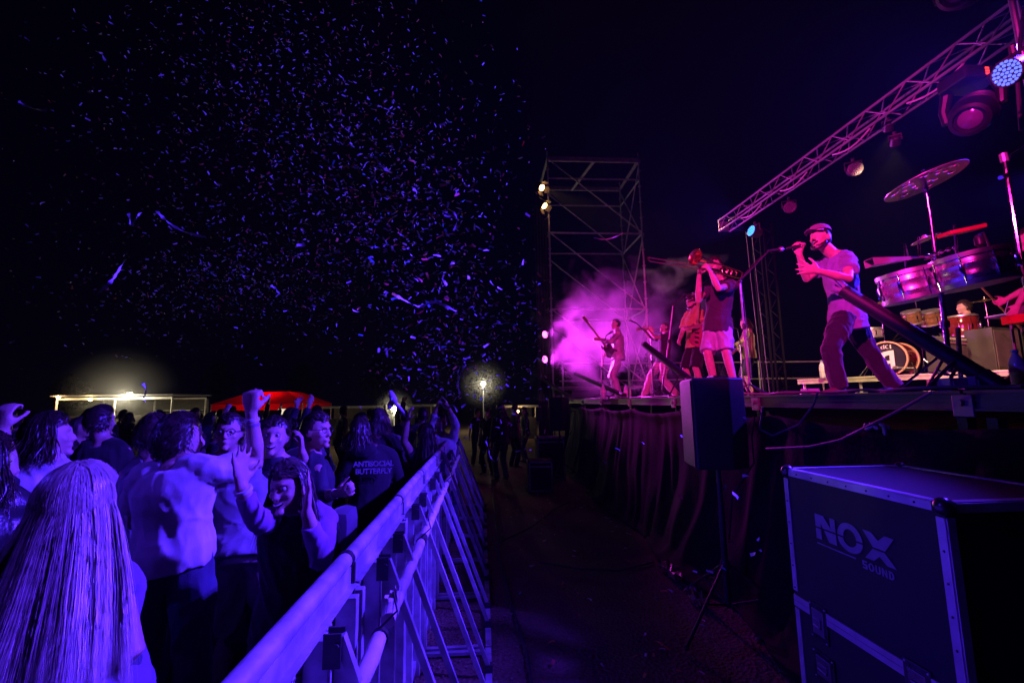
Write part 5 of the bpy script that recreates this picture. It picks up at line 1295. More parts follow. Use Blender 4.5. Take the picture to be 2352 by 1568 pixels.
mic_stand(on_stage(1722, 892, 4.55), P(1699, 646, y=4.5), P(1766, 576, y=4.4), 'tall microphone stand with boom in front of the singer', 'microphone on the boom of the stand before the singer', micdir=(0.9, 0.1, 0.15))
mic_stand(on_stage(1520, 905, 7.3), P(1546, 700, y=7.3), P(1574, 676, y=7.2), 'microphone stand left of the trombonist in front of the cap wearer', 'microphone in front of the guitarist with the cap', micdir=(0.9, 0.2, 0.1))
mic_stand(on_stage(1500, 908, 9.5), P(1494, 775, y=9.4), P(1462, 742, y=9.3), 'microphone stand at the horn player with ripped trousers', 'microphone before the trumpet bell', micdir=(-0.9, 0, 0.4))
mic_stand(on_stage(1706, 900, 9.0), P(1700, 790, y=9.0), P(1694, 756, y=9.0), 'thin microphone stand beside the long haired guitarist', 'microphone beside the long haired guitarist', micdir=(-0.5, 0, 0.2))
mic_stand(on_stage(1380, 912, 9.3), P(1384, 800, y=9.3), P(1393, 770, y=9.3), 'microphone stand before the player in the smoke', 'microphone before the player in the smoke', micdir=(0.6, 0, 0.4))
# ------------------------------------------------------------------ clutter on the stage floor
BOXP = mk('junction_box', (0.55, 0.53, 0.55), 0.5, var=0.1)
def floor_box(px, py, y, size, label, mat=BOXP):
    c = P(px, py, y=y); c.z = ZS + size[2] / 2 + 0.002
    root = empty('power_box', (c.x, c.y, ZS), label, 'power box', 'small boxes on the stage floor')
    MB().box(c, size, bev=0.004).build('housing', mat, root)
    MB().box(c + Vector((0, -size[1] / 2 - 0.002, 0)), (size[0] * 0.7, 0.006, size[2] * 0.5), bev=0.001).build('cover', mat, root)
    for k in (-1, 1): MB().cyl(c + Vector((k * size[0] * 0.42, -size[1] / 2 - 0.001, size[2] * 0.36)), c + Vector((k * size[0] * 0.42, -size[1] / 2 - 0.004, size[2] * 0.36)), 0.004, n=6).build('screw', HARD, root)
floor_box(2188, 882, 2.50, (0.115, 0.08, 0.075), 'pale grey power box on the stage edge below the timbales')
floor_box(2238, 882, 2.46, (0.085, 0.09, 0.082), 'blue lit box next to the pale power box', mk('junction_box_dark', (0.3, 0.32, 0.4), 0.4))
floor_box(1862, 908, 3.55, (0.115, 0.07, 0.045), 'flat grey box on the stage edge by the singer shoe')
def bottle(px, py, y, h, label, z=None):
    c = P(px, py, y=y); c.z = ZS if z is None else z; r = h * 0.15
    root = empty('water_bottle', c, label, 'bottle', 'water bottles on stage')
    W_ = mk('bottle_plastic', (0.55, 0.60, 0.70), 0.12, var=0.1, coat=0.5)
    MB().lathe(c, (0, 0, 1), [(r * 0.85, 0), (r, 0.01), (r, h * 0.3), (r * 0.93, h * 0.33), (r, h * 0.37), (r, h * 0.62), (r * 0.8, h * 0.75), (r * 0.38, h * 0.88), (r * 0.38, h * 0.93)], 18).build('bottle_body', W_, root, True)
    MB().lathe(c + Vector((0, 0, h * 0.92)), (0, 0, 1), [(r * 0.45, 0), (r * 0.45, h * 0.07), (0.001, h * 0.071)], 14).build('bottle_cap', mk('bottle_cap', (0.2, 0.3, 0.7), 0.4), root, True)
    MB().lathe(c + Vector((0, 0, h * 0.40)), (0, 0, 1), [(r * 1.01, 0), (r * 1.01, h * 0.18)], 18).build('bottle_label', WPRINT, root, True)
bottle(1386, 908, 8.8, 0.30, 'water bottle on the stage edge in front of the smoke'); bottle(1438, 905, 9.0, 0.28, 'water bottle by the foot of the player in the smoke')
bottle(1889, 855, 7.5, 0.30, 'water bottle standing behind the singer knee', RZ); bottle(2342, 880, 2.75, 0.27, 'water bottle at the right edge of the stage')
def cables():
    rg = random.Random(12)
    LAB = ['thick black cable lying along the near stage edge', 'black cable looping around the singer shoes', 'dark cable lying by the microphone stand foot', 'black cable running along the middle stage edge', 'tangled cable below the horn player', 'cable trailing across the far stage edge', 'second cable in the tangle below the horn player', 'thin cable at the far end of stage front', 'cable coil by the pale power box', 'cable behind the nearest cannon foot']
    spec = [(2.0, 4.2, 0.10), (3.2, 4.8, 0.35), (4.2, 5.6, 0.3), (4.8, 7.4, 0.14), (6.8, 9.0, 0.3), (7.6, 11.0, 0.16), (6.4, 9.4, 0.22), (9.5, 12.2, 0.12), (2.2, 2.9, 0.25), (2.1, 3.2, 0.45)]
    for k, (a, b, dx) in enumerate(spec):
        pts = []; ph = rg.uniform(0, 6)
        for i in range(26):
            t = i / 25; pts.append((XS + dx + 0.06 * math.sin(ph + t * 9 + k) + 0.03 * math.sin(t * 23), a + (b - a) * t + 0.05 * math.sin(t * 17 + ph), ZS + 0.011 + 0.012 * abs(math.sin(t * 11 + ph))))
        tag(MB().tube(pts, rg.uniform(0.006, 0.011), 6).build('stage_cable', RUBBER if k % 3 else mk('cable_grey', (0.12, 0.11, 0.13), 0.4), None, True), LAB[k], 'cable', 'cables on the stage floor')
    # cable hanging over the front edge
    for pts, lab in (([(1878, 900), (1868, 930), (1835, 975), (1775, 1000), (1745, 985), (1752, 935)], 'thin cable sagging from the stage edge below the singer'),
                     ([(2140, 900), (2060, 945), (2010, 970), (1930, 1010), (1860, 1025), (1760, 1030)], 'long cable drooping across the stage skirt')):
        q = [P(a, b, x=XS - 0.16 - 0.04 * i / 3) for i, (a, b) in enumerate(pts)]
        sm = []
        for i in range(len(q) - 1):
            for t in (0, 0.33, 0.66): sm.append(q[i] * (1 - t) + q[i + 1] * t)
        tag(MB().tube(sm + [q[-1]], 0.008, 6).build('hanging_cable', mk('cable_grey', (0.12, 0.11, 0.13), 0.4), None, True), lab, 'cable')
    c = P(2014, 975, x=XS - 0.16); k = empty('cable_connector', c, 'small bunch of connectors hanging on the drooping cable', 'connector')
    for i in range(5): MB().lathe(c + Vector((-0.01, 0.03 * (i - 2), 0.01 * (i % 2))), (rg.uniform(-.5, .5), rg.uniform(-1, 1), -0.6), [(0.010, 0), (0.013, 0.01), (0.013, 0.045), (0.007, 0.06)], 10).build('plug', ALUD, k, True)
    # cables in the pit
    for pts, lab in (([(1120, 1040), (1133, 1150), (1150, 1290), (1180, 1400), (1212, 1500), (1222, 1568)], 'black cable snaking along the dirt pit'),
                     ([(1155, 1240), (1220, 1210), (1270, 1170), (1310, 1150)], 'dark cable crossing the pit toward the stage'),
                     ([(1240, 1290), (1330, 1305), (1420, 1310), (1500, 1290)], 'cable lying on the dirt near the skirt')):
        q = [P(a, b, z=0.012) for a, b in pts]; tag(MB().tube(q, 0.010, 6).build('pit_cable', RUBBER, None, True), lab, 'cable')
cables()
# ------------------------------------------------------------------ band
TEE = cloth('faded_mauve', (0.20, 0.20, 0.38)); DARKTEE = cloth('dark_plum', (0.05, 0.035, 0.05)); DENIM = cloth('dark_jeans', (0.014, 0.012, 0.026))
SHORTS = cloth('grey_shorts', (0.36, 0.34, 0.42)); CREAM = cloth('cream_trousers', (0.60, 0.52, 0.42)); YEL = cloth('yellow_green', (0.50, 0.46, 0.12)); OLIVE = cloth('olive', (0.22, 0.20, 0.09)); BLKC = cloth('black', (0.018, 0.018, 0.02)); KHAKI = cloth('khaki_stripes', (0.40, 0.34, 0.24))
BRASS = mk('brass_instrument', (0.75, 0.48, 0.18), 0.18, 0.95, var=0.08, vs=25)
def J_(s, **k):
    J = {'s': s}
    for a, b in k.items(): J[a] = P(b[0], b[1], y=b[2]) if isinstance(b, tuple) and len(b) == 3 and b[0] > 50 else Vector(b)
    J['chest'] = (J['shL'] + J['shR']) / 2
    for q in 'LR':
        if 'toe' + q not in J: J['toe' + q] = J['an' + q] + Vector((-0.15, 0, -0.05))
    return J
def floor_feet(J, z=ZS):
    for q in 'LR': J['an' + q].z = max(J['an' + q].z, z + 0.085 * J['s']) if J.get('free') == q else z + 0.085 * J['s']
    return J
# singer
J = J_(1.0, head=(1884, 548, 4.08), neck=(1917, 588, 4.1), pelvis=(1944, 722, 4.12), shL=(1948, 592, 3.98), shR=(1900, 600, 4.27),
       elL=(1948, 640, 3.74), elR=(1852, 640, 4.22), wrL=(1879, 622, 3.74), wrR=(1836, 584, 4.10),
       hipL=(1940, 728, 4.03), hipR=(1954, 728, 4.21), knL=(1908, 800, 3.95), knR=(1990, 800, 4.25), anL=(1925, 878, 3.98), anR=(2052, 876, 4.3), toeL=(1890, 895, 3.95), toeR=(2030, 895, 4.25))
J['hf'] = Vector((-0.93, -0.34, 0.08)); J['hu'] = Vector((-0.10, 0, 1)); floor_feet(J)
singer = person('singer in cap and mauve shirt leaning into a hand held microphone', J, shirt=TEE, sleeve=0.62, hem=0.16, trous=DENIM, shoes=mk('brown_shoe', (0.10, 0.06, 0.07), 0.6), hair='buzz', beard=True, smile=True, eyes=False, voxel=0.008, seed=4, loose=1.7, fold=0.009,
                hands={'L': {'d': (P(1824, 612, y=3.78) - P(1879, 622, y=3.74)), 'n': Vector((0.15, 0.8, 0.5)), 't': -1, 'curl': 0.06, 'spread': 0.26, 'k': 1.08}, 'R': {'d': Vector((-0.35, -0.1, 0.9)), 'n': Vector((-0.35, -0.8, -0.2)), 'curl': 0.95, 'spread': 0.02}}, skin=mk('skin_singer', (0.52, 0.33, 0.26), 0.48, var=0.1, vs=20, bump=0.12, bs=120))
cap_mesh(singer, J['head'], frame(J['hf'], J['hu']), 1.02, cloth('cap_grey', (0.20, 0.17, 0.21)))
MB().tube([P(1915, 640, y=3.95), P(1935, 660, y=3.93), P(1955, 690, y=3.95)], 0.006, 6).build('shirt_cord', RUBBER, singer)
mk_ = P(1826, 566, y=4.07); mm_ = P(1792, 573, y=4.07)
hm = mic(None, P(1806, 571, y=4.06), P(1852, 560, y=4.06) - P(1806, 571, y=4.06), label='microphone held to the singer mouth')
cb = MB(); cb.tube([P(1806, 571, y=4.06), P(1790, 580, y=4.06), P(1800, 640, y=4.1), P(1870, 680, y=4.2), P(1900, 780, y=4.4), P(1880, 906, y=4.3)], 0.005, 6)
# trombonist
J = J_(1.03, head=(1642, 612, 5.75), neck=(1656, 645, 5.8), pelvis=(1648, 742, 5.85), shL=(1684, 655, 5.68), shR=(1626, 656, 5.98),
       elL=(1650, 662, 5.42), elR=(1604, 690, 5.62), wrL=(1632, 624, 5.44), wrR=(1606, 632, 5.50),
       hipL=(1662, 750, 5.78), hipR=(1634, 750, 5.93), knL=(1668, 808, 5.70), knR=(1626, 812, 5.80), anL=(1690, 890, 5.75), anR=(1645, 895, 5.9))
J['hf'] = Vector((-0.72, -0.62, 0.08)); floor_feet(J); J['toeL'] = J['anL'] + Vector((-0.1, -0.12, -.05)); J['toeR'] = J['anR'] + Vector((-0.14, -0.1, -.05))
tb = person('trombonist in dark shirt and grey shorts at the stage edge', J, shirt=DARKTEE, sleeve=0.60, hem=0.13, trous=SHORTS, tleg=0.47, shoes=SHOE, hair='short', voxel=0.010, seed=6, loose=1.2,
            hands={'L': {'d': Vector((-0.5, -0.2, 0.6)), 'n': Vector((-0.3, 0.8, 0)), 'curl': 0.9}, 'R': {'d': Vector((0.1, -0.1, 0.9)), 'n': Vector((0.4, -0.5, 0)), 'curl': 0.85}})
def trombone():
    root = empty('trombone', P(1625, 615, y=5.48), 'brass trombone raised toward the crowd by the trombonist', 'trombone')
    a = P(1494, 600, y=5.05); b = P(1632, 622, y=5.46); off = Vector((0.0, 0.03, 0.055))
    for o in (Vector((0, 0, 0)), off): MB().cyl(a + o, b + o, 0.0085, n=10).build('slide_tube', BRASS, root, True)
    MB().tube([a, a + Vector((-0.03, -0.02, 0.01)), a + Vector((-0.03, 0.0, 0.045)), a + off], 0.010, 8).build('slide_bow', BRASS, root, True)
    MB().cyl(P(1606, 618, y=5.4), P(1606, 618, y=5.4) + off, 0.006).build('slide_brace', CHROME, root)
    # bell
    bt = P(1597, 590, y=5.36); rear = P(1698, 622, y=5.66); d = (bt - rear).normalized(); L = (bt - rear).length
    MB().lathe(rear, d, [(0.008, 0), (0.009, L * 0.35), (0.016, L * 0.6), (0.032, L * 0.8), (0.058, L * 0.92), (0.085, L * 0.98), (0.108, L), (0.104, L + 0.002), (0.080, L * 0.975), (0.05, L * 0.91), (0.02, L * 0.75), (0.0, L * 0.74)], 28).build('bell', BRASS, root, True)
    MB().tube([rear, rear - d * 0.06 + Vector((0, 0, -0.015)), rear - d * 0.05 + Vector((0, 0.02, -0.085)), rear + d * 0.06 + Vector((0, 0.02, -0.10)), b + Vector((0, 0.01, 0.0))], 0.010, 8).build('tuning_slide', BRASS, root, True)
    for k in (0.12, 0.22, 0.32):
        p = rear + d * k * 0.8 + Vector((0, 0.01, -0.05)); MB().tube([p + Vector((0.04 * math.cos(t), 0.01, 0.045 * math.sin(t))) for t in np.linspace(0, 6.28, 14)], 0.008, 6, False).build('valve_tubing', BRASS, root, True)
trombone()
# guitarist with cap behind the trombonist
J = stand(on_stage(1606, 905, 7.6), 105, 1.75, head_yaw=0, hands={'L': (-0.30, 0.34, 1.14), 'R': (0.12, 0.24, 0.98)}, poles={'L': (-0.5, 0.2, -0.8), 'R': (0.7, -0.4, -0.4)})
gt = person('guitarist in cap and yellow green shirt behind the trombonist', J, shirt=YEL, sleeve=0.7, trous=BLKC, tleg=0.5, shoes=SHOE, hair='short', beard=True, voxel=0.012, seed=9, hands={'L': {'curl': 0.8}, 'R': {'curl': 0.6}})
cap_mesh(gt, J['head'], frame(J['hf'], J['hu']), 1.0, cloth('cap_black', (0.03, 0.03, 0.03)))
def guitar(c, neckdir, face, label, colr, bass=False):
    c = Vector(c); n = Vector(neckdir).normalized(); f = Vector(face); f = (f - n * f.dot(n)).normalized(); u = n.cross(f)
    root = empty('guitar', c, label, 'guitar', 'guitars and basses')
    out = [(-0.20, 0.0), (-0.19, 0.10), (-0.12, 0.165), (-0.03, 0.14), (0.03, 0.10), (0.10, 0.115), (0.17, 0.135), (0.20, 0.10), (0.15, 0.05), (0.13, 0.0), (0.15, -0.05), (0.19, -0.10), (0.15, -0.13), (0.06, -0.11), (-0.02, -0.12), (-0.11, -0.165), (-0.18, -0.11)]
    m = MB(); m.prism([c + n * a + u * b - f * 0.02 for a, b in out], f * 0.042); o = m.build('body', colr, root); o.modifiers.new('b', 'BEVEL').width = 0.006
    L = 0.72 if bass else 0.58
    MB().box(c + n * (0.10 + L / 2) + f * 0.026, (L, 0.05, 0.022), (n, u, f), 0.004).build('neck', mk('maple', (0.5, 0.34, 0.18), 0.35), root)
    MB().box(c + n * (0.10 + L + 0.07) + f * 0.020, (0.16, 0.075, 0.016), (n, u, f), 0.004).build('headstock', mk('maple', (0.5, 0.34, 0.18), 0.35), root)
    for k in range(4): MB().cyl(c + n * (0.10 + L + 0.02 + 0.035 * k) + u * 0.035 + f * 0.02, c + n * (0.10 + L + 0.02 + 0.035 * k) + u * 0.065 + f * 0.02, 0.006, n=6).build('tuning_peg', CHROME, root)
    for k in (-0.03, 0.05): MB().box(c + n * k + f * 0.026, (0.03, 0.08, 0.008), (n, u, f)).build('pickup', BLACK, root)
    MB().box(c - n * 0.11 + f * 0.026, (0.03, 0.07, 0.012), (n, u, f)).build('bridge', CHROME, root)
    return root
guitar(P(1603, 770, y=7.35), P(1606, 705, y=7.15) - P(1603, 790, y=7.4), (-0.8, -0.5, 0.1), 'red guitar held upright by the guitarist with the cap', mk('guitar_red', (0.4, 0.05, 0.12), 0.2, coat=0.5))
# horn player striding
J = stand(on_stage(1528, 905, 9.8), 88, 1.72, lean=-8, head_pitch=6, hands={'L': (-0.02, 0.30, 1.52), 'R': (0.06, 0.36, 1.55)}, poles={'L': (-0.6, 0.3, -0.8), 'R': (0.6, 0.3, -0.8)}, feet={'R': (0.10, 0.42, 0.10), 'L': (-0.10, -0.20, 0.085)}, crouch=0.06)
hp_ = person('striding trumpet player with pale ripped trousers and white shoes', J, shirt=DARKTEE, sleeve=0.6, trous=CREAM, shoes=SHOEW, hair='buzz', voxel=0.013, seed=12, loose=1.5, fold=0.011, hairm=HAIRB, hands={'L': {'curl': 0.9}, 'R': {'curl': 0.9}})
for k in range(6):
    q = ('kn' if k % 2 else 'hip') ; kk = 'LR'[k % 2]; a_, b_ = J['hip' + kk], J['kn' + kk]; p_ = a_ + (b_ - a_) * (0.45 + 0.16 * (k // 2))
    MB().tube([p_ + Vector((-0.088, -0.05, 0.0)), p_ + Vector((-0.05, -0.088, -0.012)), p_ + Vector((0.02, -0.098, -0.005)), p_ + Vector((0.06, -0.085, 0.01))], 0.006, 5).build('trouser_tear', cloth('tear', (0.10, 0.07, 0.06)), hp_)
def trumpet(mouth, d, label):
    mouth = Vector(mouth); d = Vector(d).normalized(); root = empty('trumpet', mouth, label, 'trumpet'); up = Vector((0, 0, 1)); up = (up - d * up.dot(d)).normalized(); s = d.cross(up)
    MB().lathe(mouth, d, [(0.011, 0), (0.013, 0.01), (0.006, 0.06), (0.006, 0.30)], 12).build('leadpipe', BRASS, root, True)
    MB().lathe(mouth + d * 0.12 - up * 0.02, d, [(0.006, 0), (0.007, 0.14), (0.012, 0.26), (0.025, 0.34), (0.048, 0.385), (0.062, 0.40), (0.058, 0.401), (0.02, 0.34), (0.0, 0.33)], 22).build('bell', BRASS, root, True)
    MB().tube([mouth + d * 0.30, mouth + d * 0.34 - up * 0.03, mouth + d * 0.30 - up * 0.07, mouth + d * 0.15 - up * 0.075, mouth + d * 0.11 - up * 0.05, mouth + d * 0.13 - up * 0.02], 0.0065, 8).build('tuning_slide', BRASS, root, True)
    for k in range(3): MB().cyl(mouth + d * (0.17 + 0.03 * k) - up * 0.10, mouth + d * (0.17 + 0.03 * k) + up * 0.05, 0.011).build('valve', BRASS, root, True)
hdp = J['head']; trumpet(hdp + J['hf'] * 0.12 - Vector((0, 0, 0.06)), (-0.99, -0.05, 0.06), 'brass trumpet played by the striding horn player')
# bass player in the smoke
J = stand(on_stage(1424, 908, 9.9), 80, 1.76, head_yaw=10, hands={'L': (-0.22, 0.42, 1.28), 'R': (0.14, 0.22, 1.0)}, poles={'L': (-0.5, 0.1, -0.9), 'R': (0.7, -0.5, -0.3)})
bp_ = person('bass player in shiny pale jacket standing in the smoke', J, shirt=mk('satin_jacket', (0.40, 0.38, 0.42), 0.35, var=0.2, spec=0.6), sleeve=1.85, trous=mk('satin_trousers', (0.38, 0.36, 0.40), 0.35, var=0.2, spec=0.6), shoes=SHOE, hair='buzz', voxel=0.013, seed=15, fold=0.012, loose=1.4, hands={'L': {'curl': 0.9}, 'R': {'curl': 0.5}})
glasses(bp_, J['head'], frame(J['hf'], J['hu']), 1.0, BLACK)
guitar(J['pelvis'] + Vector((-0.20, -0.05, 0.12)), (-0.62, -0.2, 0.75), (-0.6, -0.6, -0.35), 'bass guitar with its neck raised in the pink smoke', mk('bass_dark', (0.08, 0.05, 0.06), 0.25, coat=0.4), True)
# long haired guitarist at the back
J = stand(on_stage(1728, 905, 9.5), 75, 1.70, head_yaw=8, head_pitch=-6, hands={'L': (-0.25, 0.42, 1.10), 'R': (0.10, 0.28, 1.02)}, poles={'L': (-0.5, 0.1, -0.9), 'R': (0.7, -0.5, -0.3)})
lg_ = person('long haired guitarist in olive shirt and black shorts at the back', J, shirt=OLIVE, sleeve=0.55, trous=BLKC, tleg=0.55, shoes=SHOE, hair='mid', voxel=0.013, seed=18, hands={'L': {'curl': 0.9}, 'R': {'curl': 0.5}}, hairm=HAIRM)
guitar(J['pelvis'] + Vector((-0.24, -0.06, 0.08)), (-0.55, -0.62, 0.35), (-0.8, -0.2, 0.1), 'pale guitar held by the long haired guitarist', mk('guitar_cream', (0.5, 0.42, 0.3), 0.25, coat=0.4))
MB().tube([J['shL'] + Vector((-0.05, -0.04, 0.06)), J['chest'] + Vector((-0.14, -0.1, -0.12)), J['pelvis'] + Vector((-0.2, 0.0, 0.15))], 0.018, 6).build('guitar_strap', WPRINT, lg_)
# drummer
c = P(2222, 640, y=7.55)
dz = Vector((c.x, c.y, RZ - 0.38))
J = stand(dz, 62, 1.74, lean=8, crouch=0.0, hands={'L': (-0.18, 0.45, 1.16), 'R': (0.22, 0.48, 1.14)}, poles={'L': (-0.7, -0.2, -0.6), 'R': (0.7, -0.2, -0.6)}, feet={'L': (-0.20, 0.50, 0.52), 'R': (0.22, 0.52, 0.52)})
for q in 'LR':
    hp = J['hip' + q]; kn = hp + Matrix.Rotation(R(62), 3, 'Z') @ Vector((0.12 if q == 'R' else -0.12, 0.42, 0.02)); J['kn' + q] = kn; J['an' + q] = Vector((kn.x - 0.03, kn.y, RZ + 0.085)); J['toe' + q] = J['an' + q] + RD * 0.15
dr = person('drummer in black sleeveless shirt seated behind the drum kit', J, shirt=BLKC, sleeve=0.25, trous=BLKC, tleg=0.5, shoes=SHOE, hair='short', voxel=0.013, seed=21, hands={'L': {'curl': 0.9}, 'R': {'curl': 0.9}})
st_ = empty('drum_stool', (J['pelvis'].x, J['pelvis'].y, RZ), 'round black stool under the drummer', 'stool')
MB().lathe((J['pelvis'].x, J['pelvis'].y, J['pelvis'].z - 0.20), (0, 0, 1), [(0.15, 0), (0.17, 0.02), (0.17, 0.06), (0.14, 0.08), (0, 0.085)], 20).build('seat', BLACK, st_, True)
for k in range(3): MB().cyl((J['pelvis'].x, J['pelvis'].y, J['pelvis'].z - 0.2), (J['pelvis'].x + 0.25 * math.cos(k * 2.1), J['pelvis'].y + 0.25 * math.sin(k * 2.1), RZ + 0.01), 0.012).build('leg', CHROME, st_)
for q in 'LR':
    d_ = Matrix.Rotation(R(62), 3, 'Z') @ Vector((0.1 if q == 'L' else -0.1, 0.9, -0.2)); w_ = J['wr' + q] + (J['wr' + q] - J['el' + q]).normalized() * 0.08
    tag(MB().cyl(w_ - d_ * 0.08, w_ + d_ * 0.32, 0.007, 0.005, n=8).build('drumstick', mk('hickory', (0.6, 0.45, 0.28), 0.5)), 'wooden drumstick in the drummer %s hand' % ('left' if q == 'L' else 'right'), 'drumstick')
# keyboard player at the right edge
c = P(2392, 735, y=4.35); J = stand((c.x + 0.05, 4.1, ZS), 40, 1.72, lean=18, hands={'L': P(2338, 700, y=4.35), 'R': (0.1, 0.45, 1.02)}, poles={'L': (-0.8, -0.2, -0.5), 'R': (0.7, -0.3, -0.6)})
person('keyboard player in striped khaki shirt cut by the right edge', J, shirt=KHAKI, sleeve=0.8, trous=BLKC, shoes=SHOE, hair='short', voxel=0.012, seed=24)
# ------------------------------------------------------------------ crowd in front
WTEE = cloth('pale_tee', (0.62, 0.60, 0.62)); JEANS = cloth('jeans', (0.06, 0.07, 0.12)); GREYJ = cloth('grey_fleece', (0.26, 0.26, 0.30), 0.95, 0.5); BEIGE = cloth('beige_shorts', (0.52, 0.47, 0.42)); PURP = cloth('purple_knit', (0.30, 0.16, 0.36)); NAVY = cloth('navy_jacket', (0.03, 0.03, 0.045), 0.6); LEATH = mk('leather_jacket', (0.02, 0.02, 0.022), 0.30, var=0.3, bump=0.5, bs=25); BANDW = mk('wristband_white', (0.7, 0.7, 0.7), 0.5)
def Jc(s, **k):
    J = {'s': s}
    for a, b in k.items(): J[a] = P(b[0], b[1], y=b[2])
    J['chest'] = (J['shL'] + J['shR']) / 2
    lat = (J['shR'] - J['shL']).normalized(); fw = Vector((0, 0, 1)).cross(lat).normalized()
    J['fw'] = fw
    if 'hipL' not in J:
        for q, sg in (('L', -1), ('R', 1)): J['hip' + q] = J['pelvis'] + lat * 0.092 * s * sg - Vector((0, 0, 0.03))
    for q, sg in (('L', -1), ('R', 1)):
        hp = J['hip' + q]
        if 'an' + q not in J:
            g = Vector((hp.x + lat.x * 0.06 * sg, hp.y + lat.y * 0.06 * sg, 0.085 * s))
            J['kn' + q], J['an' + q] = ik(hp, g, 0.44 * s, 0.43 * s, fw)
            J['an' + q].z = 0.085 * s
        else:
            J['an' + q].z = max(J['an' + q].z, 0.085 * s)
            if 'kn' + q not in J: J['kn' + q], _ = ik(hp, J['an' + q], 0.44 * s, 0.43 * s, fw)
        J['toe' + q] = J['an' + q] + fw * 0.17
        if 'wr' + q not in J:
            J['wr' + q] = J['sh' + q] + fw * 0.18 + lat * 0.08 * sg + Vector((0, 0, -0.46))
        if 'el' + q not in J: J['el' + q], J['wr' + q] = ik(J['sh' + q], J['wr' + q], 0.285 * s, 0.255 * s, -fw * 0.5 + lat * 0.5 * sg - Vector((0, 0, 0.6)))
    return J
# man seen from behind, right arm raised
J = Jc(1.0, head=(413, 1012, 2.34), neck=(405, 1066, 2.30), pelvis=(394, 1252, 2.32), shL=(326, 1102, 2.30), shR=(488, 1080, 2.26), elR=(590, 1062, 2.42), wrR=(577, 948, 2.38), wrL=(318, 1180, 2.62), elL=(312, 1200, 2.42))
J['hf'] = Vector((0.55, 0.83, 0.02))
bm_ = person('man seen from behind in pale tee shirt raising his right fist', J, shirt=WTEE, sleeve=0.52, hem=0.10, trous=JEANS, shoes=SHOE, hair='curly', beard=True, voxel=0.009, seed=31, loose=1.3, fold=0.0085, wide=1.0, hairm=HAIRM,
             hands={'R': {'d': Vector((-0.1, 0.0, 1)), 'n': Vector((0.1, 1, 0.1)), 't': -1, 'curl': 1.4, 'spread': 0.0, 'k': 1.08}})
wrist_band(bm_, J, 'R', BANDW, 0.14); wrist_band(bm_, J, 'R', mk('wristband_cord', (0.3, 0.25, 0.3), 0.6), 0.24)
# long haired girl in the near left corner
J = Jc(0.90, head=(182, 1158, 1.50), neck=(185, 1232, 1.47), pelvis=(190, 1545, 1.55), shL=(100, 1300, 1.50), shR=(246, 1312, 1.54), wrR=(262, 1500, 1.62), wrL=(60, 1500, 1.75))
J['hf'] = Vector((0.15, 0.98, 0.05))
gl = person('girl with very long fair hair seen from behind, near left corner', J, shirt=cloth('lilac_top', (0.20, 0.14, 0.26)), sleeve=0.35, hem=0.1, trous=JEANS, shoes=SHOE, hair='buzz', hairm=HAIRL, voxel=0.009, seed=33, skin=SKIN)
H3 = frame(J['hf'], Vector((0, 0, 1)))
hr = [c for c in gl.children if c.name.startswith('hair')][0]
long_hair(gl, J['head'], H3, 0.95, HAIRL, 41, 0.62, 13000, sweep=(-0.26, -0.08, 0.0), wmul=0.30, parent=hr, calm=0.35, tilt=0.15, flare=0.08, segs=16, back=0.25)
long_hair(gl, J['head'], H3, 0.95, HAIRL, 43, 0.50, 4500, sweep=(0.05, -0.09, 0.0), wmul=0.30, parent=hr, calm=0.4, tilt=0.3, flare=0.11, segs=16, back=0.25)
# hunched person in grey fleece and pale shorts
J = Jc(1.04, head=(560, 1085, 3.22), neck=(565, 1100, 3.00), pelvis=(562, 1262, 2.76), shL=(520, 1128, 2.96), shR=(606, 1120, 2.96), wrR=(640, 1130, 3.3), wrL=(520, 1150, 3.3))
J['hf'] = Vector((0.0, 0.8, -0.6))
person('hunched dancer in grey fleece and pale shorts behind the raised arm', J, shirt=GREYJ, sleeve=1.85, hem=0.08, hoodie=True, trous=BEIGE, tleg=0.5, shoes=SHOE, hair='short', voxel=0.010, seed=35, loose=1.6, fold=0.010, wide=1.0)
# woman with both hands up, facing the camera
J = Jc(0.87, head=(664, 1118, 2.10), neck=(678, 1172, 2.16), pelvis=(674, 1400, 2.21), shR=(634, 1198, 2.14), shL=(746, 1190, 2.18), elR=(588, 1194, 1.98), wrR=(554, 1114, 1.90), elL=(738, 1286, 2.02), wrL=(704, 1174, 1.92))
J['hf'] = Vector((-0.28, -0.95, -0.12)); J['hu'] = Vector((-0.10, 0, 1))
wm = person('laughing woman facing the camera with both palms raised', J, shirt=BLKC, sleevem=PURP, sleeve=1.75, hem=0.12, trous=BLKC, shoes=SHOE, hair='long', hairm=HAIRB, voxel=0.0085, seed=37, smile=True, eyes=True, loose=1.2, fold=0.009,
            hands={'R': {'d': Vector((-0.12, 0.05, 1)), 'n': Vector((0.75, -0.25, 0.0)), 't': 1, 'curl': 0.10, 'spread': 0.16, 'k': 1.05}, 'L': {'d': Vector((0.06, 0.0, 1)), 'n': Vector((-0.80, -0.3, 0)), 't': -1, 'curl': 0.08, 'spread': 0.13, 'k': 1.05}})
wrist_band(wm, J, 'R', BANDW, 0.10)
bk = empty('backpack', P(786, 1235, y=2.28), 'small backpack behind the shoulder of the laughing woman', 'backpack')
MB().box(P(786, 1240, y=2.30), (0.11, 0.2, 0.30), bev=0.05).build('bag', cloth('bag', (0.10, 0.08, 0.12)), bk, True)
MB().tube([P(760, 1178, y=2.20), P(776, 1215, y=2.14), P(778, 1290, y=2.20)], 0.012, 6).build('strap', BLKC, bk, True)
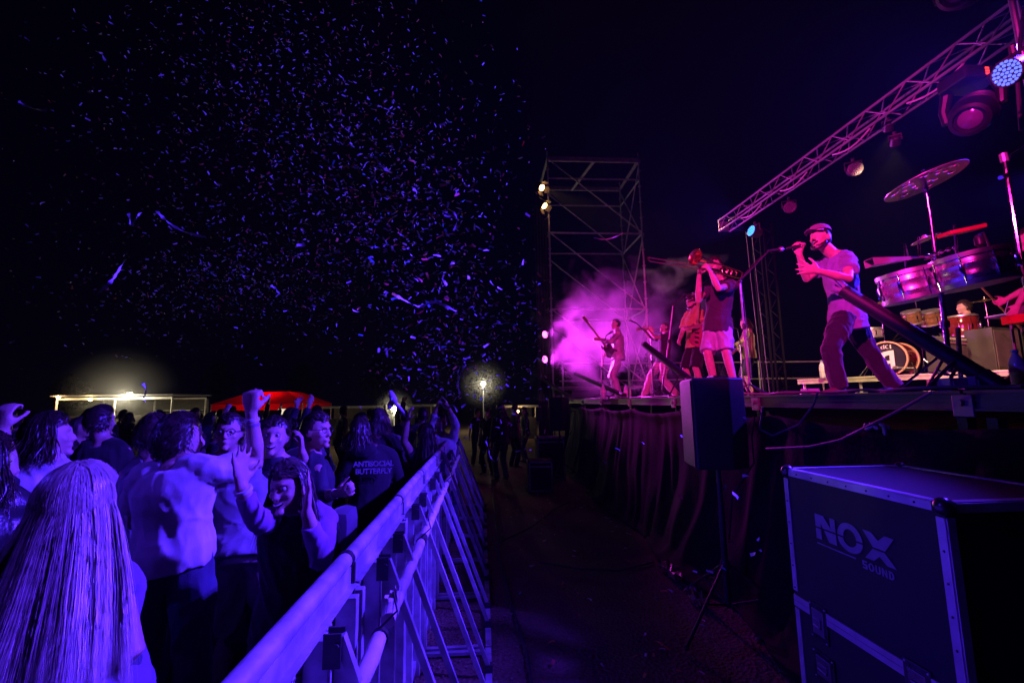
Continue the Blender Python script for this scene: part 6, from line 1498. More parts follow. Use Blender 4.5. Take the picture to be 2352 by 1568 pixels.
# smiling young man behind
J = Jc(0.97, head=(630, 1004, 2.98), neck=(634, 1056, 3.04), pelvis=(640, 1260, 3.1), shR=(580, 1090, 3.04), shL=(690, 1084, 3.04))
J['hf'] = Vector((0.22, -0.96, 0.06))
person('smiling young man with short beard facing the camera', J, shirt=NAVY, sleeve=1.9, collar=True, trous=JEANS, shoes=SHOE, hair='short', voxel=0.010, seed=39, smile=True, eyes=True)
# man in glasses, profile to the right
J = Jc(1.06, head=(728, 990, 3.48), neck=(716, 1038, 3.52), pelvis=(716, 1225, 3.55), shR=(732, 1078, 3.38), shL=(712, 1072, 3.74), elR=(742, 1140, 3.30), wrR=(778, 1132, 3.14), elL=(712, 1104, 3.5), wrL=(693, 1036, 3.32))
J['hf'] = Vector((0.93, -0.35, 0.0))
gm = person('young man in glasses and dark jacket in profile', J, shirt=NAVY, sleeve=1.45, collar=True, trous=JEANS, shoes=SHOE, hair='short', voxel=0.010, seed=43, hands={'L': {'d': Vector((-0.05, -0.05, 1)), 'n': Vector((-0.9, -0.3, 0)), 't': -1, 'curl': 0.55}, 'R': {'curl': 0.8}})
glasses(gm, J['head'], frame(J['hf'], Vector((0, 0, 1))), 1.0, BLACK); wrist_band(gm, J, 'R', BANDW, 0.2)
# man at the left looking to the right
J = Jc(1.0, head=(112, 1002, 2.72), neck=(108, 1062, 2.68), pelvis=(95, 1270, 2.7), shL=(35, 1100, 2.62), shR=(150, 1098, 2.80))
J['hf'] = Vector((0.72, 0.66, 0.05))
person('man with straight dark hair and pale collar near the left edge', J, shirt=cloth('pale_collar_shirt', (0.52, 0.50, 0.54)), sleeve=0.7, collar=True, trous=JEANS, shoes=SHOE, hair='mid', voxel=0.010, seed=45, loose=1.4, fold=0.010)
# arm raised at the left edge
J = Jc(1.0, head=(-70, 1010, 2.3), neck=(-70, 1070, 2.3), pelvis=(-70, 1310, 2.3), shL=(-140, 1110, 2.3), shR=(-20, 1110, 2.3), elR=(18, 1090, 2.35), wrR=(4, 985, 2.3))
J['hf'] = Vector((0.5, 0.8, 0))
pl = person('person at the left edge with only a raised forearm in view', J, shirt=NAVY, sleeve=0.9, trous=JEANS, shoes=SHOE, hair='short', voxel=0.011, seed=47, hands={'R': {'curl': 0.9, 'd': Vector((0, 0, 1)), 'n': Vector((0, 1, 0)), 't': -1}})
wrist_band(pl, J, 'R', RUBBER, 0.45)
# leather jacket at the left edge
J = Jc(0.95, head=(-45, 1075, 1.75), neck=(-42, 1140, 1.75), pelvis=(-30, 1420, 1.8), shL=(-120, 1190, 1.7), shR=(52, 1180, 1.85))
J['hf'] = Vector((0.3, 0.95, 0))
person('person in crinkled shiny black jacket cut by the left edge', J, shirt=LEATH, sleeve=1.9, trous=JEANS, shoes=SHOE, hair='mid', voxel=0.010, seed=49, fold=0.014, loose=1.6)
# faces between the man's head and his raised arm
J = Jc(1.0, head=(526, 994, 3.25), neck=(522, 1045, 3.3), pelvis=(520, 1240, 3.3), shR=(470, 1082, 3.3), shL=(572, 1082, 3.3)); J['hf'] = Vector((0.25, -0.95, 0.02))
q = person('man in glasses facing the camera behind the raised arm', J, shirt=BLKC, sleeve=0.8, trous=JEANS, shoes=SHOE, hair='short', eyes=True, voxel=0.011, seed=51); glasses(q, J['head'], frame(J['hf'], Vector((0, 0, 1))), 1.0, BLACK)
J = Jc(1.0, head=(352, 1000, 3.0), neck=(352, 1050, 3.0), pelvis=(352, 1250, 3.0), shL=(300, 1088, 3.0), shR=(404, 1088, 3.0)); J['hf'] = Vector((-0.3, 0.9, 0.05))
person('man with wavy hair partly hidden behind the pale tee shirt', J, shirt=GREYJ, sleeve=1.9, trous=JEANS, shoes=SHOE, hair='curly', voxel=0.011, seed=53)
J = Jc(1.0, head=(232, 968, 4.0), neck=(235, 1012, 4.0), pelvis=(240, 1180, 4.0), shL=(190, 1040, 4.0), shR=(282, 1036, 4.0)); J['hf'] = Vector((0.2, 0.95, 0.0))
person('tall broad man in black silhouetted against the lit bar', J, shirt=BLKC, sleeve=0.9, trous=BLKC, shoes=SHOE, hair='curly', voxel=0.012, seed=55, wide=1.15)
# slogan hoodie
J = Jc(1.0, head=(826, 992, 4.3), neck=(838, 1028, 4.3), pelvis=(850, 1175, 4.3), shL=(808, 1050, 4.25), shR=(898, 1046, 4.35)); J['hf'] = Vector((-0.1, 0.98, 0))
sl = person('person in black hooded top with a two line slogan on the back', J, shirt=BLKC, sleeve=1.9, hoodie=True, trous=BLKC, shoes=SHOE, hair='mid', voxel=0.012, seed=57, fold=0.004)
for k, (tx, pz) in enumerate((('ANTISOCIAL', 1070), ('BUTTERFLY', 1087))):
    cu = bpy.data.curves.new('slogan', 'FONT'); cu.body = tx; cu.size = 0.062; cu.extrude = 0.001; cu.offset = 0.0016; cu.align_x = 'CENTER'; cu.space_character = 0.95
    t_o = bpy.data.objects.new('slogan_line', cu); col.objects.link(t_o)
    dg = bpy.context.evaluated_depsgraph_get(); me = bpy.data.meshes.new_from_object(t_o.evaluated_get(dg)); bpy.data.objects.remove(t_o)
    me.materials.append(mk('slogan_print', (0.26, 0.25, 0.30), 0.7, var=0.6, vs=40)); o = bpy.data.objects.new('slogan_line', me); col.objects.link(o)
    c = P(858, pz, y=4.125); o.parent = sl; o.location = c - origin(sl); o.rotation_euler = (R(90), 0, R(4))
# dark haired woman by the barrier with arms raised and an inflatable paddle
J = Jc(0.97, head=(978, 1000, 4.9), neck=(982, 1035, 4.9), pelvis=(985, 1160, 4.95), shL=(950, 1052, 4.85), shR=(1014, 1050, 4.95), elL=(928, 1012, 4.75), wrL=(936, 966, 4.7)); J['hf'] = Vector((0.3, 0.9, 0.1))
person('dark long haired woman near the barrier raising her left arm', J, shirt=DARKTEE, sleeve=0.4, trous=BLKC, shoes=SHOE, hair='long', voxel=0.012, seed=59)
pd = empty('balloon_toy', P(930, 955, y=4.7), 'pale twisted balloon toy held above the crowd', 'balloon')
BL = mk('balloon_lilac', (0.55, 0.50, 0.70), 0.25, var=0.08)
MB().tube([P(936, 960, y=4.7), P(920, 938, y=4.68), P(908, 925, y=4.66)], 0.016, 10).build('stem', BL, pd, True)
m = MB(); m.ball((0, 0, 0), (0.034, 0.034, 0.075), 14, 10); q = P(902, 912, y=4.65); Rm = Matrix.Rotation(R(-25), 3, 'Y'); m.v = [tuple(q + Rm @ Vector(v)) for v in m.v]; m.build('lobe', BL, pd, True)
m = MB(); m.ball((0, 0, 0), (0.028, 0.028, 0.055), 14, 10); q = P(897, 928, y=4.68); m.v = [tuple(q + Matrix.Rotation(R(25), 3, 'Y') @ Vector(v)) for v in m.v]; m.build('lobe', BL, pd, True)
J = Jc(1.0, head=(876, 968, 5.6), neck=(880, 1000, 5.6), pelvis=(885, 1120, 5.6), shL=(848, 1018, 5.6), shR=(915, 1015, 5.6)); J['hf'] = Vector((0.75, 0.2, 0))
person('bald man in profile lit in front of the stall lamp', J, shirt=GREYJ, sleeve=0.8, trous=JEANS, shoes=SHOE, hair='buzz', voxel=0.012, seed=61, hands=None)
J = Jc(1.0, head=(1012, 972, 6.2), neck=(1014, 1000, 6.2), pelvis=(1016, 1108, 6.2), shL=(990, 1014, 6.2), shR=(1040, 1012, 6.2), elR=(1046, 975, 6.1), wrR=(1030, 935, 6.1), elL=(990, 975, 6.1), wrL=(1003, 935, 6.1)); J['hf'] = Vector((0.2, -0.9, 0.1))
person('person in pale shirt with both arms up at the far barrier', J, shirt=WTEE, sleeve=1.6, trous=JEANS, shoes=SHOE, hair='short', voxel=0.013, seed=63, loose=1.6)
# ------------------------------------------------------------------ crowd behind, built from a few figures
def proto(i):
    rg = random.Random(100 + i)
    up = i % 4 == 1; one = i % 4 == 2
    hands = {'L': (-0.22, 0.15, 1.95), 'R': (0.22, 0.15, 1.98)} if up else ({'R': (0.28, 0.2, 1.9)} if one else None)
    poles = {'L': (-0.8, 0.1, 0), 'R': (0.8, 0.1, 0)} if (up or one) else None
    J = stand((0, 0, 0), 0, 1.52 + 0.14 * rg.random(), lean=rg.uniform(-4, 8), head_yaw=rg.uniform(-40, 40), hands=hands, poles=poles)
    cl = [BLKC, NAVY, cloth('dark_grey', (0.07, 0.07, 0.08)), DARKTEE, cloth('dull_grey', (0.12, 0.12, 0.13)), cloth('deep_purple', (0.07, 0.04, 0.09)), cloth('dark_red', (0.10, 0.012, 0.02)), JEANS][i % 8]
    return person('x', J, shirt=cl, sleeve=[0.6, 1.9, 0.6, 1.9][i % 4], trous=[BLKC, JEANS][i % 2], shoes=SHOE, hair=['short', 'long', 'curly', 'mid', 'short', 'long', 'buzz', 'mid'][i % 8], hairm=[HAIRM, HAIRB][i % 2], voxel=0.018, seed=70 + i, loose=1.2)
protos = [proto(i) for i in range(10)]
def crowd():
    rg = random.Random(77); used = set(); placed = []
    heroes = [Vector((o.location.x, o.location.y)) for o in col.objects if o.parent is None and o.get('category') == 'person' and o['label'] != 'x']
    n = 0; tries = 0
    rows = [(3.5, 4.6, 6), (4.6, 6.5, 13), (6.5, 9.5, 22), (9.5, 14.2, 30)]
    for a, b, cnt in rows:
        k = 0; tries = 0
        while k < cnt and tries < 4000:
            tries += 1
            y = rg.uniform(a, b); x = -0.85 - rg.random() * (y * 1.02 - 0.3)
            p = Vector((x, y))
            if any((p - q).length < 0.42 for q in placed) or any((p - q).length < 0.5 for q in heroes): continue
            # leave the line of sight to the three lit faces free
            placed.append(p); k += 1
            i = rg.randrange(10)
            if i in (1, 2, 5, 6, 9) and (x < -0.55 * y or rg.random() < 0.45): i = rg.choice((0, 3, 4, 7, 8))
            if i not in used: o = protos[i]; used.add(i)
            else: o = copy_tree(protos[i])
            o.location = (x, y, 0); sca = rg.uniform(0.95, 1.03); o.scale = (sca, sca, sca)
            o.rotation_euler = (0, 0, R(rg.choice([-75, -60, -30, -10, 30]) + rg.uniform(-20, 20)))
            armed = i % 4 in (1, 2)
            top = ['black', 'navy', 'grey', 'plum', 'pale', 'purple', 'red', 'blue', 'black', 'navy'][i]
            row = 'just behind the front dancers' if y < 4.6 else ('in the middle rows' if y < 6.5 else ('in the rear rows' if y < 9.5 else 'at the very back'))
            q = x / y; plc = 'near the barrier' if q > -0.35 else ('at the centre of the crowd' if q > -0.68 else 'on the left side')
            o['group'] = 'concertgoers deep in the crowd'
            o['label'] = 'concertgoer in %s top %s, %s%s' % (top, row, plc, ', arm raised' if armed else '')
    # stewards and guests at the far end of the pit
    for k, (px, y) in enumerate(((1120, 11.5), (1150, 10.5), (1178, 12.5), (1205, 13.5), (1095, 13.0))):
        i = (0, 3, 4, 7, 8)[k]
        if i not in used: o = protos[i]; used.add(i)
        else: o = copy_tree(protos[i])
        o.location = (P(px, 920, y=y).x, y, 0); o.scale = (1, 1, 1); o.rotation_euler = (0, 0, R((150, 30, -60, 100, 200)[k]))
        o['group'] = 'people at the far end of the pit'; o['label'] = 'dark figure at the far end of the dirt pit, %s' % ('nearest the barrier', 'second from the barrier', 'third from the barrier', 'closest to the stage', 'farthest left')[k]
    for i, p_ in enumerate(protos):
        if i not in used:
            for ch in list(p_.children_recursive): bpy.data.objects.remove(ch)
            bpy.data.objects.remove(p_)
crowd()
# ------------------------------------------------------------------ stalls and lamps beyond the crowd
LAMPW = lens_mat('flood_glow', (1.0, 0.86, 0.55), 60.0); LAMPO = lens_mat('bulb_glow', (1.0, 0.6, 0.2), 25.0)
def flood(px, py, y, r, watts, label, mat=LAMPW, colr=COOLW, pole=True):
    c = P(px, py, y=y); root = empty('flood_lamp', c, label, 'flood lamp', 'lamps beyond the crowd')
    MB().ball(c, r, 14, 9).build('bulb', mat, root, True)
    m = MB(); m.lathe(c + Vector((0, 0.05, r * 1.0)), (0, 0, 1), [(r * 1.5, 0), (r * 1.2, r * 0.5), (r * 0.3, r * 0.9)], 16); m.build('shade', BLACK, root, True)
    if pole: MB().cyl((c.x, c.y + 0.12, 0), (c.x, c.y + 0.12, c.z + r * 2), 0.03).build('pole', GALV, root)
    point('lamp_light', c + Vector((0, -r * 2.2, -r * 0.4)), colr, watts, r, root)
    return root
flood(1110, 881, 28, 0.13, 170, 'round white flood lamp on a pole beyond the pit')
flood(906, 939, 19, 0.10, 110, 'white lamp under the stall roof behind the bald man')
def bar():
    Y = 15.5; A = P(132, 914, y=Y); Bq = P(396, 916, y=Y); z = (A.z + Bq.z) / 2; zc = P(250, 955, y=Y).z
    root = empty('bar_stall', ((A.x + Bq.x) / 2, Y + 0.8, 0), 'open white framed bar stall lit by bulbs beyond the crowd', 'stall')
    FR = mk('stall_frame', (0.62, 0.60, 0.55), 0.5)
    for x in (A.x, (A.x + Bq.x) / 2, Bq.x):
        for dy in (0, 1.8): MB().cyl((x, Y + dy, 0), (x, Y + dy, z), 0.03).build('post', FR, root)
    for dy in (0, 1.8): MB().box(((A.x + Bq.x) / 2, Y + dy, z), (Bq.x - A.x, 0.05, 0.06)).build('beam', FR, root)
    MB().box(((A.x + Bq.x) / 2, Y + 0.9, z + 0.10), (Bq.x - A.x + 0.2, 2.1, 0.04)).build('roof', cloth('roof_canvas', (0.20, 0.19, 0.18)), root)
    MB().box(((A.x + Bq.x) / 2, Y + 0.1, zc * 0.5), (Bq.x - A.x, 0.5, zc)).build('counter', mk('counter_dark', (0.05, 0.045, 0.04), 0.7), root)
    MB().box(((A.x + Bq.x) / 2, Y + 2.0, z * 0.5), (Bq.x - A.x, 0.03, z * 0.98)).build('back_wall', cloth('back_canvas', (0.10, 0.095, 0.085)), root)
    MB().box(((A.x + Bq.x) / 2 + 0.8, Y + 1.85, z - 0.42), (1.6, 0.2, 0.03)).build('shelf', FR, root)
    flood(134, 912, Y - 0.15, 0.05, 14, 'orange bulb at the left post of the bar stall', LAMPO, WARM, pole=False)
    flood(208, 917, Y - 0.15, 0.05, 22, 'yellow bulb under the left half of the bar stall roof', LAMPO, (1, 0.75, 0.35), pole=False)
    flood(298, 908, Y - 0.2, 0.085, 110, 'glaring white lamp above the middle of the bar stall', pole=False)
bar()
def gazebo():
    Y = 27; c0 = P(484, 940, y=Y); c1 = P(694, 938, y=Y); top = P(590, 898, y=Y); zx = P(590, 942, y=Y).z
    RED = bpy.data.materials.new('red_canopy'); RED.use_nodes = True; n_ = RED.node_tree.nodes; l_ = RED.node_tree.links; n_['Principled BSDF'].inputs['Base Color'].default_value = (0.5, 0.012, 0.02, 1); n_['Principled BSDF'].inputs['Roughness'].default_value = 0.8
    tl = n_.new('ShaderNodeBsdfTranslucent'); tl.inputs[0].default_value = (0.75, 0.012, 0.02, 1); ms_ = n_.new('ShaderNodeMixShader'); ms_.inputs[0].default_value = 0.6
    l_.new(n_['Principled BSDF'].outputs[0], ms_.inputs[1]); l_.new(tl.outputs[0], ms_.inputs[2]); l_.new(ms_.outputs[0], n_['Material Output'].inputs['Surface']); cx = (c0.x + c1.x) / 2; hw = (c1.x - c0.x) / 2
    root = empty('gazebo', (cx, Y + hw, 0), 'red canopy tent glowing beyond the crowd', 'tent')
    zt = top.z; zm = zx + (zt - zx) * 0.35
    m = MB(); r0 = [(-hw, 0), (hw, 0), (hw, 2 * hw), (-hw, 2 * hw)]
    k = 0.42; lo = [Vector((cx + a, Y + b, zm)) for a, b in r0]; hi = [Vector((cx + a * k, Y + hw + (b - hw) * k, zt)) for a, b in r0]
    m._add(lo + hi, [(i, (i + 1) % 4, 4 + (i + 1) % 4, 4 + i) for i in range(4)] + [(4, 5, 6, 7)]); o = m.build('canopy', RED, root); o.modifiers.new('s', 'SOLIDIFY').thickness = 0.02
    for i in range(4):
        a, b = lo[i], lo[(i + 1) % 4]; m = MB(); m._add([a, b, b - Vector((0, 0, zm - zx)), a - Vector((0, 0, zm - zx))], [(0, 1, 2, 3)]); o = m.build('valance', RED, root); o.modifiers.new('s', 'SOLIDIFY').thickness = 0.01
        MB().cyl((a.x, a.y, 0), a, 0.03).build('pole', GALV, root)
    MB().ball((cx, Y + hw * 0.7, zt - 0.35), 0.05, 10, 7).build('bulb', LAMPO, root, True); MB().cyl((cx, Y + hw * 0.7, zt - 0.3), (cx, Y + hw * 0.7, zt - 0.01), 0.01).build('bulb_cord', BLACK, root)
    point('lamp_light', (cx, Y + hw * 0.55, zt - 0.45), (1.0, 0.6, 0.4), 160, 0.1, root)
    SG = lens_mat('sign_glow', (1.0, 0.85, 0.62), 0.9); SG2 = lens_mat('sign_glow_orange', (1.0, 0.35, 0.1), 0.8)
    for px, py, w_, h_, mt, lb in ((652, 945, 24, 12, SG, 'small pale lit sign under the red tent'), (511, 952, 13, 15, SG, 'pale lit panel at the left under the red tent'), (582, 951, 20, 14, SG2, 'orange lit panel behind the raised wrist')):
        a = P(px, py, y=Y - 0.3); s_ = empty('lit_sign', (a.x, a.y, 0), lb, 'sign'); MB().box(a, (w_ * Y / 1045, 0.05, h_ * Y / 1045)).build('panel', mt, s_); MB().box(a + Vector((0, 0.045, 0)), (w_ * Y / 1045 + 0.05, 0.03, h_ * Y / 1045 + 0.05)).build('frame', BLACK, s_)
        MB().cyl((a.x, a.y + 0.05, 0), a + Vector((0, 0.05, 0)), 0.02).build('stand', BLACK, s_)
gazebo()
def far_stall(px0, px1, py, Y, label, glow):
    a = P(px0, py, y=Y); b = P(px1, py, y=Y); root = empty('market_stall', ((a.x + b.x) / 2, Y, 0), label, 'stall')
    FR = mk('stall_frame', (0.62, 0.60, 0.55), 0.5); z = a.z
    for x in (a.x, b.x):
        for dy in (0, 2): MB().cyl((x, Y + dy, 0), (x, Y + dy, z), 0.035).build('post', FR, root)
    MB().box(((a.x + b.x) / 2, Y + 1, z + 0.05), (b.x - a.x + 0.3, 2.2, 0.10)).build('roof', cloth('roof_pale', (0.45, 0.43, 0.40)), root)
    MB().box(((a.x + b.x) / 2, Y + 0.1, 0.5), (b.x - a.x, 0.5, 1.0)).build('counter', mk('counter_dark', (0.05, 0.045, 0.04), 0.7), root)
    MB().box(((a.x + b.x) / 2, Y + 1.9, z / 2), (b.x - a.x, 0.05, z)).build('back_wall', cloth('back_canvas', (0.10, 0.095, 0.085)), root)
far_stall(740, 862, 938, 24, 'pale roofed stall between the red tent and the lamp', 1)
far_stall(930, 990, 934, 24, 'small stall right of the lamp behind the raised arm', 1)
far_stall(1150, 1230, 936, 22, 'stall at the far end of the pit', 1)
flood(1190, 944, 21.8, 0.05, 16, 'orange bulb at the stall at the far end of the pit', LAMPO, WARM, pole=True)
flood(702, 943, 24, 0.05, 16, 'small yellow bulb right of the red tent', LAMPO, WARM, pole=True)
# distant trees closing off the field
def trees():
    rg = random.Random(9); LEAF = mk('night_foliage', (0.035, 0.05, 0.025), 0.8, var=0.4, vs=1.5); BARK = mk('bark', (0.06, 0.045, 0.035), 0.9)
    for k in range(9):
        x = -52 + 12.5 * k + rg.uniform(-3, 3); y = 62 + rg.uniform(-6, 8); h = rg.uniform(5.5, 8.5)
        root = empty('field_tree', (x, y, 0), 'dark tree at the far edge of the field, number %s from the left' % ('one', 'two', 'three', 'four', 'five', 'six', 'seven', 'eight', 'nine')[k], 'tree', 'trees at the far edge of the field')
        MB().tube([(x, y, 0), (x + 0.2, y, h * 0.3), (x - 0.1, y + 0.2, h * 0.6)], [0.25, 0.18, 0.08], 8).build('trunk', BARK, root, True)
        m = MB()
        for _ in range(700):
            t = rg.uniform(0, 6.28); e = rg.random() ** 0.5; zz = rg.uniform(0.28, 1.0); rr = 2.6 * math.sin(math.pi * min(1, (zz - 0.2) / 0.8)) ** 0.7 * e * (0.8 + 0.3 * math.sin(3 * t + k))
            p = Vector((x + rr * math.cos(t), y + rr * math.sin(t), h * zz)); u = Vector((rg.gauss(0, 1), rg.gauss(0, 1), rg.gauss(0, 1))).normalized() * 0.28; v = Vector((rg.gauss(0, 1), rg.gauss(0, 1), rg.gauss(0, 1))).normalized() * 0.18
            m._add([p - u, p + v, p + u, p - v], [(0, 1, 2, 3)])
        m.build('crown', LEAF, root)
trees()
# ------------------------------------------------------------------ confetti
PAPER = [mk('confetti_white', (0.78, 0.76, 0.80), 0.6, var=0.05), mk('confetti_red', (0.60, 0.10, 0.08), 0.6, var=0.05), mk('confetti_orange', (0.70, 0.36, 0.10), 0.6, var=0.05), mk('confetti_teal', (0.15, 0.50, 0.50), 0.6, var=0.05)]
def piece_shape(k):
    rg = random.Random(k); L, W = 0.026, 0.0085; b = rg.uniform(-0.5, 0.7); tw = rg.uniform(-0.5, 0.5); vs = []
    for i in range(4):
        t = i / 3 * 2 - 1; a = tw * t; z = b * 0.012 * (1 - t * t)
        for q in (-1, 1): vs.append((L * t, W * q * math.cos(a), W * q * math.sin(a) + z))
    return vs, [(2 * i, 2 * i + 1, 2 * i + 3, 2 * i + 2) for i in range(3)]
SH = [piece_shape(k) for k in range(8)]
def confetti():
    rg = random.Random(2024)
    CL = [ # px, py, sx, sy, y0, y1, count
        (640, 190, 230, 150, 6.0, 10.5, 1500), (560, 660, 190, 60, 8.0, 13.0, 1200), (860, 400, 150, 130, 4.6, 8.5, 1100),
        (975, 570, 120, 105, 3.3, 5.6, 330), (1060, 760, 95, 95, 4.2, 8.5, 520), (1000, 850, 100, 50, 5.0, 10.0, 330),
        (760, 560, 190, 110, 5.5, 9.0, 700), (1190, 800, 60, 120, 5.0, 10.0, 90), (330, 420, 210, 200, 6.0, 11.0, 260), (1150, 960, 60, 60, 5.0, 9.0, 60)]
    ps = []
    for px, py, sx, sy, y0, y1, n in CL:
        for _ in range(n):
            a, b = rg.gauss(px, sx), rg.gauss(py, sy)
            if b < -120 or a > 1262 or (b > 880 and a < 800): continue
            y = rg.uniform(y0, y1); p = P(a, b, y=y)
            if p.z < 0.4: continue
            ps.append((p, y))
    for _ in range(90):      # on the dirt and slipping down the skirt
        x = rg.uniform(0.15, 1.95); y = 2.2 + 8 * rg.random(); ps.append((Vector((x, y, 0.006)), y))
    for _ in range(26):
        q = P(rg.uniform(1330, 1760), rg.uniform(960, 1330), x=rg.uniform(1.4, 2.0)); 
        if q.z > 0.1: ps.append((q, q.y))
    ps.sort(key=lambda t: t[1])
    meshes = {}
    for k in range(8):
        for c in range(4):
            me = bpy.data.meshes.new('confetti_piece'); me.from_pydata(SH[k][0], [], SH[k][1]); me.materials.append(PAPER[c]); me.polygons.foreach_set('use_smooth', [True] * 3); meshes[k, c] = me
    def cpick(): 
        u = rg.random(); return 0 if u < 0.62 else (1 if u < 0.78 else (2 if u < 0.93 else 3))
    groups = {c: MB() for c in range(4)}; big = MB(); NAMES = ['white', 'red', 'orange', 'teal']
    for i, (p, y) in enumerate(ps):
        flatg = p.z < 0.02
        e = (0, 0, rg.uniform(0, 6.28)) if flatg else (rg.gauss(0, 0.9), rg.gauss(0, 0.5), rg.uniform(0, 6.28))
        k, c = rg.randrange(8), cpick(); sc_ = rg.uniform(0.75, 1.3)
        if i < 300:
            o = bpy.data.objects.new('confetti_piece', meshes[k, c]); col.objects.link(o); o.location = p + Vector((0, 0, 0.004 if flatg else 0)); o.rotation_euler = e; o.scale = (sc_, sc_, sc_)
            tag(o, ('%s paper confetti lying on the dirt of the pit' if flatg else '%s paper confetti strip fluttering in the near air') % NAMES[c], 'confetti', 'confetti pieces')
        else:
            from mathutils import Euler
            M = Euler(e).to_matrix(); big.cur = c
            big._add([p + M @ (Vector(v) * sc_) for v in SH[k][0]], SH[k][1])
    o = big.build('confetti_cloud', PAPER, None); tag(o, 'cloud of distant paper confetti blown over the crowd', 'confetti', kind='stuff')
confetti()
def streamers():
    TP = mk('streamer_tissue', (0.72, 0.72, 0.76), 0.7, var=0.06)
    S = [([(360, 485), (378, 503), (400, 520), (428, 534), (473, 545)], 3.6, 'long pale paper streamer curling at the left of the cloud'),
         ([(295, 490), (299, 508), (303, 518), (314, 498), (326, 489)], 3.7, 'small hook shaped streamer beside the long curling one'),
         ([(288, 596), (272, 622), (256, 645), (238, 662), (222, 676)], 3.4, 'straight slanting streamer low at the left'),
         ([(862, 360), (872, 376), (884, 388), (900, 398)], 3.9, 'short bent streamer in the upper middle of the cloud'),
         ([(1030, 480), (1044, 490), (1050, 506), (1042, 530)], 4.0, 'curved streamer at the right of the bright confetti'),
         ([(912, 680), (940, 695), (965, 704), (1000, 694), (1048, 715)], 3.6, 'wavy streamer above the lamp on the pole'),
         ([(222, 118), (234, 124), (243, 145)], 4.2, 'short streamer high at the upper left'),
         ([(42, 233), (62, 244), (85, 252), (108, 254)], 4.0, 'thin streamer near the left edge'),
         ([(1364, 546), (1385, 550), (1408, 546), (1432, 535)], 8.5, 'streamer drifting in front of the scaffold tower'),
         ([(1056, 905), (1052, 880), (1058, 858), (1068, 840)], 5.0, 'streamer hanging left of the lamp on the pole'),
         ([(1116, 1012), (1122, 1030), (1126, 1048), (1136, 1060)], 6.5, 'streamer falling above the far pit'),
         ([(328, 880), (336, 895), (331, 910), (333, 922)], 4.5, 'crumpled lilac streamer above the bar stall lamp'),
         ([(558, 633), (572, 634), (582, 632), (582, 627)], 5.0, 'small flat streamer in the left middle'),
         ([(622, 655), (634, 664), (642, 676)], 4.6, 'tiny bright streamer in the lower cloud'),
         ([(1010, 920), (1024, 938), (1040, 930), (1050, 945)], 5.6, 'crumpled streamer above the far barrier end')]
    for k, (pts, y, lab) in enumerate(S):
        q = [P(a, b, y=y + 0.10 * math.sin(i * 1.3 + k)) for i, (a, b) in enumerate(pts)]; sm = []
        for i in range(len(q) - 1):
            for t in range(5):
                u = t / 5; p0 = q[max(i - 1, 0)]; p1 = q[i]; p2 = q[i + 1]; p3 = q[min(i + 2, len(q) - 1)]
                sm.append(0.5 * ((2 * p1) + (p2 - p0) * u + (2 * p0 - 5 * p1 + 4 * p2 - p3) * u * u + (3 * p1 - p0 - 3 * p2 + p3) * u ** 3))
        sm.append(q[-1]); vs = []
        for i, p in enumerate(sm):
            a = 0.8 * math.sin(i * 0.45 + k) + k; d = (sm[min(i + 1, len(sm) - 1)] - sm[max(i - 1, 0)]).normalized(); u, v = perp(d)
            wv = (u * math.cos(a) + v * math.sin(a)) * (0.010 + 0.004 * math.sin(i * 1.9))
            vs += [p + wv, p - wv]
        m = MB(); m._add(vs, [(2 * i, 2 * i + 1, 2 * i + 3, 2 * i + 2) for i in range(len(sm) - 1)])
        tag(m.build('paper_streamer', TP, None, True, 80), lab, 'streamer', 'paper streamers in the air')
streamers()
def debris():
    SB = mk('brown_wrapping', (0.22, 0.12, 0.06), 0.35, var=0.3, spec=0.6); rg = random.Random(6)
    for k, (px, py, sz, lb) in enumerate(((1545, 1315, 0.30, 'crumpled brown wrapping lying along the foot of the skirt'), (1600, 1375, 0.20, 'smaller crumpled brown wrapping nearer the speaker stand'), (1690, 1362, 0.09, 'pale crumpled paper by the speaker stand foot'))):
        c = P(px, py, z=0.02); n_ = 9; vs = []
        for i in range(n_):
            for j in range(n_):
                a, b = (i / (n_ - 1) - 0.5) * sz * 0.5, (j / (n_ - 1) - 0.5) * sz * 1.5
                vs.append(c + Vector((a + rg.gauss(0, 0.01), b + rg.gauss(0, 0.012), max(0.004, 0.02 + rg.gauss(0, 0.022)))))
        m = MB(); m._add(vs, [(i * n_ + j, i * n_ + j + 1, (i + 1) * n_ + j + 1, (i + 1) * n_ + j) for i in range(n_ - 1) for j in range(n_ - 1)])
        o = m.build('crumpled_wrapping', SB if k < 2 else WPRINT, None); tag(o, lb, 'litter')
debris()
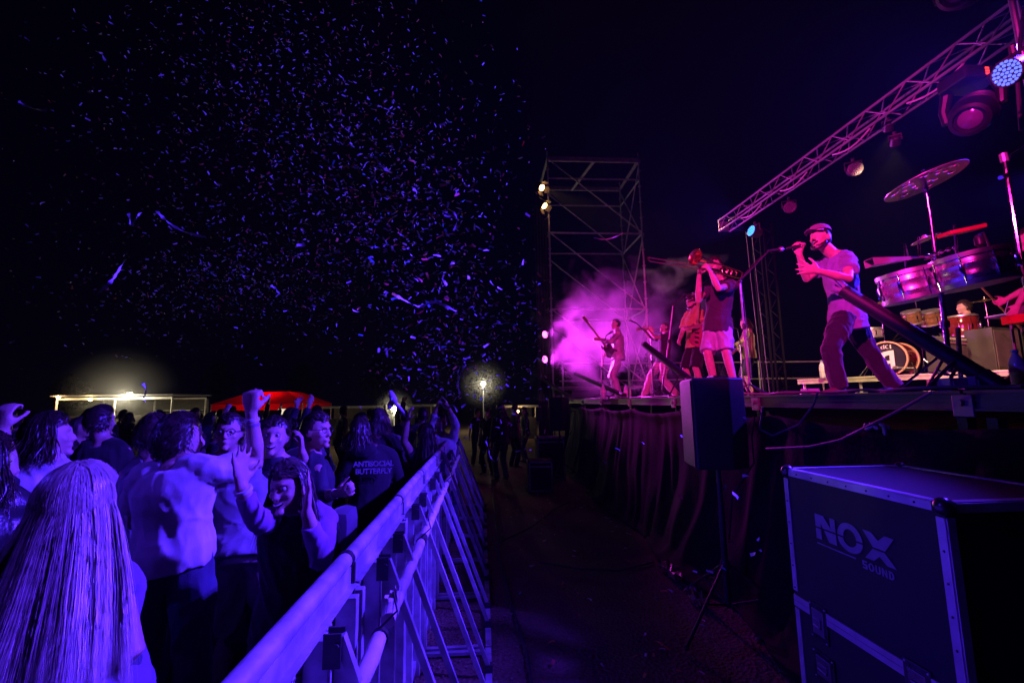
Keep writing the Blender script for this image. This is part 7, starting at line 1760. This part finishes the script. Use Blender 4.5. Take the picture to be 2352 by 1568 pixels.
# ------------------------------------------------------------------ stage smoke
def smoke():
    c = P(1400, 800, y=11.0); hx, hy, hz = 2.05, 1.75, 1.55
    c.z = ZS + hz - 0.02; c.y = 10.9; c.x = 3.3
    m = MB(); m.box(c, (2 * hx, 2 * hy, 2 * hz)); 
    mt = bpy.data.materials.new('stage_smoke'); mt.use_nodes = True; n = mt.node_tree.nodes; l = mt.node_tree.links; n.remove(n['Principled BSDF'])
    pv = n.new('ShaderNodeVolumePrincipled'); pv.inputs['Color'].default_value = (0.9, 0.88, 0.9, 1); pv.inputs['Anisotropy'].default_value = 0.2
    tc = n.new('ShaderNodeTexCoord'); mp = n.new('ShaderNodeMapping'); mp.vector_type = 'POINT'
    mp.inputs['Location'].default_value = (-c.x / hx, -c.y / hy, -c.z / hz); mp.inputs['Scale'].default_value = (1 / hx, 1 / hy, 1 / hz)
    l.new(tc.outputs['Object'], mp.inputs[0])
    ln = n.new('ShaderNodeVectorMath'); ln.operation = 'LENGTH'; l.new(mp.outputs[0], ln.inputs[0])
    fo = n.new('ShaderNodeMapRange'); fo.inputs[1].default_value = 0.0; fo.inputs[2].default_value = 0.98; fo.inputs[3].default_value = 1.0; fo.inputs[4].default_value = 0.0; l.new(ln.outputs['Value'], fo.inputs[0])
    nz = n.new('ShaderNodeTexNoise'); nz.inputs['Scale'].default_value = 1.5; nz.inputs['Detail'].default_value = 4; nz.inputs['Distortion'].default_value = 0.6; l.new(tc.outputs['Object'], nz.inputs['Vector'])
    nr = n.new('ShaderNodeMapRange'); nr.clamp = False; nr.inputs[1].default_value = 0.30; nr.inputs[2].default_value = 0.70; nr.inputs[3].default_value = -0.95; nr.inputs[4].default_value = 0.55; l.new(nz.outputs['Fac'], nr.inputs[0])
    m1 = n.new('ShaderNodeMath'); m1.operation = 'ADD'; m1.use_clamp = True; l.new(fo.outputs[0], m1.inputs[0]); l.new(nr.outputs[0], m1.inputs[1])
    m2 = n.new('ShaderNodeMath'); m2.operation = 'MULTIPLY'; m2.inputs[1].default_value = 0.34; l.new(m1.outputs[0], m2.inputs[0])
    l.new(m2.outputs[0], pv.inputs['Density']); l.new(pv.outputs[0], n['Material Output'].inputs['Volume'])
    o = m.build('smoke', mt); tag(o, 'pink lit smoke drifting at the far end of the stage', 'smoke', kind='stuff')
smoke()
def lamp_halo(px, py, y, r, dens, label):  # smoke ball thinning outward, added so the lamp gets a halo
    c = P(px, py, y=y); m = MB(); m.ball((0, 0, 0), r, 20, 14)
    mt = bpy.data.materials.new('halo_smoke'); mt.use_nodes = True; n = mt.node_tree.nodes; l = mt.node_tree.links; n.remove(n['Principled BSDF'])
    pv = n.new('ShaderNodeVolumePrincipled'); pv.inputs['Color'].default_value = (0.9, 0.9, 0.9, 1)
    tc = n.new('ShaderNodeTexCoord'); ln = n.new('ShaderNodeVectorMath'); ln.operation = 'LENGTH'; l.new(tc.outputs['Object'], ln.inputs[0])
    fo = n.new('ShaderNodeMapRange'); fo.interpolation_type = 'SMOOTHSTEP'; fo.inputs[1].default_value = 0; fo.inputs[2].default_value = r * 0.98; fo.inputs[3].default_value = dens; fo.inputs[4].default_value = 0.0
    l.new(ln.outputs['Value'], fo.inputs[0]); l.new(fo.outputs[0], pv.inputs['Density']); l.new(pv.outputs[0], n['Material Output'].inputs['Volume'])
    o = m.build('smoke', mt); o.location = c; tag(o, label, 'smoke', kind='stuff')
lamp_halo(1110, 881, 27.6, 1.7, 0.08, 'smoke drifting around the lamp on the pole beyond the pit')
lamp_halo(906, 939, 18.7, 0.9, 0.12, 'smoke drifting around the lamp behind the bald man')
lamp_halo(280, 905, 15.2, 1.7, 0.08, 'smoke drifting around the glaring lamp of the bar stall')
# ------------------------------------------------------------------ haze in the night air
def haze():
    m = MB(); m.box((-10, 14, 5.0), (130, 130, 12.4))
    mt = bpy.data.materials.new('night_haze'); mt.use_nodes = True; n = mt.node_tree.nodes; l = mt.node_tree.links; n.remove(n['Principled BSDF'])
    pv = n.new('ShaderNodeVolumePrincipled'); pv.inputs['Color'].default_value = (0.9, 0.9, 0.95, 1); pv.inputs['Density'].default_value = HAZE; pv.inputs['Anisotropy'].default_value = 0.3
    l.new(pv.outputs[0], n['Material Output'].inputs['Volume'])
    o = m.build('haze', mt); tag(o, 'thin dusty haze in the night air over the field', 'haze', kind='stuff')
HAZE = 0.00035
haze()
